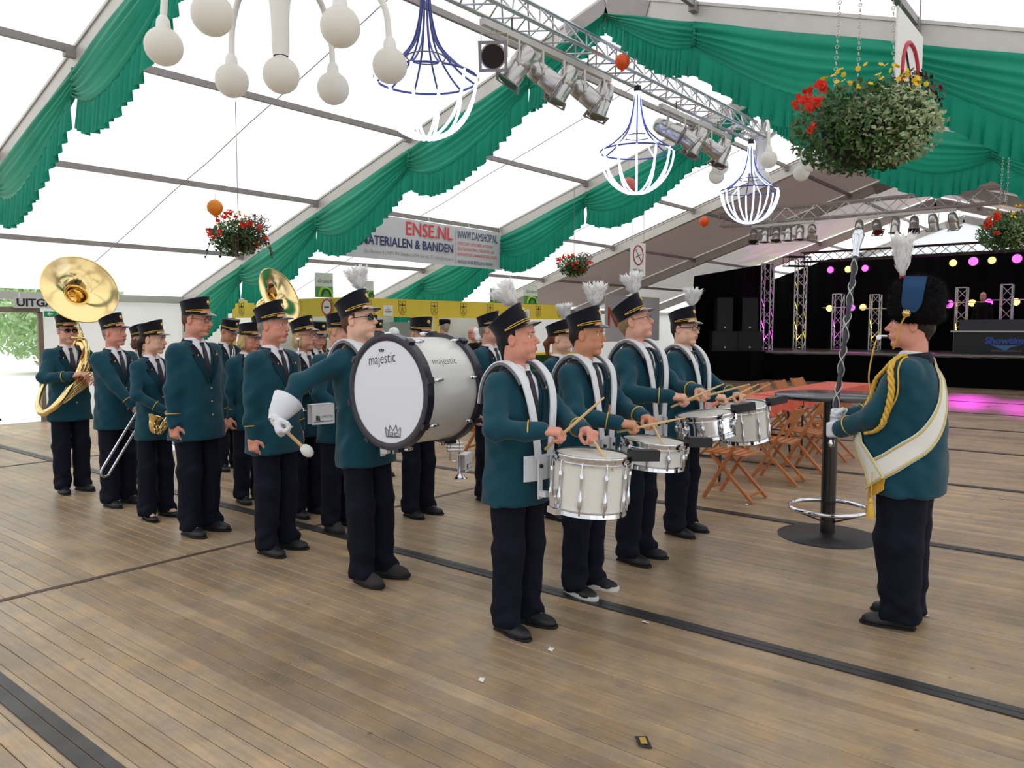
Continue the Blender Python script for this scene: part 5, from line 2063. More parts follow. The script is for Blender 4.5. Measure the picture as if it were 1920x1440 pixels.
H4 = person('player turned away behind the nearest snare drummer', (5.55, 4.78), H=1.71, skin='pink', hair='grey', head=(25, 0, 0), hat_tilt=10, group=grp_p, detail=0.8)
H5 = person('girl with a reddish ponytail and white plume behind the boy drummer', (5.40, 3.87), H=1.63, female=True, skin='pale', hair='auburn', hairstyle='ponytail', head=(20, 0, 0), hat_tilt=12, plume=True, group=grp_p, detail=0.8)
# ================================================================== THE DRUM MAJOR
M_FUR = mat('black_fur', (7, 6, 7), rough=0.8, spec=0.15)
M_BAG = mat('blue_busby_bag', (16, 62, 104), rough=0.8)
M_SASH = mat('white_sash', (232, 230, 224), rough=0.7, bump=0.05)
M_SASHG = mat('gold_sash_edge', (206, 190, 128), rough=0.55, metal=0.2)
M_GOLDC = mat('gold_cord', (222, 180, 76), rough=0.5, metal=0.35, bump=0.4, bscale=130)
loc = G(1672, 1163)
loc = (loc[0], loc[1] - 0.10)
DMj = person('stout drum major in a tall black busby facing the band', loc, rz=PI + 0.03, H=1.745, g=1.27, leg=1.35, belly=0.06, skin='red', hair='dark', head=(9, 2, 0), hat=False, gloves=True,
             face=dict(wide=1.08, jaw=1.2),
             lh=dict(w=(0.06, -0.34, 1.055), d=(-0.55, -0.8, -0.15), n=(-0.7, 0.3, -0.1), hint=(0.8, 0.55, -0.5), curl=(0.72, 0.78, 0.84, 0.88), thumb=0.75),
             rh=dict(w=(-0.07, -0.33, 1.12), d=(0.55, -0.8, 0.0), n=(0.7, 0.3, -0.1), hint=(-0.9, 0.5, -0.6), curl=(0.72, 0.78, 0.84, 0.88), thumb=0.75), shoes='dress')
R = DMj
Tm = lambda p: Vector(R.T(p))
# busby
bs = Sdf()
bs.ell(R.T((0, 0.018, 0.130)), (0.128, 0.145, 0.112), 0.0, np.array(R.HM.to_3x3()) / 1.045)
bs.ell(R.T((0, 0.022, 0.050)), (0.118, 0.134, 0.060), 0.05, np.array(R.HM.to_3x3()) / 1.045)
bs.ell(R.T((0, 0.020, 0.195)), (0.108, 0.125, 0.062), 0.04, np.array(R.HM.to_3x3()) / 1.045)
Vt, Q = bs.mesh(0.010, noise=lambda X, Y, Z: 0.004 * np.sin(70 * X + 9) * np.sin(66 * Y) * np.sin(61 * Z))
hb_ = np_mesh('busby', Vt, Q)
hb_.materials.append(M_FUR)
busby = link(bpy.data.objects.new('busby', hb_), R.o)
r_ = random.Random(9)
mb = MB()
ids = [r_.randrange(len(Vt)) for _ in range(5200)]
for i in ids:
    p = Vt[i]
    nm = Vector(grad(bs, p))
    d = (nm + Vector((r_.uniform(-.6, .6), r_.uniform(-.6, .6), r_.uniform(-.6, .5)))).normalized()
    sd_ = d.cross(Vector((r_.random(), r_.random(), r_.random()))).normalized() * 0.0016
    q = Vector(p)
    L_ = r_.uniform(0.010, 0.020)
    mb.add([q - sd_, q + sd_, q + d * L_], [(0, 1, 2)])
fo_ = mb.build('fur', M_FUR, busby)
fo_['kind'] = 'stuff'
# blue bag on the left side, rosette, chin chain, plume
rows = []
mb = MB()
V = []
for i in range(9):
    t = i / 8
    zz = 0.245 - 0.180 * t
    w_ = 0.052 * (1.0 - 0.15 * t) * (1 if t < 0.8 else 1 - (t - 0.8) * 2.2)
    for k in range(5):
        yy = 0.005 + w_ * (k / 2 - 1) - 0.010 * t
        xx = 0.135 + 0.012 * math.sin(PI * t) - 2.2 * (yy - 0.01) ** 2 - (0.03 if t < 0.13 else 0)
        V.append(Tm((xx, yy, zz)))
Qd = [(i * 5 + k, i * 5 + k + 1, (i + 1) * 5 + k + 1, (i + 1) * 5 + k) for i in range(8) for k in range(4)]
V2 = [p - Vector((0.012 * math.cos(0), 0, 0)) for p in V]
mb.add(V, Qd)
mb.build('busby_bag', M_BAG, busby, smooth='all')
mb = MB()
mb.sphere(Tm((0.150, -0.022, 0.058)), 0.016, 12)
for k in range(8):
    a_ = 2 * PI * k / 8
    mb.sphere(Tm((0.146, -0.022 + 0.014 * math.cos(a_), 0.058 + 0.014 * math.sin(a_))), 0.007, 8)
mb.build('rosette', M_BRASSB, busby, smooth='all')
for sg in (-1, 1):
    ch = spline([R.T((sg * 0.148, -0.026, 0.045)), R.T((sg * 0.105, -0.048, -0.01)), R.T((sg * 0.082, -0.058, -0.07)), R.T((sg * 0.035, -0.075, -0.125))], 26)
    mb = MB()
    for k in range(26):
        mb.sphere(Vector((ch[k] + ch[k + 1]) / 2), (0.0052, 0.0052, 0.0052), 6)
    mb.tube(ch, 0.0035, 6)
    mb.build('chin_chain', M_GOLDC, busby, smooth='all')
pl_ = put(PLUME_TALL, 'plume', busby, R.HM @ Matrix.Translation((0.03, -0.055, 0.240)) @ Matrix.Rotation(math.radians(4), 4, 'X') @ Matrix.Scale(1.05, 4))
MB().sphere(Tm((0.03, -0.055, 0.240)), (0.018, 0.018, 0.02), 10).build('plume_socket', mat('red_felt', (170, 40, 36), rough=0.9), busby, smooth='all')
# whistle and lanyard
wh = R.T((0, -0.118, -0.060))
wo = same_place(R, 'whistle', 'silver whistle in the mouth of the drum major', 'whistle')
mb = MB()
mb.tube([Vector(wh) + Vector((0, 0.012, 0)), Vector(wh) + Vector((0, -0.022, 0))], [0.006, 0.008], 8)
mb.cyl(Vector(wh) + Vector((-0.011, -0.030, -0.006)), Vector(wh) + Vector((0.011, -0.030, -0.006)), 0.013, 0.013, 14)
mb.build('whistle_body', M_CHROME, wo, smooth=True)
MB().tube(spline([wh + np.array((0, -0.04, -0.01)), wh + np.array((0.01, -0.055, -0.08)), (0.045, -0.20, 1.36), (0.08, -0.175, 1.24)], 22), 0.0042, 6).build('lanyard', M_GOLDC, wo, smooth='all')
# gold shoulder cords on the near shoulder
sd = R.jsd
for pts, w_ in (([(0.145, 0.0, 1.46), (0.205, -0.03, 1.40), (0.235, -0.045, 1.28), (0.232, -0.075, 1.17), (0.17, -0.17, 1.10)], 0.016),
                ([(0.14, -0.01, 1.465), (0.12, -0.10, 1.41), (0.085, -0.17, 1.30), (0.07, -0.20, 1.16)], 0.016),
                ([(0.15, 0.01, 1.46), (0.225, -0.01, 1.39), (0.252, -0.015, 1.27), (0.25, -0.05, 1.18)], 0.005),
                ([(0.13, -0.01, 1.465), (0.10, -0.11, 1.40), (0.05, -0.18, 1.28), (0.03, -0.205, 1.18)], 0.005)):
    P_ = [onto(sd, p, w_ * 0.8) for p in spline(pts, 30)]
    mb = MB()
    if w_ > 0.01:
        for k in range(3):
            mb.tube([p + np.array((0.009 * math.cos(i * 0.9 + k * 2.09), 0.009 * math.sin(i * 0.9 + k * 2.09), 0.003 * math.sin(i * 0.9 + k * 2.09))) for i, p in enumerate(P_)], 0.0100, 6)
    else:
        mb.tube(P_, w_, 6)
    mb.build('shoulder_cord', M_GOLDC, R.o, smooth='all')
# sash over the far shoulder, round the back to the near hip
sd = R.tsd
back = [(-0.08, 0.05, 1.46), (-0.02, 0.15, 1.36), (0.09, 0.165, 1.20), (0.17, 0.12, 1.06), (0.225, 0.0, 0.95), (0.225, -0.08, 0.89), (0.20, -0.14, 0.855)]
front = [(-0.09, -0.04, 1.46), (-0.05, -0.15, 1.32), (0.02, -0.2, 1.12), (0.12, -0.2, 1.0), (0.19, -0.15, 0.89), (0.22, -0.10, 0.805)]
for nm, pts, off, wv in (('sash', back, 0.006, lambda t: 0.105 + 0.02 * t), ('sash_end', front, 0.014, lambda t: 0.10 + 0.03 * t)):
    mb, P_ = ribbon(sd, pts, wv, off, 0.004, 34)
    so = mb.build(nm, M_SASH, R.o, smooth='all')
    for sg in (-1, 1):
        E = []
        for i, p in enumerate(P_):
            tg = unit(P_[min(i + 1, 34)] - P_[max(i - 1, 0)])
            n_ = grad(sd, p)
            E.append(onto(sd, p + unit(np.cross(tg, n_)) * sg * (wv(i / 34) / 2 - 0.010), off + 0.005))
        MB().tube(E, 0.0062, 6).build('gold_edging', M_SASHG, so, smooth='all')
    if nm == 'sash_end':
        e = P_[-1]
        tg = unit(P_[-1] - P_[-3])
        n_ = grad(sd, e)
        si = unit(np.cross(tg, n_))
        mb = MB()
        for k in range(34):
            a_ = (k / 33 - 0.5) * 0.135
            b0 = e + si * a_ + n_ * 0.008
            b0 = onto(sd, b0, 0.016)
            mb.tube([b0, b0 + np.array((r_.uniform(-.002, .002), -0.004, -0.035)), b0 + np.array((r_.uniform(-.005, .005), -0.004, -0.068))], 0.0030, 4)
        fr_ = mb.build('fringe', M_GOLDC, so)
        MB().bar(Vector(e - si * 0.068 + n_ * 0.016), Vector(e + si * 0.068 + n_ * 0.016), 0.014, 0.012).build('fringe_band', M_SASHG, so)
        t0 = e + n_ * 0.026 + np.array((0, 0, 0.06))
        tb = e + n_ * 0.03 + np.array((0, 0, -0.10))
        to_ = MB().tube([t0, tb], 0.0032, 6).build('tassel_cord', M_GOLDC, so)
        mb = MB()
        mb.lathe([(0.004, 0.02), (0.014, 0.008), (0.016, -0.002), (0.012, -0.006), (0.020, -0.03), (0.024, -0.085), (0.001, -0.086)], 16, Matrix.Translation(Vector(tb)))
        mb.build('tassel', M_GOLDC, so, smooth=True)
# cuff band
ax = unit(R.WL - R.EL)
# mace
gr = (to_world(R, R.lh['grip']) + to_world(R, R.rh['grip'])) / 2
top = at_y(1609, 442, gr.y + 0.02)
d = (top - gr).normalized()
mo = thing('drum_major_mace', 'dark mace wound with silver chain held by the drum major', 'mace', gr)
mo.rotation_mode = 'QUATERNION'
mo.rotation_quaternion = Vector((0, 0, 1)).rotation_difference(d)
Lm = (top - gr).length
MB().tube([(0, 0, z) for z in (-0.10, 0.1, Lm * 0.5, Lm - 0.12)], [0.010, 0.0125, 0.013, 0.015], 12).build('shaft', mat('mace_shaft', (52, 54, 62), rough=0.4, metal=0.3), mo, smooth=True)
for sg in (-1, 1):
    n = 84
    pts = [(0.0185 * math.cos(i / n * 2 * PI * 4.5), 0.0185 * sg * math.sin(i / n * 2 * PI * 4.5), 0.06 + (Lm - 0.22) * i / n) for i in range(n + 1)]
    MB().tube(pts, 0.0034, 6).build('chain', M_ALU, mo, smooth='all')
MB().lathe([(0.016, Lm - 0.14), (0.022, Lm - 0.12), (0.018, Lm - 0.10), (0.026, Lm - 0.05), (0.034, Lm - 0.01), (0.028, Lm + 0.03), (0.010, Lm + 0.05), (0.001, Lm + 0.052)], 20).build('mace_head', M_CHROME, mo, smooth='all')
MB().lathe([(0.001, -0.14), (0.012, -0.135), (0.018, -0.12), (0.014, -0.10)], 16).build('ferrule', M_CHROME, mo, smooth='all')
# ================================================================== TABLES AND CHAIRS
M_CHAIR = mat('orange_beech', (176, 108, 60), rough=0.45, var=0.12, vscale=9, stretch=(1, 1, 6))
M_REDCLOTH = mat('red_table_sheet', (208, 88, 66), rough=0.5, var=0.05, vscale=3)
M_TABLEK = mat('black_table', (30, 28, 32), rough=0.22, coat=0.2)


def chair_proto():
    o = thing('folding_chair', 'x', 'chair')
    for sg in (-1, 1):
        mb = MB()
        mb.bar((sg * 0.195, -0.22, 0.012), (sg * 0.195, 0.235, 0.80), 0.024, 0.050, (1, 0, 0))
        mb.build('front_leg', M_CHAIR, o)
        mb = MB()
        mb.bar((sg * 0.17, 0.25, 0.012), (sg * 0.17, -0.165, 0.435), 0.024, 0.044, (1, 0, 0))
        mb.build('rear_leg', M_CHAIR, o)
    for k in range(6):
        y = -0.185 + 0.068 * k
        MB().box((0, y, 0.452 - 0.012 * k / 5), (0.40, 0.056, 0.015)).build('seat_slat', M_CHAIR, o)
    mb = MB()
    n = 8
    V = []
    for i in range(n + 1):
        x = -0.185 + 0.37 * i / n
        c = 0.03 * (1 - (x / 0.185) ** 2)
        for z, y in ((0.655, 0.15), (0.79, 0.225)):
            V += [(x, y + c - 0.009, z), (x, y + c + 0.009, z)]
    Q = []
    for i in range(n):
        a, b = i * 4, i * 4 + 4
        Q += [(a, b, b + 2, a + 2), (a + 1, a + 3, b + 3, b + 1), (a + 2, b + 2, b + 3, a + 3), (a, a + 1, b + 1, b)]
    Q += [(0, 2, 3, 1), (n * 4, n * 4 + 1, n * 4 + 3, n * 4 + 2)]
    mb.add(V, Q)
    mb.build('back_rail', M_CHAIR, o)
    MB().bar((-0.19, -0.16, 0.115), (0.19, -0.16, 0.115), 0.016, 0.024).build('stretcher', M_CHAIR, o)
    MB().bar((-0.165, 0.20, 0.06), (0.165, 0.20, 0.06), 0.016, 0.024).build('stretcher', M_CHAIR, o)
    return o


CH = chair_proto()
spots = [(7.06, 3.0, PI, 'wooden folding chair beside the far drummer, closest of its row'), (8.10, 2.98, PI + .08, 'second wooden folding chair from the front drummers'),
         (9.02, 2.96, PI - .1, 'wooden folding chair just behind the black pole, third in its row'), (9.95, 3.0, PI, 'fourth wooden folding chair at the red table'),
         (7.55, 4.45, 0.15, 'wooden folding chair glimpsed between two front drummers'), (9.35, 4.12, 0.05, 'chair at the near end of the far side of the red table'),
         (10.65, 4.2, -.05, 'second chair on the far side of the red table'), (11.5, 4.22, .1, 'third chair on the far side of the red table'),
         (12.2, 4.25, 0, 'fourth chair on the far side of the red table'), (12.95, 4.25, -.1, 'last chair on the far side of the red table'),
         (7.45, 6.5, PI + .3, 'wooden folding chair seen under the bass drum'), (8.5, 6.6, PI - .2, 'folding chair by the bar behind the trumpeter')]
for i, (x, y, rz, lb) in enumerate(spots):
    o = CH if i == 0 else copy_tree(CH)
    o.location = (x, y, 0)
    o.rotation_euler = (0, 0, rz)
    tag(o, lb, 'chair', 'wooden folding chairs')


def long_table(label, x0, x1, y0, y1, z=0.76):
    o = thing('trestle_table', label, 'table', ((x0 + x1) / 2, (y0 + y1) / 2, 0), group='long tables with red sheets')
    lx, ly = x1 - x0, y1 - y0
    MB().box((0, 0, z - 0.02), (lx, ly, 0.03)).build('tabletop', M_CHAIR, o)
    mb = MB()
    mb.box((0, 0, z + 0.0), (lx + 0.02, ly + 0.02, 0.008))
    for sy in (-1, 1):
        n = 30
        V = []
        for i in range(n + 1):
            x = -lx / 2 + lx * i / n
            V += [(x, sy * (ly / 2 + 0.012), z), (x, sy * (ly / 2 + 0.02 + 0.012 * math.sin(i * 1.9)), z - 0.12 - 0.03 * math.sin(i * 0.8))]
        mb.add(V, [(2 * i, 2 * i + 2, 2 * i + 3, 2 * i + 1) for i in range(n)])
    mb.build('table_sheet', M_REDCLOTH, o)
    for sx in (-1, 1):
        for sy in (-1, 1):
            mb = MB()
            mb.tube([(sx * (lx / 2 - 0.25), sy * (ly / 2 - 0.08), z - 0.03), (sx * (lx / 2 - 0.18), sy * (ly / 2 - 0.06), 0.01)], 0.014, 8)
            mb.build('leg', M_BLACKP, o)
        MB().tube([(sx * (lx / 2 - 0.2), -(ly / 2 - 0.07), 0.3), (sx * (lx / 2 - 0.2), (ly / 2 - 0.07), 0.3)], 0.010, 8).build('brace', M_BLACKP, o)
    return o


long_table('long red-covered table behind the first wooden chairs', 7.3, 9.7, 3.28, 3.93)
long_table('long red-covered table further along towards the stage', 9.8, 12.9, 3.3, 3.95)
# standing table with foot ring
bt = at_z(1551, 1005, 0)
o = thing('bar_table', 'black standing bar table with a chrome foot ring', 'table', (bt.x, bt.y, 0))
MB().lathe([(0.001, 0.03), (0.06, 0.03), (0.09, 0.014), (0.36, 0.010), (0.37, 0.004), (0.37, 0.0)], 44).build('base_plate', mat('scuffed_black_steel', (52, 50, 52), rough=0.5, metal=0.4, var=0.2, vscale=7), o, smooth=True)
MB().cyl((0, 0, 0.02), (0, 0, 1.08), 0.055, 0.055, 24).build('column', M_TABLEK, o, smooth=True)
MB().lathe([(0.001, 1.08), (0.40, 1.08), (0.415, 1.09), (0.415, 1.105), (0.40, 1.115), (0.001, 1.115)], 44).build('tabletop', M_TABLEK, o, smooth=True)
MB().torus((0, 0, 0.225), 0.285, 0.017, 44, 10).build('foot_ring', M_CHROME, o, smooth='all')
for k in range(3):
    a_ = k * 2 * PI / 3 + 0.4
    MB().bar((0.05 * math.cos(a_), 0.05 * math.sin(a_), 0.12), (0.28 * math.cos(a_), 0.28 * math.sin(a_), 0.215), 0.05, 0.012).build('ring_support', M_TABLEK, o)

# ================================================================== THE BEER BAR
M_YEL = mat('yellow_board', (226, 200, 66), rough=0.45, var=0.04, vscale=2)
M_BARW = mat('white_board', (224, 224, 216), rough=0.5)
M_GREENB = mat('green_counter', (22, 92, 44), rough=0.4)
M_PAPER = mat('paper', (232, 232, 230), rough=0.7)
bar = thing('beer_bar', 'yellow fronted beer bar with black shield emblems', 'bar', (9.0, 11.1, 0))
FZ0, FZ1 = 1.83, 2.17


def shield(parent, c, right, h=0.27, m=None):
    """line drawn coat of arms: outline, cross, crossed staves"""
    M = frame(c, right, (0, 0, 1))
    mb = MB()
    w = h * 0.34
    out = [(-w, h * .5), (-w * .4, h * .44), (w * .4, h * .44), (w, h * .5), (w * .92, h * .1), (w, -h * .2), (w * .55, -h * .42), (0, -h * .5), (-w * .55, -h * .42), (-w, -h * .2), (-w * .92, h * .1)]
    mb.tube([M @ Vector((x, y, 0.003)) for x, y in out], 0.0032, 5, closed=True)
    for a, b, r in (((0, h * .36), (0, h * .06), .008), ((-w * .75, h * .2), (w * .75, h * .2), .008), ((-w * .6, -h * .3), (w * .5, h * .02), .0035), ((w * .6, -h * .3), (-w * .5, h * .02), .0035), ((-w * .4, -h * .33), (w * .4, -h * .33), .004)):
        mb.tube([M @ Vector((*a, 0.004)), M @ Vector((*b, 0.004))], r, 5)
    return mb.build('shield_emblem', M_INK, parent)


for k in range(3):
    x0, x1 = 0.0 + 2.27 * k, 2.27 * (k + 1) - 0.012
    MB().box(((x0 + x1) / 2, 0, (FZ0 + FZ1) / 2), (x1 - x0, 0.03, FZ1 - FZ0)).build('fascia_board', M_YEL, bar)
for k in range(2):
    y0, y1 = 0.0 + 1.85 * k, 1.85 * (k + 1) - 0.012
    MB().box((0, (y0 + y1) / 2 + 0.02, (FZ0 + FZ1) / 2), (0.03, y1 - y0, FZ1 - FZ0)).build('fascia_board', M_YEL, bar)
for k in range(8):
    shield(bar, (0.45 + 0.86 * k, -0.018, 2.005), (1, 0, 0))
for k in range(4):
    shield(bar, (-0.018, 0.5 + 0.95 * k, 2.005), (0, -1, 0))
for x in (0.05, 2.28, 4.55, 6.78):
    MB().box((x, 0.03, FZ0 / 2), (0.07, 0.07, FZ0)).build('bar_post', M_YEL, bar)
MB().box((0.0, 3.7, FZ0 / 2), (0.07, 0.07, FZ0)).build('bar_post', M_YEL, bar)
MB().box((3.4, -0.02, 1.02), (6.8, 0.4, 0.05)).build('bar_top', M_YEL, bar)
MB().box((3.4, 0.1, 0.5), (6.8, 0.06, 1.0)).build('counter_front', M_GREENB, bar)
MB().box((0.03, 1.9, 0.5), (0.06, 3.6, 1.0)).build('counter_front', M_GREENB, bar)
MB().box((3.4, 2.6, 1.0), (6.7, 0.05, 2.0)).build('back_panel', M_BARW, bar)
for k, (x, w_, h_) in enumerate(((0.95, 0.75, 1.0), (2.9, 0.9, 1.35), (4.0, 0.8, 1.4), (5.9, 0.7, 1.1))):
    MB().box((x, 1.9, h_ / 2 + 0.25), (w_, 0.6, h_ + .3)).build('refrigerator', M_BARW if k != 1 else mat('grey_cabinet', (150, 158, 156), rough=0.4), bar)
for x in (0.95, 5.15):
    MB().box((x, -0.0185, 1.945), (0.24, 0.004, 0.2)).build('notice', M_PAPER, bar)
    for k, w_ in enumerate((0.03, 0.1, 0.16, 0.14)):
        MB().box((x, -0.0215, 2.0 - 0.032 * k), (w_, 0.002, 0.010)).build('notice_line', M_INK, bar)
sg_ = thing('round_prohibition_sign', 'round white sign with red rim hung on the bar corner', 'sign', (8.965, 11.62, 2.0), rz=-PI / 2)
MB().lathe([(0.001, 0.0), (0.15, 0.0), (0.15, 0.012), (0.001, 0.012)], 32, Matrix.Rotation(PI / 2, 4, 'X')).build('sign_plate', M_PAPER, sg_, smooth=True)
MB().torus((0, -0.012, 0), 0.138, 0.014, 36, 6, Matrix.Rotation(PI / 2, 3, 'X')).build('red_rim', mat('sign_red', (190, 44, 54), rough=0.5), sg_, smooth='all')
MB().box((0, -0.014, 0), (0.13, 0.004, 0.02)).build('sign_bar', M_INK, sg_)
# beer signs standing on the fascia
M_BG = mat('light_sign_white', (216, 224, 216), rough=0.4)
M_BGREEN = mat('beer_sign_green', (70, 150, 60), rough=0.4, var=0.15, vscale=5)
M_BLIME = mat('beer_sign_lime', (170, 214, 70), rough=0.4)
M_LOGO = mat('dark_green_logo', (18, 84, 48), rough=0.5)
for px, py, px1, w_, lb in ((607, 512, 640, .32, 'beer sign with a green foot above the left end of the bar'), (692, 527, 700, .15, 'narrow beer sign turned sideways above the bar'),
                            (931, 541, 950, .30, 'beer sign behind the plume of the nearest drummer'), (995, 535, 1011, .36, 'widest beer sign above the right end of the bar')):
    y_ = 11.16 if px > 650 else 11.5
    p = at_y(px, py, y_)
    dp = 0.06
    h_ = p.z - FZ1
    o = thing('beer_sign', lb, 'sign', (p.x, y_, FZ1), rz=-0.25, group='beer signs on the bar')
    MB().box((0, 0, h_ * 0.72), (w_, dp, h_ * 0.56)).build('white_panel', M_BG, o)
    MB().box((0, 0, h_ * 0.22), (w_, dp, h_ * 0.44)).build('green_panel', M_BGREEN, o)
    if w_ > 0.2:
        lettering('Grolsch', w_ * 0.27, M_LOGO, o, frame((0, -dp / 2 - 0.003, h_ * 0.66), (1, 0, 0), (0, 0, 1)), shear=0.25, name='beer_lettering')
    mb = MB()
    mb.tube([(w_ * 0.42 * math.cos(a_ * PI / 12) * (1 if a_ < 9 else .8), -dp / 2 - 0.004, h_ * 0.05 + h_ * 0.34 * math.sin(a_ * PI / 12)) for a_ in range(13)], 0.02 * w_ / 0.3, 6)
    mb.build('lime_swoosh', M_BLIME, o)
    mb = MB()
    mb.tube([(0.03 + w_ * 0.25 * math.cos(a_ * PI / 12), -dp / 2 - 0.012, h_ * 0.05 + h_ * 0.28 * math.sin(a_ * PI / 12)) for a_ in range(13)], 0.012, 6)
    mb.build('dark_swoosh', M_LOGO, o)

# people at the bar in traditional black dress
BK = dict(jmat=M_BLACKCLOTH, tmat=M_BLACKCLOTH, hat=False, detail=0.8, open_neck=False)
p = person('old man in black with a flat black cap at the bar', (9.80, 9.47), rz=2.4, H=1.74, skin='red', hair='grey', hairstyle='short', head=(20, 0, 0), **BK)
mb = MB()
mb.lathe([(0.084, -0.01), (0.09, 0.0), (0.098, 0.045), (0.094, 0.075), (0.06, 0.085), (0.001, 0.086)], 28, p.HM @ Matrix.Translation((0, 0.01, 0.055)) @ Matrix.Rotation(-0.12, 4, 'X'))
cp_ = mb.build('flat_cap', M_BLACKCLOTH, p.o, smooth='all')
mb = MB()
mb.add([p.HM @ Vector((math.sin(a_) * r_, 0.01 - math.cos(a_) * r_ * 1.1, 0.052 - (r_ - 0.09) * .5)) for a_ in np.linspace(-1, 1, 12) for r_ in (0.088, 0.125)], [(2 * i, 2 * i + 2, 2 * i + 3, 2 * i + 1) for i in range(11)])
mb.build('cap_peak', M_VISOR, cp_, smooth='all')
M_LACE = mat('white_lace', (236, 236, 242), rough=0.8, var=0.12, vscale=40)
for x, y, rz, lb, yw in ((10.42, 9.35, -1.9, 'woman in black and white lace cap facing the bar', 20), (10.85, 9.5, 0.5, 'woman in white lace cap turned towards her friend', 30), (9.0, 9.9, 2.9, 'woman in white bonnet behind the bowed trumpeter', 0)):
    p = person(lb, (x, y), rz=rz, H=1.62, g=1.12, belly=0.04, female=True, skin='red', hair='grey', hairstyle='short', head=(yw * 0.3, 0, 0), glasses='thin', group='women in lace caps', **BK)
    c = Sdf()
    Rm_ = np.array(p.HM.to_3x3()) / 1.045
    c.ell(p.T((0, 0.030, 0.022)), (0.098, 0.105, 0.105), 0.0, Rm_)
    for sg in (-1, 1):
        c.ell(p.T((sg * 0.075, 0.03, -0.075)), (0.030, 0.055, 0.060), 0.03, Rm_)
    c.ell(p.T((0, 0.10, -0.06)), (0.085, 0.04, 0.05), 0.03, Rm_)
    c.ell(p.T((0, -0.095, -0.035)), (0.084, 0.115, 0.125), 0.012, Rm_, 's')
    sdf_obj('lace_cap', c, 0.010, M_LACE, p.o, noise=lambda X, Y, Z: 0.003 * np.sin(120 * X) * np.sin(110 * Y) * np.sin(115 * Z))

# ================================================================== SIGNS ON WALLS
M_BANNER = mat('white_banner', (214, 215, 220), rough=0.5, transl=0.15)
M_RED = mat('banner_red', (214, 66, 72), rough=0.6)
M_BLUE = mat('banner_blue', (42, 48, 104), rough=0.6)
yb = 10.46
o = thing('advertising_banner', 'wide white advertising banner with red and blue lettering', 'banner', (8.15, yb, 2.82))
W_, Hb = 4.4, 0.76
mb = MB()
n = 24
V = []
for i in range(n + 1):
    x = W_ * i / n
    V += [(x, 0.012 * math.sin(x * 3), 0), (x, 0.012 * math.sin(x * 3), Hb), (x, 0.006 + 0.012 * math.sin(x * 3), Hb), (x, 0.006 + 0.012 * math.sin(x * 3), 0)]
Q = [(i * 4 + k, i * 4 + (k + 1) % 4, (i + 1) * 4 + (k + 1) % 4, (i + 1) * 4 + k) for i in range(n) for k in range(4)]
mb.add(V, Q)
mb.build('banner_sheet', M_BANNER, o)
LB = lambda x, z: frame((x, -0.018, z), (1, 0, 0), (0, 0, 1))
lettering('ENSE.NL', 0.34, M_RED, o, LB(2.90, 0.58), align='RIGHT', bold=0.004, sx=0.98, name='main_lettering')
lettering('OMATERIALEN & BANDEN', 0.225, M_BLUE, o, LB(2.92, 0.31), align='RIGHT', bold=0.004, sx=0.92)
lettering('De Berken 4 | 7491 RV Delden | 074 376 66 72 | info@dense.nl', 0.085, mat('banner_grey', (140, 142, 156), rough=0.6), o, LB(2.92, 0.12), align='RIGHT', name='address_line')
lettering('WWW.DAMSHOP.NL', 0.225, M_BLUE, o, LB(3.03, 0.60), align='LEFT', sx=0.56, name='web_address')
for k, tx in enumerate(('GEREEDSCHAP | LASTECHNIEK | ACCESSOIRES', 'BEVESTIGINGSMATERIAAL | VERLICHTING | OLIE', 'KENTEKENPLATEN | AANHANGER DELEN | GASSEN')):
    lettering(tx, 0.082, M_RED, o, LB(3.03, 0.44 - 0.105 * k), align='LEFT', sx=0.62, name='product_line')
lettering('MAKKELIJK ONLINE BESTELLEN OF AFHALEN', 0.095, M_BLUE, o, LB(3.03, 0.085), align='LEFT', sx=0.55, name='order_line')
MB().box((2.98, -0.016, 0.38), (0.006, 0.003, 0.70)).build('banner_divider', mat('banner_grey'), o)
for x in (0.05, 1.2, 2.3, 3.4, 4.35):
    MB().tube([(x, 0, Hb), (x, 0.04, Hb + 0.1)], 0.005, 5).build('banner_tie', M_PAPER, o)

# exit banner and emergency sign
o = thing('exit_banner', 'white cloth banner reading UITGANG over the exit', 'banner', (4.93, 14.76, 1.965))
MB().box((0.75, 0, 0.085), (1.5, 0.008, 0.185)).build('banner_cloth', M_BANNER, o)
lettering('UITGANG', 0.175, M_INK, o, frame((0.04, -0.006, 0.08), (1, 0, 0), (0, 0, 1)), align='LEFT', bold=0.006, sx=1.1)
MB().box((0.1, 0.02, 0.22), (0.02, 0.01, 0.08)).build('banner_tie', M_PAPER, o)
o = thing('emergency_exit_sign', 'small green emergency exit sign beneath the exit banner', 'sign', (5.52, 14.74, 1.86))
MB().box((0, 0, 0), (0.26, 0.03, 0.10)).build('sign_box', mat('exit_green', (20, 150, 90), rough=0.4), o)
mb = MB()
mb.tube([(-0.08, -0.018, 0.0), (-0.01, -0.018, 0.0)], 0.008, 6)
mb.tube([(-0.05, -0.018, 0.03), (-0.085, -0.018, 0.0), (-0.05, -0.018, -0.03)], 0.007, 6)
mb.tube([(0.05, -0.018, -0.035), (0.07, -0.018, 0.0), (0.09, -0.018, -0.035)], 0.007, 6)
mb.sphere((0.07, -0.018, 0.03), 0.011, 8)
mb.build('running_figure', M_PAPER, o)
d_ = bpy.data.objects.new('door_1', None)
link(d_)
d_.location = (0, 14.9, 0)
tag(d_, 'brown wooden frame around the open exit', kind='structure')
MW = mat('brown_timber', (128, 112, 100), rough=0.6, var=0.1, vscale=4)
MB().box(((EXIT_X0 + EXIT_X1) / 2, -0.06, 1.93), (EXIT_X1 - EXIT_X0, 0.06, 0.09)).build('header', MW, d_)
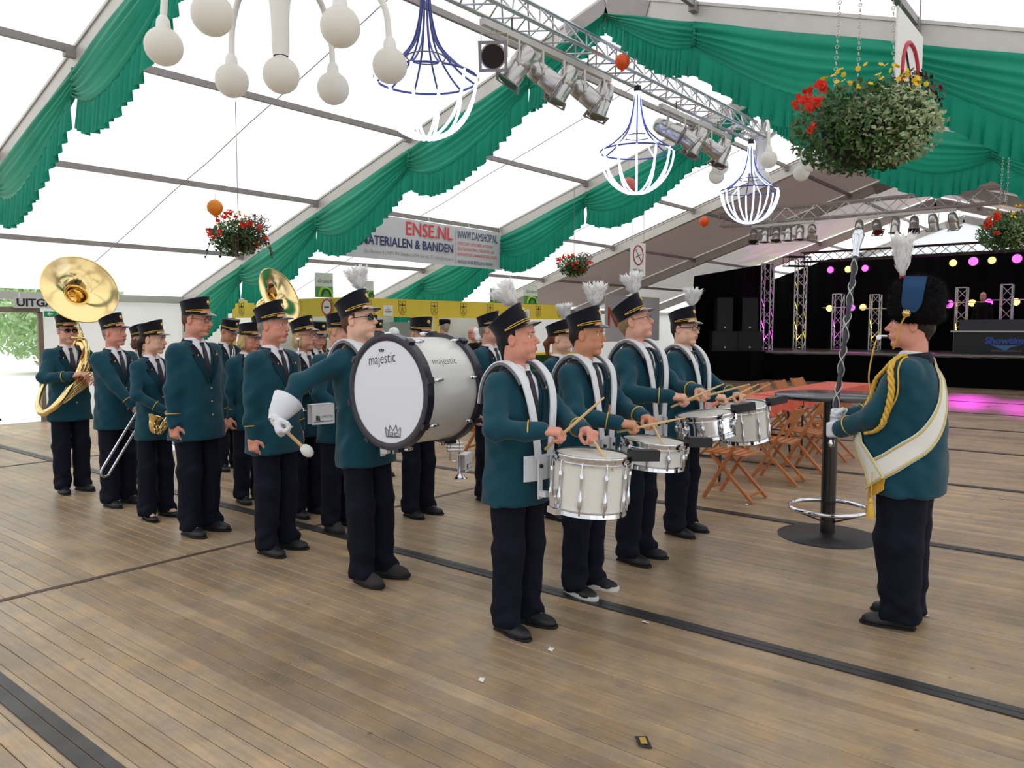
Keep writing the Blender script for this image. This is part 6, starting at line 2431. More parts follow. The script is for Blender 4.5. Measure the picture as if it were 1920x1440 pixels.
for x in (EXIT_X0, EXIT_X1):
    MB().box((x, -0.06, 0.95), (0.08, 0.06, 1.9)).build('jamb', MW, d_)

# board with an orange letter at the far side wall
o = thing('sign_board', 'pale grey board with an orange letter beyond the drummers', 'sign', (20.6, 13.0, 1.2))
MB().box((1.65, 0, 0.72), (3.4, 0.04, 1.45)).build('board', mat('pale_grey_board', (238, 239, 242), rough=0.5, transl=0.25), o)
lettering('N', 0.86, mat('orange_letter', (216, 90, 50), rough=0.5), o, frame((0.36, -0.024, 0.72), (1, 0, 0), (0, 0, 1)), bold=0.02)
lettering('C', 0.95, mat('outline_grey', (158, 152, 156), rough=0.5), o, frame((2.35, -0.024, 0.70), (1, 0, 0), (0, 0, 1)), bold=-0.02)

# people and greenery outside the exit
p = person('woman in a striped top standing outside the exit', (4.72, 15.6), rz=0.5, H=1.62, female=True, hair='brown', hairstyle='long', hat=False, open_neck=False, detail=0.6,
           jmat=mat('striped_top', (196, 170, 186), rough=0.8, var=0.3, vscale=2, stretch=(0.1, 0.1, 40)), tmat=mat('lilac_trousers', (150, 140, 180), rough=0.8))
M_LEAF = mat('pale_foliage', (190, 214, 170), rough=0.6, transl=0.35, var=0.2, vscale=2)
M_BARK = mat('bark', (92, 78, 64), rough=0.9)


def leaf_cloud(c, r, n, size, seed, flat=0.6):
    q = random.Random(seed)
    mb = MB()
    for _ in range(n):
        d = Vector((q.gauss(0, 1), q.gauss(0, 1), q.gauss(0, 1))).normalized() * (q.random() ** 0.4)
        p = Vector(c) + Vector((d.x * r[0], d.y * r[1], d.z * r[2]))
        a = Vector((q.uniform(-1, 1), q.uniform(-1, 1), q.uniform(-1, 1))).normalized()
        b = a.orthogonal().normalized()
        s_ = size * q.uniform(0.6, 1.3)
        mb.add([p - a * s_, p + b * s_ * flat, p + a * s_, p - b * s_ * flat], [(0, 1, 2, 3)])
    return mb


for i, (x, y, h, w_, lb) in enumerate(((5.0, 33, 4.6, 3.2, 'broad pale green tree beyond the exit'), (12.6, 34, 5.4, 2.8, 'tree beyond the exit behind the sousaphone'), (0.5, 38, 6.0, 3.5, 'tall tree at the far left of the exit'))):
    t = thing('tree', lb, 'tree', (x, y, -0.15), group='trees outside the tent')
    MB().tube([(0, 0, 0), (0.1, 0, h * 0.3), (0, 0.1, h * 0.6)], [0.16, 0.13, 0.08], 10).build('trunk', M_BARK, t, smooth='all')
    cr = leaf_cloud((0, 0, h * 0.52), (w_, w_, h * 0.46), 5200, 0.16, i + 3).build('crown', M_LEAF, t)
    cr['kind'] = 'stuff'

# ================================================================== THE STAGE
M_STAGEK = mat('black_stage_cloth', (7, 7, 9), rough=0.95, spec=0.1)
M_STAGEF = mat('stage_floor', (46, 38, 36), rough=0.35)
M_TRUSS = mat('truss_aluminium', (200, 200, 206), rough=0.3, metal=0.8)
M_SPK = mat('speaker_black', (20, 20, 22), rough=0.6)
st = thing('stage', 'low black stage with a dark floor at the tent end', 'stage', (24.15, 0, 0))
MB().box((3.2, 4.6, 0.86), (6.4, 15.8, 0.08)).build('stage_deck', M_STAGEF, st)
mb = MB()
V = []
n = 90
for i in range(n + 1):
    y = -3.3 + 15.8 * i / n
    d = 0.02 * math.sin(i * 1.7)
    V += [(d - 0.02, y, 0.0), (d - 0.02, y, 0.82)]
mb.add(V, [(2 * i, 2 * i + 1, 2 * i + 3, 2 * i + 2) for i in range(n)])
mb.build('skirt', M_STAGEK, st, smooth='all')
MB().box((-0.03, 4.6, 0.875), (0.05, 15.8, 0.05)).build('edge_rail', M_ALUDARK, st)


def black_cloth(name, label, pts, folds_axis):
    """pts: corner polygon (x, y, z); hung as a pleated cloth"""
    o = MB()
    (ax, ay), (bx_, by2), z0, z1a, z1b = pts
    n = 60
    V = []
    L2 = math.hypot(bx_ - ax, by2 - ay)
    nx_, ny_ = -(by2 - ay) / L2, (bx_ - ax) / L2
    for i in range(n + 1):
        t = i / n
        d = 0.05 * math.sin(i * 1.3)
        zt = z1a + (z1b - z1a) * t
        V += [(ax + (bx_ - ax) * t + nx_ * d, ay + (by2 - ay) * t + ny_ * d, z0), (ax + (bx_ - ax) * t + nx_ * d, ay + (by2 - ay) * t + ny_ * d, zt)]
    o.add(V, [(2 * i, 2 * i + 1, 2 * i + 3, 2 * i + 2) for i in range(n)])
    ob = o.build(name, M_STAGEK, None, smooth='all')
    tag(ob, label, 'curtain', 'black stage curtains')
    return ob


mb = MB()
V = []
n = 150
for i in range(n + 1):
    y = -3.9 + 17.0 * i / n
    d = 0.05 * math.sin(i * 1.3)
    V += [(28.3 + d, y, 0.9), (28.3 + d, y, min(4.02, roof_z(y) - 0.13))]
mb.add(V, [(2 * i, 2 * i + 1, 2 * i + 3, 2 * i + 2) for i in range(n)])
tag(mb.build('stage_curtain', M_STAGEK, None, smooth='all'), 'black backdrop curtain across the rear of the stage', 'curtain', 'black stage curtains')
black_cloth('stage_curtain', 'black side curtain at the left of the stage', ((25.6, 12.6), (28.2, 12.6), 0.0, 2.75, 2.75), 0)
mb = MB()
n, m = 44, 14
V = []
for i in range(n + 1):
    for j in range(m + 1):
        t, h = i / n, j / m
        lx = -1.0 * (1 - h) ** 1.6 * (1 - t) ** 2
        bx2, by2 = 23.0 + 2.5 * t, 11.25 - 1.6 * t
        d = 0.045 * math.sin(i * 1.35) * (1 - 0.5 * h)
        V.append((bx2 + 0.85 * lx * 0.2 + d * 0.54, by2 - lx * 1.0 + d * 0.84, (3.26 + 0.50 * t) * h))
mb.add(V, [(i * (m + 1) + j, (i + 1) * (m + 1) + j, (i + 1) * (m + 1) + j + 1, i * (m + 1) + j + 1) for i in range(n) for j in range(m)])
tag(mb.build('stage_curtain', M_STAGEK, None, smooth='all'), 'black front curtain flaring out behind the loudspeakers', 'curtain', 'black stage curtains')
MB().box((-0.62, 10.4, 0.45), (1.2, 2.2, 0.89)).build('stage_wing', M_STAGEK, st)


def lattice(label, a, b, size=0.29, name='box_truss', group='aluminium stage trusses', step=0.32, rc=0.022, rb=0.010, m=None, tri=False):
    a, b = Vector(a), Vector(b)
    d = b - a
    L2 = d.length
    z = d.normalized()
    up = Vector((0, 0, 1)) if abs(z.z) < 0.9 else Vector((1, 0, 0))
    x = up.cross(z).normalized()
    y = z.cross(x)
    o = thing(name, label, 'truss', a, group=group)
    h = size / 2
    cor = [x * h + y * h, -x * h + y * h, -x * h - y * h, x * h - y * h] if not tri else [x * h - y * h * .8, -x * h - y * h * .8, y * h * .95]
    if tri and (y.z < 0):
        cor = [Vector((c.x, c.y, -c.z)) for c in cor]
    for c in cor:
        MB().tube([c, c + d], rc, 8).build('chord', m or M_TRUSS, o, smooth=True)
    n = max(2, int(L2 / step))
    for f in range(len(cor)):
        c0, c1 = cor[f], cor[(f + 1) % len(cor)]
        mb = MB()
        for i in range(n):
            p = c0 if i % 2 == 0 else c1
            q = c1 if i % 2 == 0 else c0
            mb.tube([p + z * (L2 * i / n), q + z * (L2 * (i + 1) / n)], rb, 5)
        for e in (0, L2):
            mb.tube([c0 + z * e, c1 + z * e], rb, 5)
        mb.build('web_bracing', m or M_TRUSS, o)
    return o


lattice('upright truss at the front of the stage, beside the speakers', (24.5, 9.45, 0.9), (24.5, 9.45, 3.66))
lattice('second upright truss, set back beside the first', (25.9, 8.88, 0.9), (25.9, 8.88, 3.86))
TOW = [(24.5, 9.45, 'first tall upright'), (25.9, 8.88, 'second tall upright')]
for px, zt, lb in ((1571, 2.75, 'short upright truss left of the mace'), (1641, 2.7, 'short upright truss behind the face of the drum major'), (1731, 2.7, 'short upright truss behind the neck of the drum major'), (1802, 2.85, 'short upright truss above the left of the mixing booth'), (1886, 2.9, 'short upright truss above the right of the mixing booth')):
    q = at_x(px, 600, 27.3)
    lattice(lb, (27.3, q.y, 0.9), (27.3, q.y, zt))
    MB_ = MB().tube([(0, -0.5, zt - 1.35), (0, 0.5, zt - 1.35)], 0.02, 6)
    c_ = MB_.build('lamp_bar', M_TRUSS, bpy.data.objects[lattice.__name__] if False else None)
    c_.parent = [ob for ob in bpy.data.objects if ob.get('label') == lb][0]
    TOW.append((27.3, q.y, lb))
lattice('horizontal truss over the rear of the stage', (25.6, 1.5, 3.88), (25.6, 8.75, 3.88), m=mat('black_truss', (40, 38, 42), rough=0.4, metal=0.5))
lattice('silver truss hung across the tent before the stage', (18.1, 2.3, 4.22), (18.1, 8.15, 4.22), size=0.3)
lattice('side truss running back over the left of the stage', (24.7, 8.95, 3.72), (25.4, 8.5, 3.72), m=MATS['black_truss'])

# loudspeakers
for (x, y, z, w_, d2, h, lb) in ((26.3, 10.3, 0.9, 0.78, 0.6, 0.62, 'large bass speaker cabinet on the stage, inner one'), (26.3, 11.2, 0.9, 0.78, 0.6, 0.62, 'large bass speaker cabinet on the stage, outer one'),
                                 (26.3, 10.5, 1.52, 0.5, 0.5, 1.05, 'tall speaker standing on the inner bass cabinet'), (26.3, 11.05, 1.52, 0.5, 0.5, 1.05, 'tall speaker standing on the outer bass cabinet')):
    inner = 'inner' in lb
    o = thing('loudspeaker', lb, 'speaker', (24.05 if inner else 23.4, 9.88 if inner else 10.42, z), rz=0.62, group='loudspeakers on stage')
    MB().box((0, 0, h / 2), (d2, w_ - 0.02, h)).build('cabinet', M_SPK, o)
    MB().box((-d2 / 2 - 0.006, 0, h / 2), (0.012, w_ - 0.1, h - 0.1)).build('grille', mat('speaker_grille', (34, 34, 38), rough=0.5, metal=0.4), o)
    MB().cyl((-d2 / 2 - 0.012, 0, 0.12), (-d2 / 2 - 0.02, 0, 0.12), 0.03, 0.03, 12).build('badge', M_ALU, o)

# mixing booth
o = thing('mixing_booth', 'dark mixing booth with blue lettering on the stage', 'booth', (25.6, 2.2, 0.9))
MB().box((0.35, 1.05, 0.30), (0.7, 2.2, 0.60)).build('booth_front', mat('booth_panel', (34, 36, 44), rough=0.35), o)
MB().box((0.33, 1.05, 0.625), (0.85, 2.35, 0.04)).build('white_edge', M_PAPER, o)
MB().box((0.62, 1.05, 0.80), (0.5, 2.1, 0.32)).build('equipment_riser', mat('booth_top', (60, 58, 72), rough=0.4), o)
LBm = frame((-0.003, 0.85, 0.36), (0, -1, 0), (0, 0, 1))
lettering('Showtime', 0.25, mat('booth_blue', (58, 84, 160), rough=0.4, emit=0.08, ecol=(60, 100, 220)), o, LBm, shear=0.15, sx=1.05, bold=0.01, name='booth_lettering')
mb = MB()
mb.prism([(-0.4, -0.10), (-0.1, -0.24), (0.0, -0.27), (0.1, -0.18), (0.35, -0.10), (0.0, -0.13)], 0.002, LBm @ Matrix.Rotation(-PI / 2, 4, 'X'))
mb.build('blue_flash', mat('booth_cyan', (70, 120, 180), rough=0.4, emit=0.08), o)
lettering('www.showtime.nl', 0.10, mat('booth_grey', (140, 140, 146), rough=0.5), o, LBm @ Matrix.Translation((0, -0.27, 0)), shear=0.1, name='web_lettering')
dj = person('disc jockey in dark clothes behind the mixing booth', (27.3, 3.9), rz=-PI / 2, H=1.78, hat=False, hair='dark', open_neck=False, detail=0.6, jmat=M_BLACKCLOTH, tmat=M_BLACKCLOTH)
dj.o.location.z = 0.9


# stage lamps: each has its own lens and, for a few, its own beam
def stage_lamp(px, py, x, colour, label, rr=0.085, beam=None, target=None):
    p = at_x(px, py, x)
    o = thing('stage_lamp', label, 'lamp', p, group='lit stage lamps')
    MB().lathe([(0.03, 0.24), (rr + 0.01, 0.20), (rr + 0.02, 0.0), (rr, 0.0)], 18, Matrix.Rotation(PI / 2, 4, 'Y')).build('housing', M_SPK, o, smooth=True)
    c = {'m': (255, 60, 235), 'a': (255, 196, 90), 'w': (255, 235, 190)}[colour]
    MB().sphere((0.0, 0, 0), (0.04, rr, rr), 16).build('lens', mat('lens_' + colour, c, emit=5.0 if colour == 'm' else 4.0, ecol=c), o, smooth='all')
    if beam:
        L = bpy.data.lights.new('beam', 'SPOT')
        L.energy, L.color, L.spot_size, L.spot_blend, L.shadow_soft_size = beam, lin(c), math.radians(15), 1.0, 0.10
        lo = bpy.data.objects.new('beam', L)
        link(lo, o)
        lo.location = (-0.06, 0, 0)
        dv = Vector(target) - p
        lo.rotation_mode = 'QUATERNION'
        lo.rotation_quaternion = Vector((0, 0, -1)).rotation_difference(dv.normalized())
    return o


LL = [(1557, 506, 'm', 'magenta stage lamp at the left of the upper row'), (1590, 505, 'a', 'amber stage lamp between two magenta ones in the upper row'), (1622, 503, 'm', 'magenta stage lamp beside the plume of the drum major'),
      (1555, 578, 'a', 'amber stage lamp at the left of the lower row'), (1597, 577, 'm', 'magenta stage lamp beside the mace'), (1618, 576, 'a', 'amber stage lamp before the face of the drum major'),
      (1787, 493, 'a', 'small amber lamp of the upper row right of the busby'), (1825, 490, 'm', 'large magenta lamp of the upper row right of the busby'), (1860, 488, 'a', 'amber lamp between the two large magenta lamps'), (1907, 485, 'm', 'magenta lamp at the right end of the upper row'),
      (1779, 570, 'm', 'magenta lamp at the left above the mixing booth'), (1823, 568, 'a', 'amber lamp above the left half of the mixing booth'), (1854, 567, 'm', 'magenta lamp behind the disc jockey'), (1905, 566, 'a', 'amber lamp above the right half of the mixing booth')]
beams = {0: (700, (24.3, 8.6, 0.9)), 7: (900, (20.4, 3.1, 0.0)), 9: (600, (19.4, 1.4, 0.0)), 2: (600, (24.5, 6.8, 0.9)), 10: (500, (25.0, 5.0, 0.9))}
for i, (px, py, c, lb) in enumerate(LL):
    bm = beams.get(i)
    stage_lamp(px, py, 27.85, c, lb, 0.13 if i in (7, 9, 10) else 0.105, bm[0] if bm else None, bm[1] if bm else None)
UP = 0
for i, (x, y, lb) in enumerate(TOW):
    c = 'mamamam'[i]
    o = thing('uplight', ('%s floor uplight inside the ' % ('magenta' if c == 'm' else 'amber')) + lb.split(',')[0], 'lamp', (x, y, 0.94), group='uplights inside the stage trusses')
    MB().lathe([(0.04, -0.04), (0.06, -0.03), (0.06, 0.03), (0.05, 0.04)], 16, capb=True).build('housing', M_SPK, o, smooth=True)
    MB().sphere((0, 0, 0.035), (0.045, 0.045, 0.012), 14).build('lens', MATS['lens_' + c], o, smooth='all')
    L = bpy.data.lights.new('beam', 'SPOT')
    L.energy, L.color, L.spot_size, L.spot_blend, L.shadow_soft_size = (60 if i > 1 else 110), lin({'m': (255, 60, 235), 'a': (255, 220, 60)}[c]), math.radians(95), 0.9, 0.04
    lo = bpy.data.objects.new('beam', L)
    link(lo, o)
    lo.location = (0, 0, 0.06)
    lo.rotation_euler = (PI, 0, 0)
# ================================================================== HANGING FROM THE ROOF
M_GLOBE = mat('opal_globe', (246, 243, 236), rough=0.3, transl=0.4)
M_WHITEM = mat('white_enamel', (236, 234, 230), rough=0.35)
M_LED = mat('white_led_rope', (214, 226, 255), rough=0.4, emit=2.2, ecol=(176, 198, 255))
M_LEDOFF = mat('unlit_led_rope', (70, 78, 150), rough=0.4)
M_PAR = mat('polished_par_can', (192, 190, 190), rough=0.25, metal=0.85)
M_GELFRAME = mat('gel_frame', (150, 146, 150), rough=0.4, metal=0.6)
M_GELD = mat('dark_gel', (26, 18, 22), rough=0.2)
M_WIRE = mat('wire', (120, 120, 122), rough=0.5, metal=0.5)


def globe_chandelier(x, y, ztop, zg, label, rot=0.3, lit=0):
    o = thing('globe_chandelier', label, 'chandelier', (x, y, zg), rz=rot, group='white globe chandeliers')
    h = ztop - zg
    gm = M_GLOBE
    MB().lathe([(0.055, 0.02), (0.062, 0.05), (0.066, 0.30), (0.075, 0.40), (0.10, 0.52), (0.10, 0.62), (0.04, 0.66), (0.02, h)], 24).build('stem', M_WHITEM, o, smooth=True)
    MB().sphere((0, 0, -0.115), 0.133, 24).build('globe', gm, o, smooth='all')
    MB().cyl((0, 0, -0.005), (0, 0, 0.02), 0.045, 0.045, 18).build('globe_collar', M_CHROME, o, smooth=True)
    for k in range(6):
        a = 2 * PI * k / 6
        d = Vector((math.cos(a), math.sin(a), 0))
        P_ = spline([d * 0.08 + Vector((0, 0, 0.50)), d * 0.30 + Vector((0, 0, 0.66)), d * 0.58 + Vector((0, 0, 0.66)), d * 0.76 + Vector((0, 0, 0.46)), d * 0.80 + Vector((0, 0, 0.18))], 22)
        ar = MB().tube(P_, 0.024, 10).build('arm', M_WHITEM, o, smooth='all')
        MB().lathe([(0.028, 0.23), (0.045, 0.20), (0.05, 0.16), (0.05, 0.13)], 18, Matrix.Translation(d * 0.80)).build('holder', M_WHITEM, ar, smooth=True)
        MB().sphere(d * 0.80 + Vector((0, 0, 0.02)), 0.133, 24).build('globe', gm, ar, smooth='all')
    return o


globe_chandelier(3.52, 5.06, 5.3, 3.60, 'white six-armed globe chandelier at the upper left', rot=math.radians(50.9 - 90 + 3))
globe_chandelier(12.75, 5.06, 5.3, 4.20, 'globe chandelier partly hidden behind the last lit wire lamp', rot=0.5)


def led_chandelier(x, y, ztop, label, lit_neck=True):
    o = thing('wire_chandelier', label, 'chandelier', (x, y, 3.30), group='bowl-shaped light rope chandeliers')
    n = 12
    H_ = ztop - 3.30
    MB().cyl((0, 0, H_ - 0.06), (0, 0, H_ + 0.02), 0.045, 0.045, 16).build('cap', M_BLACKP, o, smooth=True)
    MB().torus((0, 0, 0.52), 0.455, 0.010, 40, 6).build('hoop', M_LEDOFF, o, smooth='all')
    MB().torus((0, 0, 0.70), 0.17, 0.006, 28, 6).build('upper_hoop', M_WIRE, o, smooth='all')
    for k in range(n):
        a = 2 * PI * k / n
        d = Vector((math.cos(a), math.sin(a), 0))
        bowl = [d * (0.455 * math.sin((i / 10) * PI / 2) ** 0.85) + Vector((0, 0, 0.52 * (1 - math.cos((i / 10) * PI / 2)) ** 0.9)) for i in range(11)]
        MB().tube(bowl, 0.0135, 7).build('lit_rib', M_LED, o, smooth='all')
        neck = spline([d * 0.455 + Vector((0, 0, 0.52)), d * 0.30 + Vector((0, 0, 0.62)), d * 0.13 + Vector((0, 0, 0.80)), d * 0.055 + Vector((0, 0, 1.05)), d * 0.035 + Vector((0, 0, H_ - 0.04))], 18)
        MB().tube(neck, 0.009, 6).build('neck_rib', M_LED if (lit_neck and k % 2 == 0) else M_LEDOFF, o, smooth='all')
    if lit_neck:
        MB().cyl((0, 0, 0.80), (0, 0, H_ - 0.05), 0.028, 0.05, 14).build('lit_core', M_LED, o, smooth=True)
    return o


led_chandelier(5.02, 5.06, 4.66, 'wire bowl chandelier nearest the camera with an unlit neck', False)
led_chandelier(8.70, 5.06, 4.60, 'glowing wire bowl chandelier in the middle of the row')
led_chandelier(12.28, 5.06, 4.60, 'glowing wire bowl chandelier farthest along the truss')
lattice('long ridge truss carrying the glowing chandeliers', (3.9, 5.06, 4.80), (12.5, 5.06, 4.80), size=0.30, name='ridge_truss', tri=True, step=0.21)


def par_proto():
    o = thing('par_lamp', 'x', 'lamp')
    # hangs from origin; can points along -Z before rotation
    yk = MB()
    yk.tube([(-0.125, 0, -0.20), (-0.125, 0, -0.02), (0, 0, 0.0), (0.125, 0, -0.02), (0.125, 0, -0.20)], 0.008, 6)
    yk.build('yoke', M_ALU, o)
    return o


def par_lamp(x, y, z, tilt, pan, label, gel, s=1.0, group='spotlights on the bars'):
    o = thing('par_lamp', label, 'lamp', (x, y, z), group=group)
    o.scale = (s, s, s)
    rz = Matrix.Rotation(pan, 4, 'Z')
    mb = MB()
    for sg in (-1, 1):
        mb.bar(rz @ Vector((sg * 0.125, 0, -0.22)), rz @ Vector((sg * 0.125, 0, 0.0)), 0.02, 0.006, rz @ Vector((1, 0, 0)))
    mb.bar(rz @ Vector((-0.125, 0, 0)), rz @ Vector((0.125, 0, 0)), 0.02, 0.006)
    mb.cyl((0, 0, 0), (0, 0, 0.05), 0.012, 0.012, 8)
    mb.build('yoke', M_ALU, o)
    Mr = rz @ Matrix.Translation((0, 0, -0.20)) @ Matrix.Rotation(tilt, 4, 'X')
    can = MB().lathe([(0.001, 0.20), (0.06, 0.195), (0.085, 0.17), (0.095, 0.12), (0.105, 0.10), (0.107, 0.0), (0.102, -0.01), (0.107, -0.02), (0.107, -0.17), (0.118, -0.175), (0.118, -0.19), (0.10, -0.19), (0.098, 0.05), (0.001, 0.06)], 26, Mr)
    co = can.build('can', M_PAR, o, smooth=True)
    mb = MB()
    for sx in (-1, 1):
        mb.box(Mr @ Vector((sx * 0.118, 0, -0.20)), (0.028, 0.265, 0.008), Mr.to_3x3())
        mb.box(Mr @ Vector((0, sx * 0.118, -0.20)), (0.21, 0.028, 0.008), Mr.to_3x3())
    mb.build('colour_frame', M_GELFRAME, co)
    gm = {'k': M_GELD, 'r': mat('red_gel', (96, 20, 24), rough=0.2), 'b': mat('blue_gel', (26, 28, 80), rough=0.2)}[gel]
    MB().lathe([(0.001, -0.197), (0.105, -0.197)], 20, Mr).build('gel', gm, co)
    return o


def lamp_bar(label, a, b, hooks=2, up=0.16):
    o = thing('lamp_bar', label, 'bar', a, group='bars carrying spotlights')
    d = Vector(b) - Vector(a)
    MB().bar((0, 0, 0), d, 0.06, 0.06).build('bar', M_ALU, o)
    for k in range(hooks):
        p = d * (0.2 + 0.6 * k / max(1, hooks - 1))
        MB().tube([p, p + Vector((0, 0, up))], 0.008, 6).build('hook', M_BLACKP, o)
    return o


lamp_bar('near lamp bar hanging beneath the ridge truss', (5.68, 4.98, 4.49), (7.92, 4.98, 4.49))
lamp_bar('far lamp bar hanging beneath the ridge truss', (9.15, 4.98, 4.46), (11.3, 4.98, 4.46))
ords = ['first', 'second', 'third', 'fourth', 'fifth', 'last']
for k, (t, p, gl) in enumerate(((1.2, 2.2, 'k'), (0.6, 0.7, 'k'), (0.95, -2.4, 'b'), (0.5, 0.7, 'k'), (0.9, -2.4, 'k'), (0.35, 0.8, 'k'))):
    par_lamp(5.86 + 0.38 * k, 4.98, 4.43, t, p, 'polished spotlight, %s from the near end of the near lamp bar' % ords[k], gl, 1.02)
for k, (t, p, gl) in enumerate(((1.05, -2.7, 'b'), (0.9, -2.4, 'k'), (0.5, 0.7, 'k'), (0.95, -2.5, 'k'), (0.4, 0.8, 'k'))):
    par_lamp(9.35 + 0.42 * k, 4.98, 4.40, t, p, 'polished spotlight, %s from the near end of the far lamp bar' % ords[k], gl, 1.0)
# bars before the stage
lamp_bar('lamp bar at the left under the cross truss', (18.0, 7.35, 4.0), (18.0, 5.9, 4.0), up=0.1)
lamp_bar('lamp bar at the right under the cross truss', (18.0, 5.0, 4.0), (18.0, 3.1, 4.0), up=0.1)
for k in range(6):
    par_lamp(18.0, 7.3 - 0.27 * k, 3.95, (0.5, 0.1, 0.35, 0.05, 0.15, -0.6)[k], PI / 2 + (0.3, 0, 0.2, -.4, 0, .3)[k], 'spotlight, %s from the left on the left cross bar' % ords[k], 'krkrrk'[k], 0.85)
for k in range(6):
    par_lamp(18.0, 4.95 - 0.36 * k, 3.95, (0.2, 0.6, 0.1, 0.45, -0.3, -0.5)[k], PI / 2 + (0.3, .5, 0, .2, -.3, -.2)[k], 'spotlight, %s from the left on the right cross bar' % ords[k], 'rrrbkr'[k], 0.85)

# ------------------------------------------------------------------ flower baskets
M_LEAFD = mat('basket_leaf', (66, 104, 48), rough=0.55, transl=0.2, var=0.3, vscale=14)
M_LEAFV = mat('variegated_leaf', (176, 188, 146), rough=0.55, transl=0.25, var=0.3, vscale=20)
M_LEAFR = mat('bronze_leaf', (74, 42, 34), rough=0.6, var=0.3, vscale=14)
M_FRED = mat('red_geranium', (226, 60, 36), rough=0.6, transl=0.2)
M_FYEL = mat('yellow_flower', (240, 200, 40), rough=0.6, transl=0.2)


def flower(mb, p, r, n, q):
    up = Vector((q.uniform(-1, 1), q.uniform(-1, 0.4), q.uniform(-0.2, 1))).normalized()
    a = up.orthogonal().normalized()
    b = up.cross(a)
    for k in range(n):
        t = 2 * PI * k / n
        d = a * math.cos(t) + b * math.sin(t)
        s_ = up.cross(d) * r * 0.45
        mb.add([p, p + d * r * 0.6 + s_, p + d * r + up * r * 0.2, p + d * r * 0.6 - s_], [(0, 1, 2, 3)])


def basket(px, py, loc, R_, label, seed, wires, ztop, dense=1.0, vari=True, trail=True):
    q = random.Random(seed)
    o = thing('hanging_basket', label, 'flower basket', loc, group='hanging flower baskets')
    MB().lathe([(0.001, -R_ * 0.62), (R_ * 0.25, -R_ * 0.60), (R_ * 0.42, -R_ * 0.38), (R_ * 0.5, -R_ * 0.1), (R_ * 0.46, -R_ * 0.1)], 22).build('bowl', mat('dark_bowl', (38, 34, 28), rough=0.8), o, smooth=True)
    lf = leaf_cloud((0, 0, -0.07), (R_ * 0.9, R_ * 0.9, R_ * 0.60), int(2300 * dense), 0.024, seed, 0.62)
    lo_ = lf.build('foliage', M_LEAFD, o)
    lo_['kind'] = 'stuff'
    rt = Vector((math.cos(YAW), -math.sin(YAW), 0))
    if vari:
        v_ = leaf_cloud(tuple(rt * R_ * 0.22 - Vector((math.sin(YAW), math.cos(YAW), 0)) * R_ * 0.34 + Vector((0, 0, -R_ * 0.2))), (R_ * 0.66, R_ * 0.66, R_ * 0.5), int(1100 * dense), 0.020, seed + 1, 0.7)
        vo = v_.build('variegated_leaves', M_LEAFV, o)
        vo['kind'] = 'stuff'
    b_ = leaf_cloud(tuple(rt * R_ * 0.55 + Vector((0, 0, R_ * 0.22))), (R_ * 0.5, R_ * 0.5, R_ * 0.36), int(420 * dense), 0.020, seed + 2, 0.6)
    bo = b_.build('bronze_leaves', M_LEAFR, o)
    bo['kind'] = 'stuff'
    nr, ny = (9, 26) if vari else (16, 8)
    for k in range(nr):
        d = Vector((q.gauss(0, 1), q.gauss(0, 1), q.gauss(0, 0.5)))
        d = d.normalized()
        if vari:
            d = (-rt * q.uniform(0.5, 1.0) - _f0 * q.uniform(0.1, 0.7) + Vector((0, 0, q.uniform(-0.35, 0.45)))).normalized()
        elif d.dot(_f0) > 0.2:
            d = d - _f0 * 2 * d.dot(_f0)
        p = Vector((d.x * R_ * 0.92, d.y * R_ * 0.92, d.z * R_ * 0.62))
        mb = MB()
        for m_ in range(9):
            pp = p + Vector((q.uniform(-1, 1), q.uniform(-1, 1), q.uniform(-1, 1))) * 0.028
            flower(mb, pp, 0.022, 5, q)
        mb.build('geranium', M_FRED, o)
    mb = MB()
    for k in range(int(ny * 1.6)):
        d = (Vector((q.gauss(0, 0.7), q.gauss(0, 0.7), 0)) - _f0 * 0.6 + Vector((0, 0, q.uniform(0.35, 1.2)))).normalized()
        p = Vector((d.x * R_ * 0.86, d.y * R_ * 0.86, d.z * R_ * 0.64))
        flower(mb, p, 0.019, 6, q)
    yo = mb.build('yellow_flowers', M_FYEL, o)
    yo['kind'] = 'stuff'
    if trail:
        mb, ml = MB(), MB()
        for k in range(16):
            a = q.uniform(0, 2 * PI)
            d = Vector((math.cos(a), math.sin(a), 0))
            P_ = spline([d * R_ * 0.5 + Vector((0, 0, -R_ * 0.2)), d * R_ * 0.95 + Vector((0, 0, -R_ * 0.35)), d * R_ * q.uniform(1.0, 1.3) + Vector((0, 0, -R_ * q.uniform(0.5, 0.95)))], 10)
            mb.tube(P_, 0.0035, 4)
            for m_ in range(5):
                p = Vector(P_[10 - m_ * 2])
                s_ = 0.018
                ml.add([p, p + Vector((s_, 0.004, s_)), p + Vector((0, 0.004, 2 * s_)), p + Vector((-s_, 0, s_))], [(0, 1, 2, 3)])
        to_ = mb.build('trailing_stems', M_LEAFR, o)
        to_['kind'] = 'stuff'
        ml.build('trailing_leaves', M_LEAFR, to_)
    H_ = ztop - loc[2]
    for k in range(wires):
        a = 2 * PI * k / max(1, wires) + 0.4
        if wires == 1:
            mb = MB().tube([(0, 0, R_ * 0.3), (0, 0, H_)], 0.004, 5)
            mb.build('wire', M_WIRE, o)
        else:
            mb = MB()
            x_, y_ = R_ * 0.42 * math.cos(a), R_ * 0.42 * math.sin(a)
            m2 = int(H_ / 0.035)
            for i in range(m2):
                z_ = i * 0.035
                mb.torus((x_ * (1 - 0.25 * i / m2), y_ * (1 - .25 * i / m2), z_ + 0.017), 0.011, 0.0026, 7, 4, Matrix.Rotation(PI / 2, 3, 'X') if i % 2 else Matrix.Rotation(PI / 2, 3, 'Y'))
            mb.build('chain', M_ALU, o)
    return o


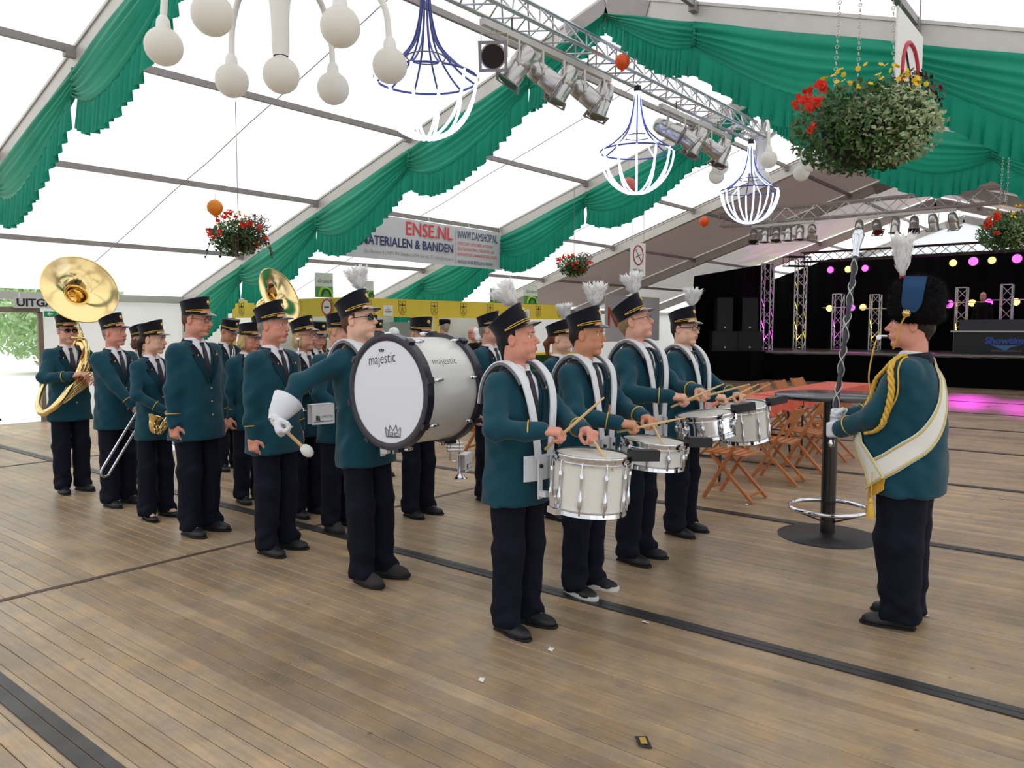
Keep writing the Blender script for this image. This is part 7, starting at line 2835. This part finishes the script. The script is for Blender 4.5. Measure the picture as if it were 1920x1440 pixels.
basket(455, 435, (5.19, 8.37, 2.75), 0.36, 'flower basket hanging beside an orange balloon', 21, 1, 4.25, 1.0, False, True)
basket(1080, 490, (12.1, 8.35, 2.84), 0.34, 'small red flower basket hanging beyond the banner', 31, 1, 4.25, 0.8, False, False)
basket(1620, 225, (5.52, 1.53, 3.0), 0.50, 'large flower basket on chains above the drum major', 41, 3, 4.3, 1.9, True, False)
p_ = at_x(1893, 425, 11.9)
basket(1893, 425, (11.9, p_.y, p_.z), 0.42, 'flower basket at the right edge above the stage', 51, 3, 4.3, 1.1, True, False)

# ------------------------------------------------------------------ balloons
M_BALL = mat('orange_balloon', (246, 152, 40), rough=0.25, transl=0.25)
M_BALLD = mat('deep_orange_balloon', (232, 92, 36), rough=0.3, transl=0.2)
M_BALLP = mat('pink_balloon', (226, 120, 110), rough=0.3, transl=0.2)
for p, r, m, lb, zt in ((at_y(403, 389, 8.2), 0.088, M_BALL, 'orange balloon beside the left flower basket', 0), (at_y(1167, 116, 4.72), 0.086, M_BALLD, 'orange balloon tied to the ridge truss', 1),
                        (at_y(1178, 348, 6.0), 0.12, M_BALLP, 'pink balloon seen through the middle wire chandelier', 1), (at_y(1320, 415, 7.9), 0.11, M_BALLD, 'orange balloon against the dark roof near the stage', 0)):
    o = thing('balloon', lb, 'balloon', p, group='balloons')
    MB().lathe([(0.001, r), (r * 0.5, r * 0.87), (r * 0.87, r * 0.5), (r, 0.05 * r), (r * 0.9, -r * 0.45), (r * 0.55, -r * 0.86), (r * 0.16, -r * 1.06), (0.012, -r * 1.1), (0.018, -r * 1.18)], 24).build('skin', m, o, smooth='all')
    ls = 0.3 if zt else 0.06
    MB().tube([(0, 0, r), (0.01, 0, r + ls * 0.5), (0, 0, r + ls)], 0.002, 4).build('string', M_WIRE, o)

# ------------------------------------------------------------------ no smoking boards
M_SRED = mat('no_smoking_red', (186, 40, 62), rough=0.5)


def no_smoking(c, w_, h_, label, text):
    o = thing('no_smoking_board', label, 'sign', c, group='hanging no smoking boards')
    MB().box((0, 0, 0), (w_, 0.012, h_)).build('board', M_PAPER, o)
    for sg in (-1, 1):
        f = sg * 0.0075
        rr = w_ * 0.32
        zc = h_ * 0.12 if text else 0
        MB().torus((0, f, zc), rr, w_ * 0.026, 40, 6, Matrix.Rotation(PI / 2, 3, 'X')).build('red_ring', M_SRED, o, smooth='all')
        MB().bar((-rr * 0.68, f, zc + rr * 0.68), (rr * 0.68, f, zc - rr * 0.68), 0.006, w_ * 0.03, (0, 1, 0)).build('slash', M_INK, o)
        MB().bar((-rr * 0.55, f, zc - rr * 0.25), (rr * 0.55, f, zc + rr * 0.1), 0.008, w_ * 0.06, (0, 1, 0)).build('cigarette', M_INK, o)
        if text and sg == -1:
            lettering('verboden te', 0.085, M_INK, o, frame((0, f - 0.001, -h_ * 0.32), (1, 0, 0), (0, 0, 1)))
            lettering('roken', 0.12, M_INK, o, frame((0, f - 0.001, -h_ * 0.42), (1, 0, 0), (0, 0, 1)))
    for sg in (-1, 1):
        MB().tube([(sg * w_ * 0.38, 0, h_ / 2), (sg * w_ * 0.38, 0, h_ / 2 + 0.75)], 0.004, 5).build('cord', M_WIRE, o)
    return o


c = at_y(1196, 486, 8.37)
no_smoking(c, 0.62, 0.70, 'no smoking board with text hanging before the dark roof', True)
no_smoking((6.32, 1.43, 3.42), 0.76, 0.80, 'no smoking board behind the large flower basket', False)

# ------------------------------------------------------------------ scraps on the floor
q = random.Random(4)
scr = [(1206, 1392, 'k', 'dark wrapper with gold print lying on the floor'), (1033, 1218, 'w', 'white scrap beside the shoes of the nearest drummer'), (1210, 1167, 'w', 'white scrap on the dark floor track'),
       (903, 1275, 'w', 'white crumb in the open floor before the drummers'), (1400, 946, 'w', 'white paper slip under the first wooden chair'), (1880, 935, 'w', 'white paper slip on the floor at the right'),
       (1503, 881, 'w', 'white slip under the row of chairs'), (858, 904, 'w', 'white scrap behind the bass drummer'), (1735, 1155, 'w', 'white cigarette end behind the drum major')]
for px, py, c, lb in scr:
    p = at_z(px, py, 0.004)
    o = thing('paper_scrap', lb, 'litter', p, rz=q.uniform(0, 3), group='scraps on the floor')
    s_ = 0.045 if c == 'k' else 0.022
    mb = MB()
    mb.add([(-s_, -s_ * .6, 0), (s_, -s_ * .5, 0.002), (s_ * .9, s_ * .6, 0.004), (-s_ * .8, s_ * .5, 0.006), (0, 0, 0.008)], [(0, 1, 4), (1, 2, 4), (2, 3, 4), (3, 0, 4)])
    mb.build('scrap', M_INK if c == 'k' else M_PAPER, o)
    if c == 'k':
        MB().box((0, 0, 0.009), (0.05, 0.025, 0.001)).build('gold_print', M_GOLD, o)
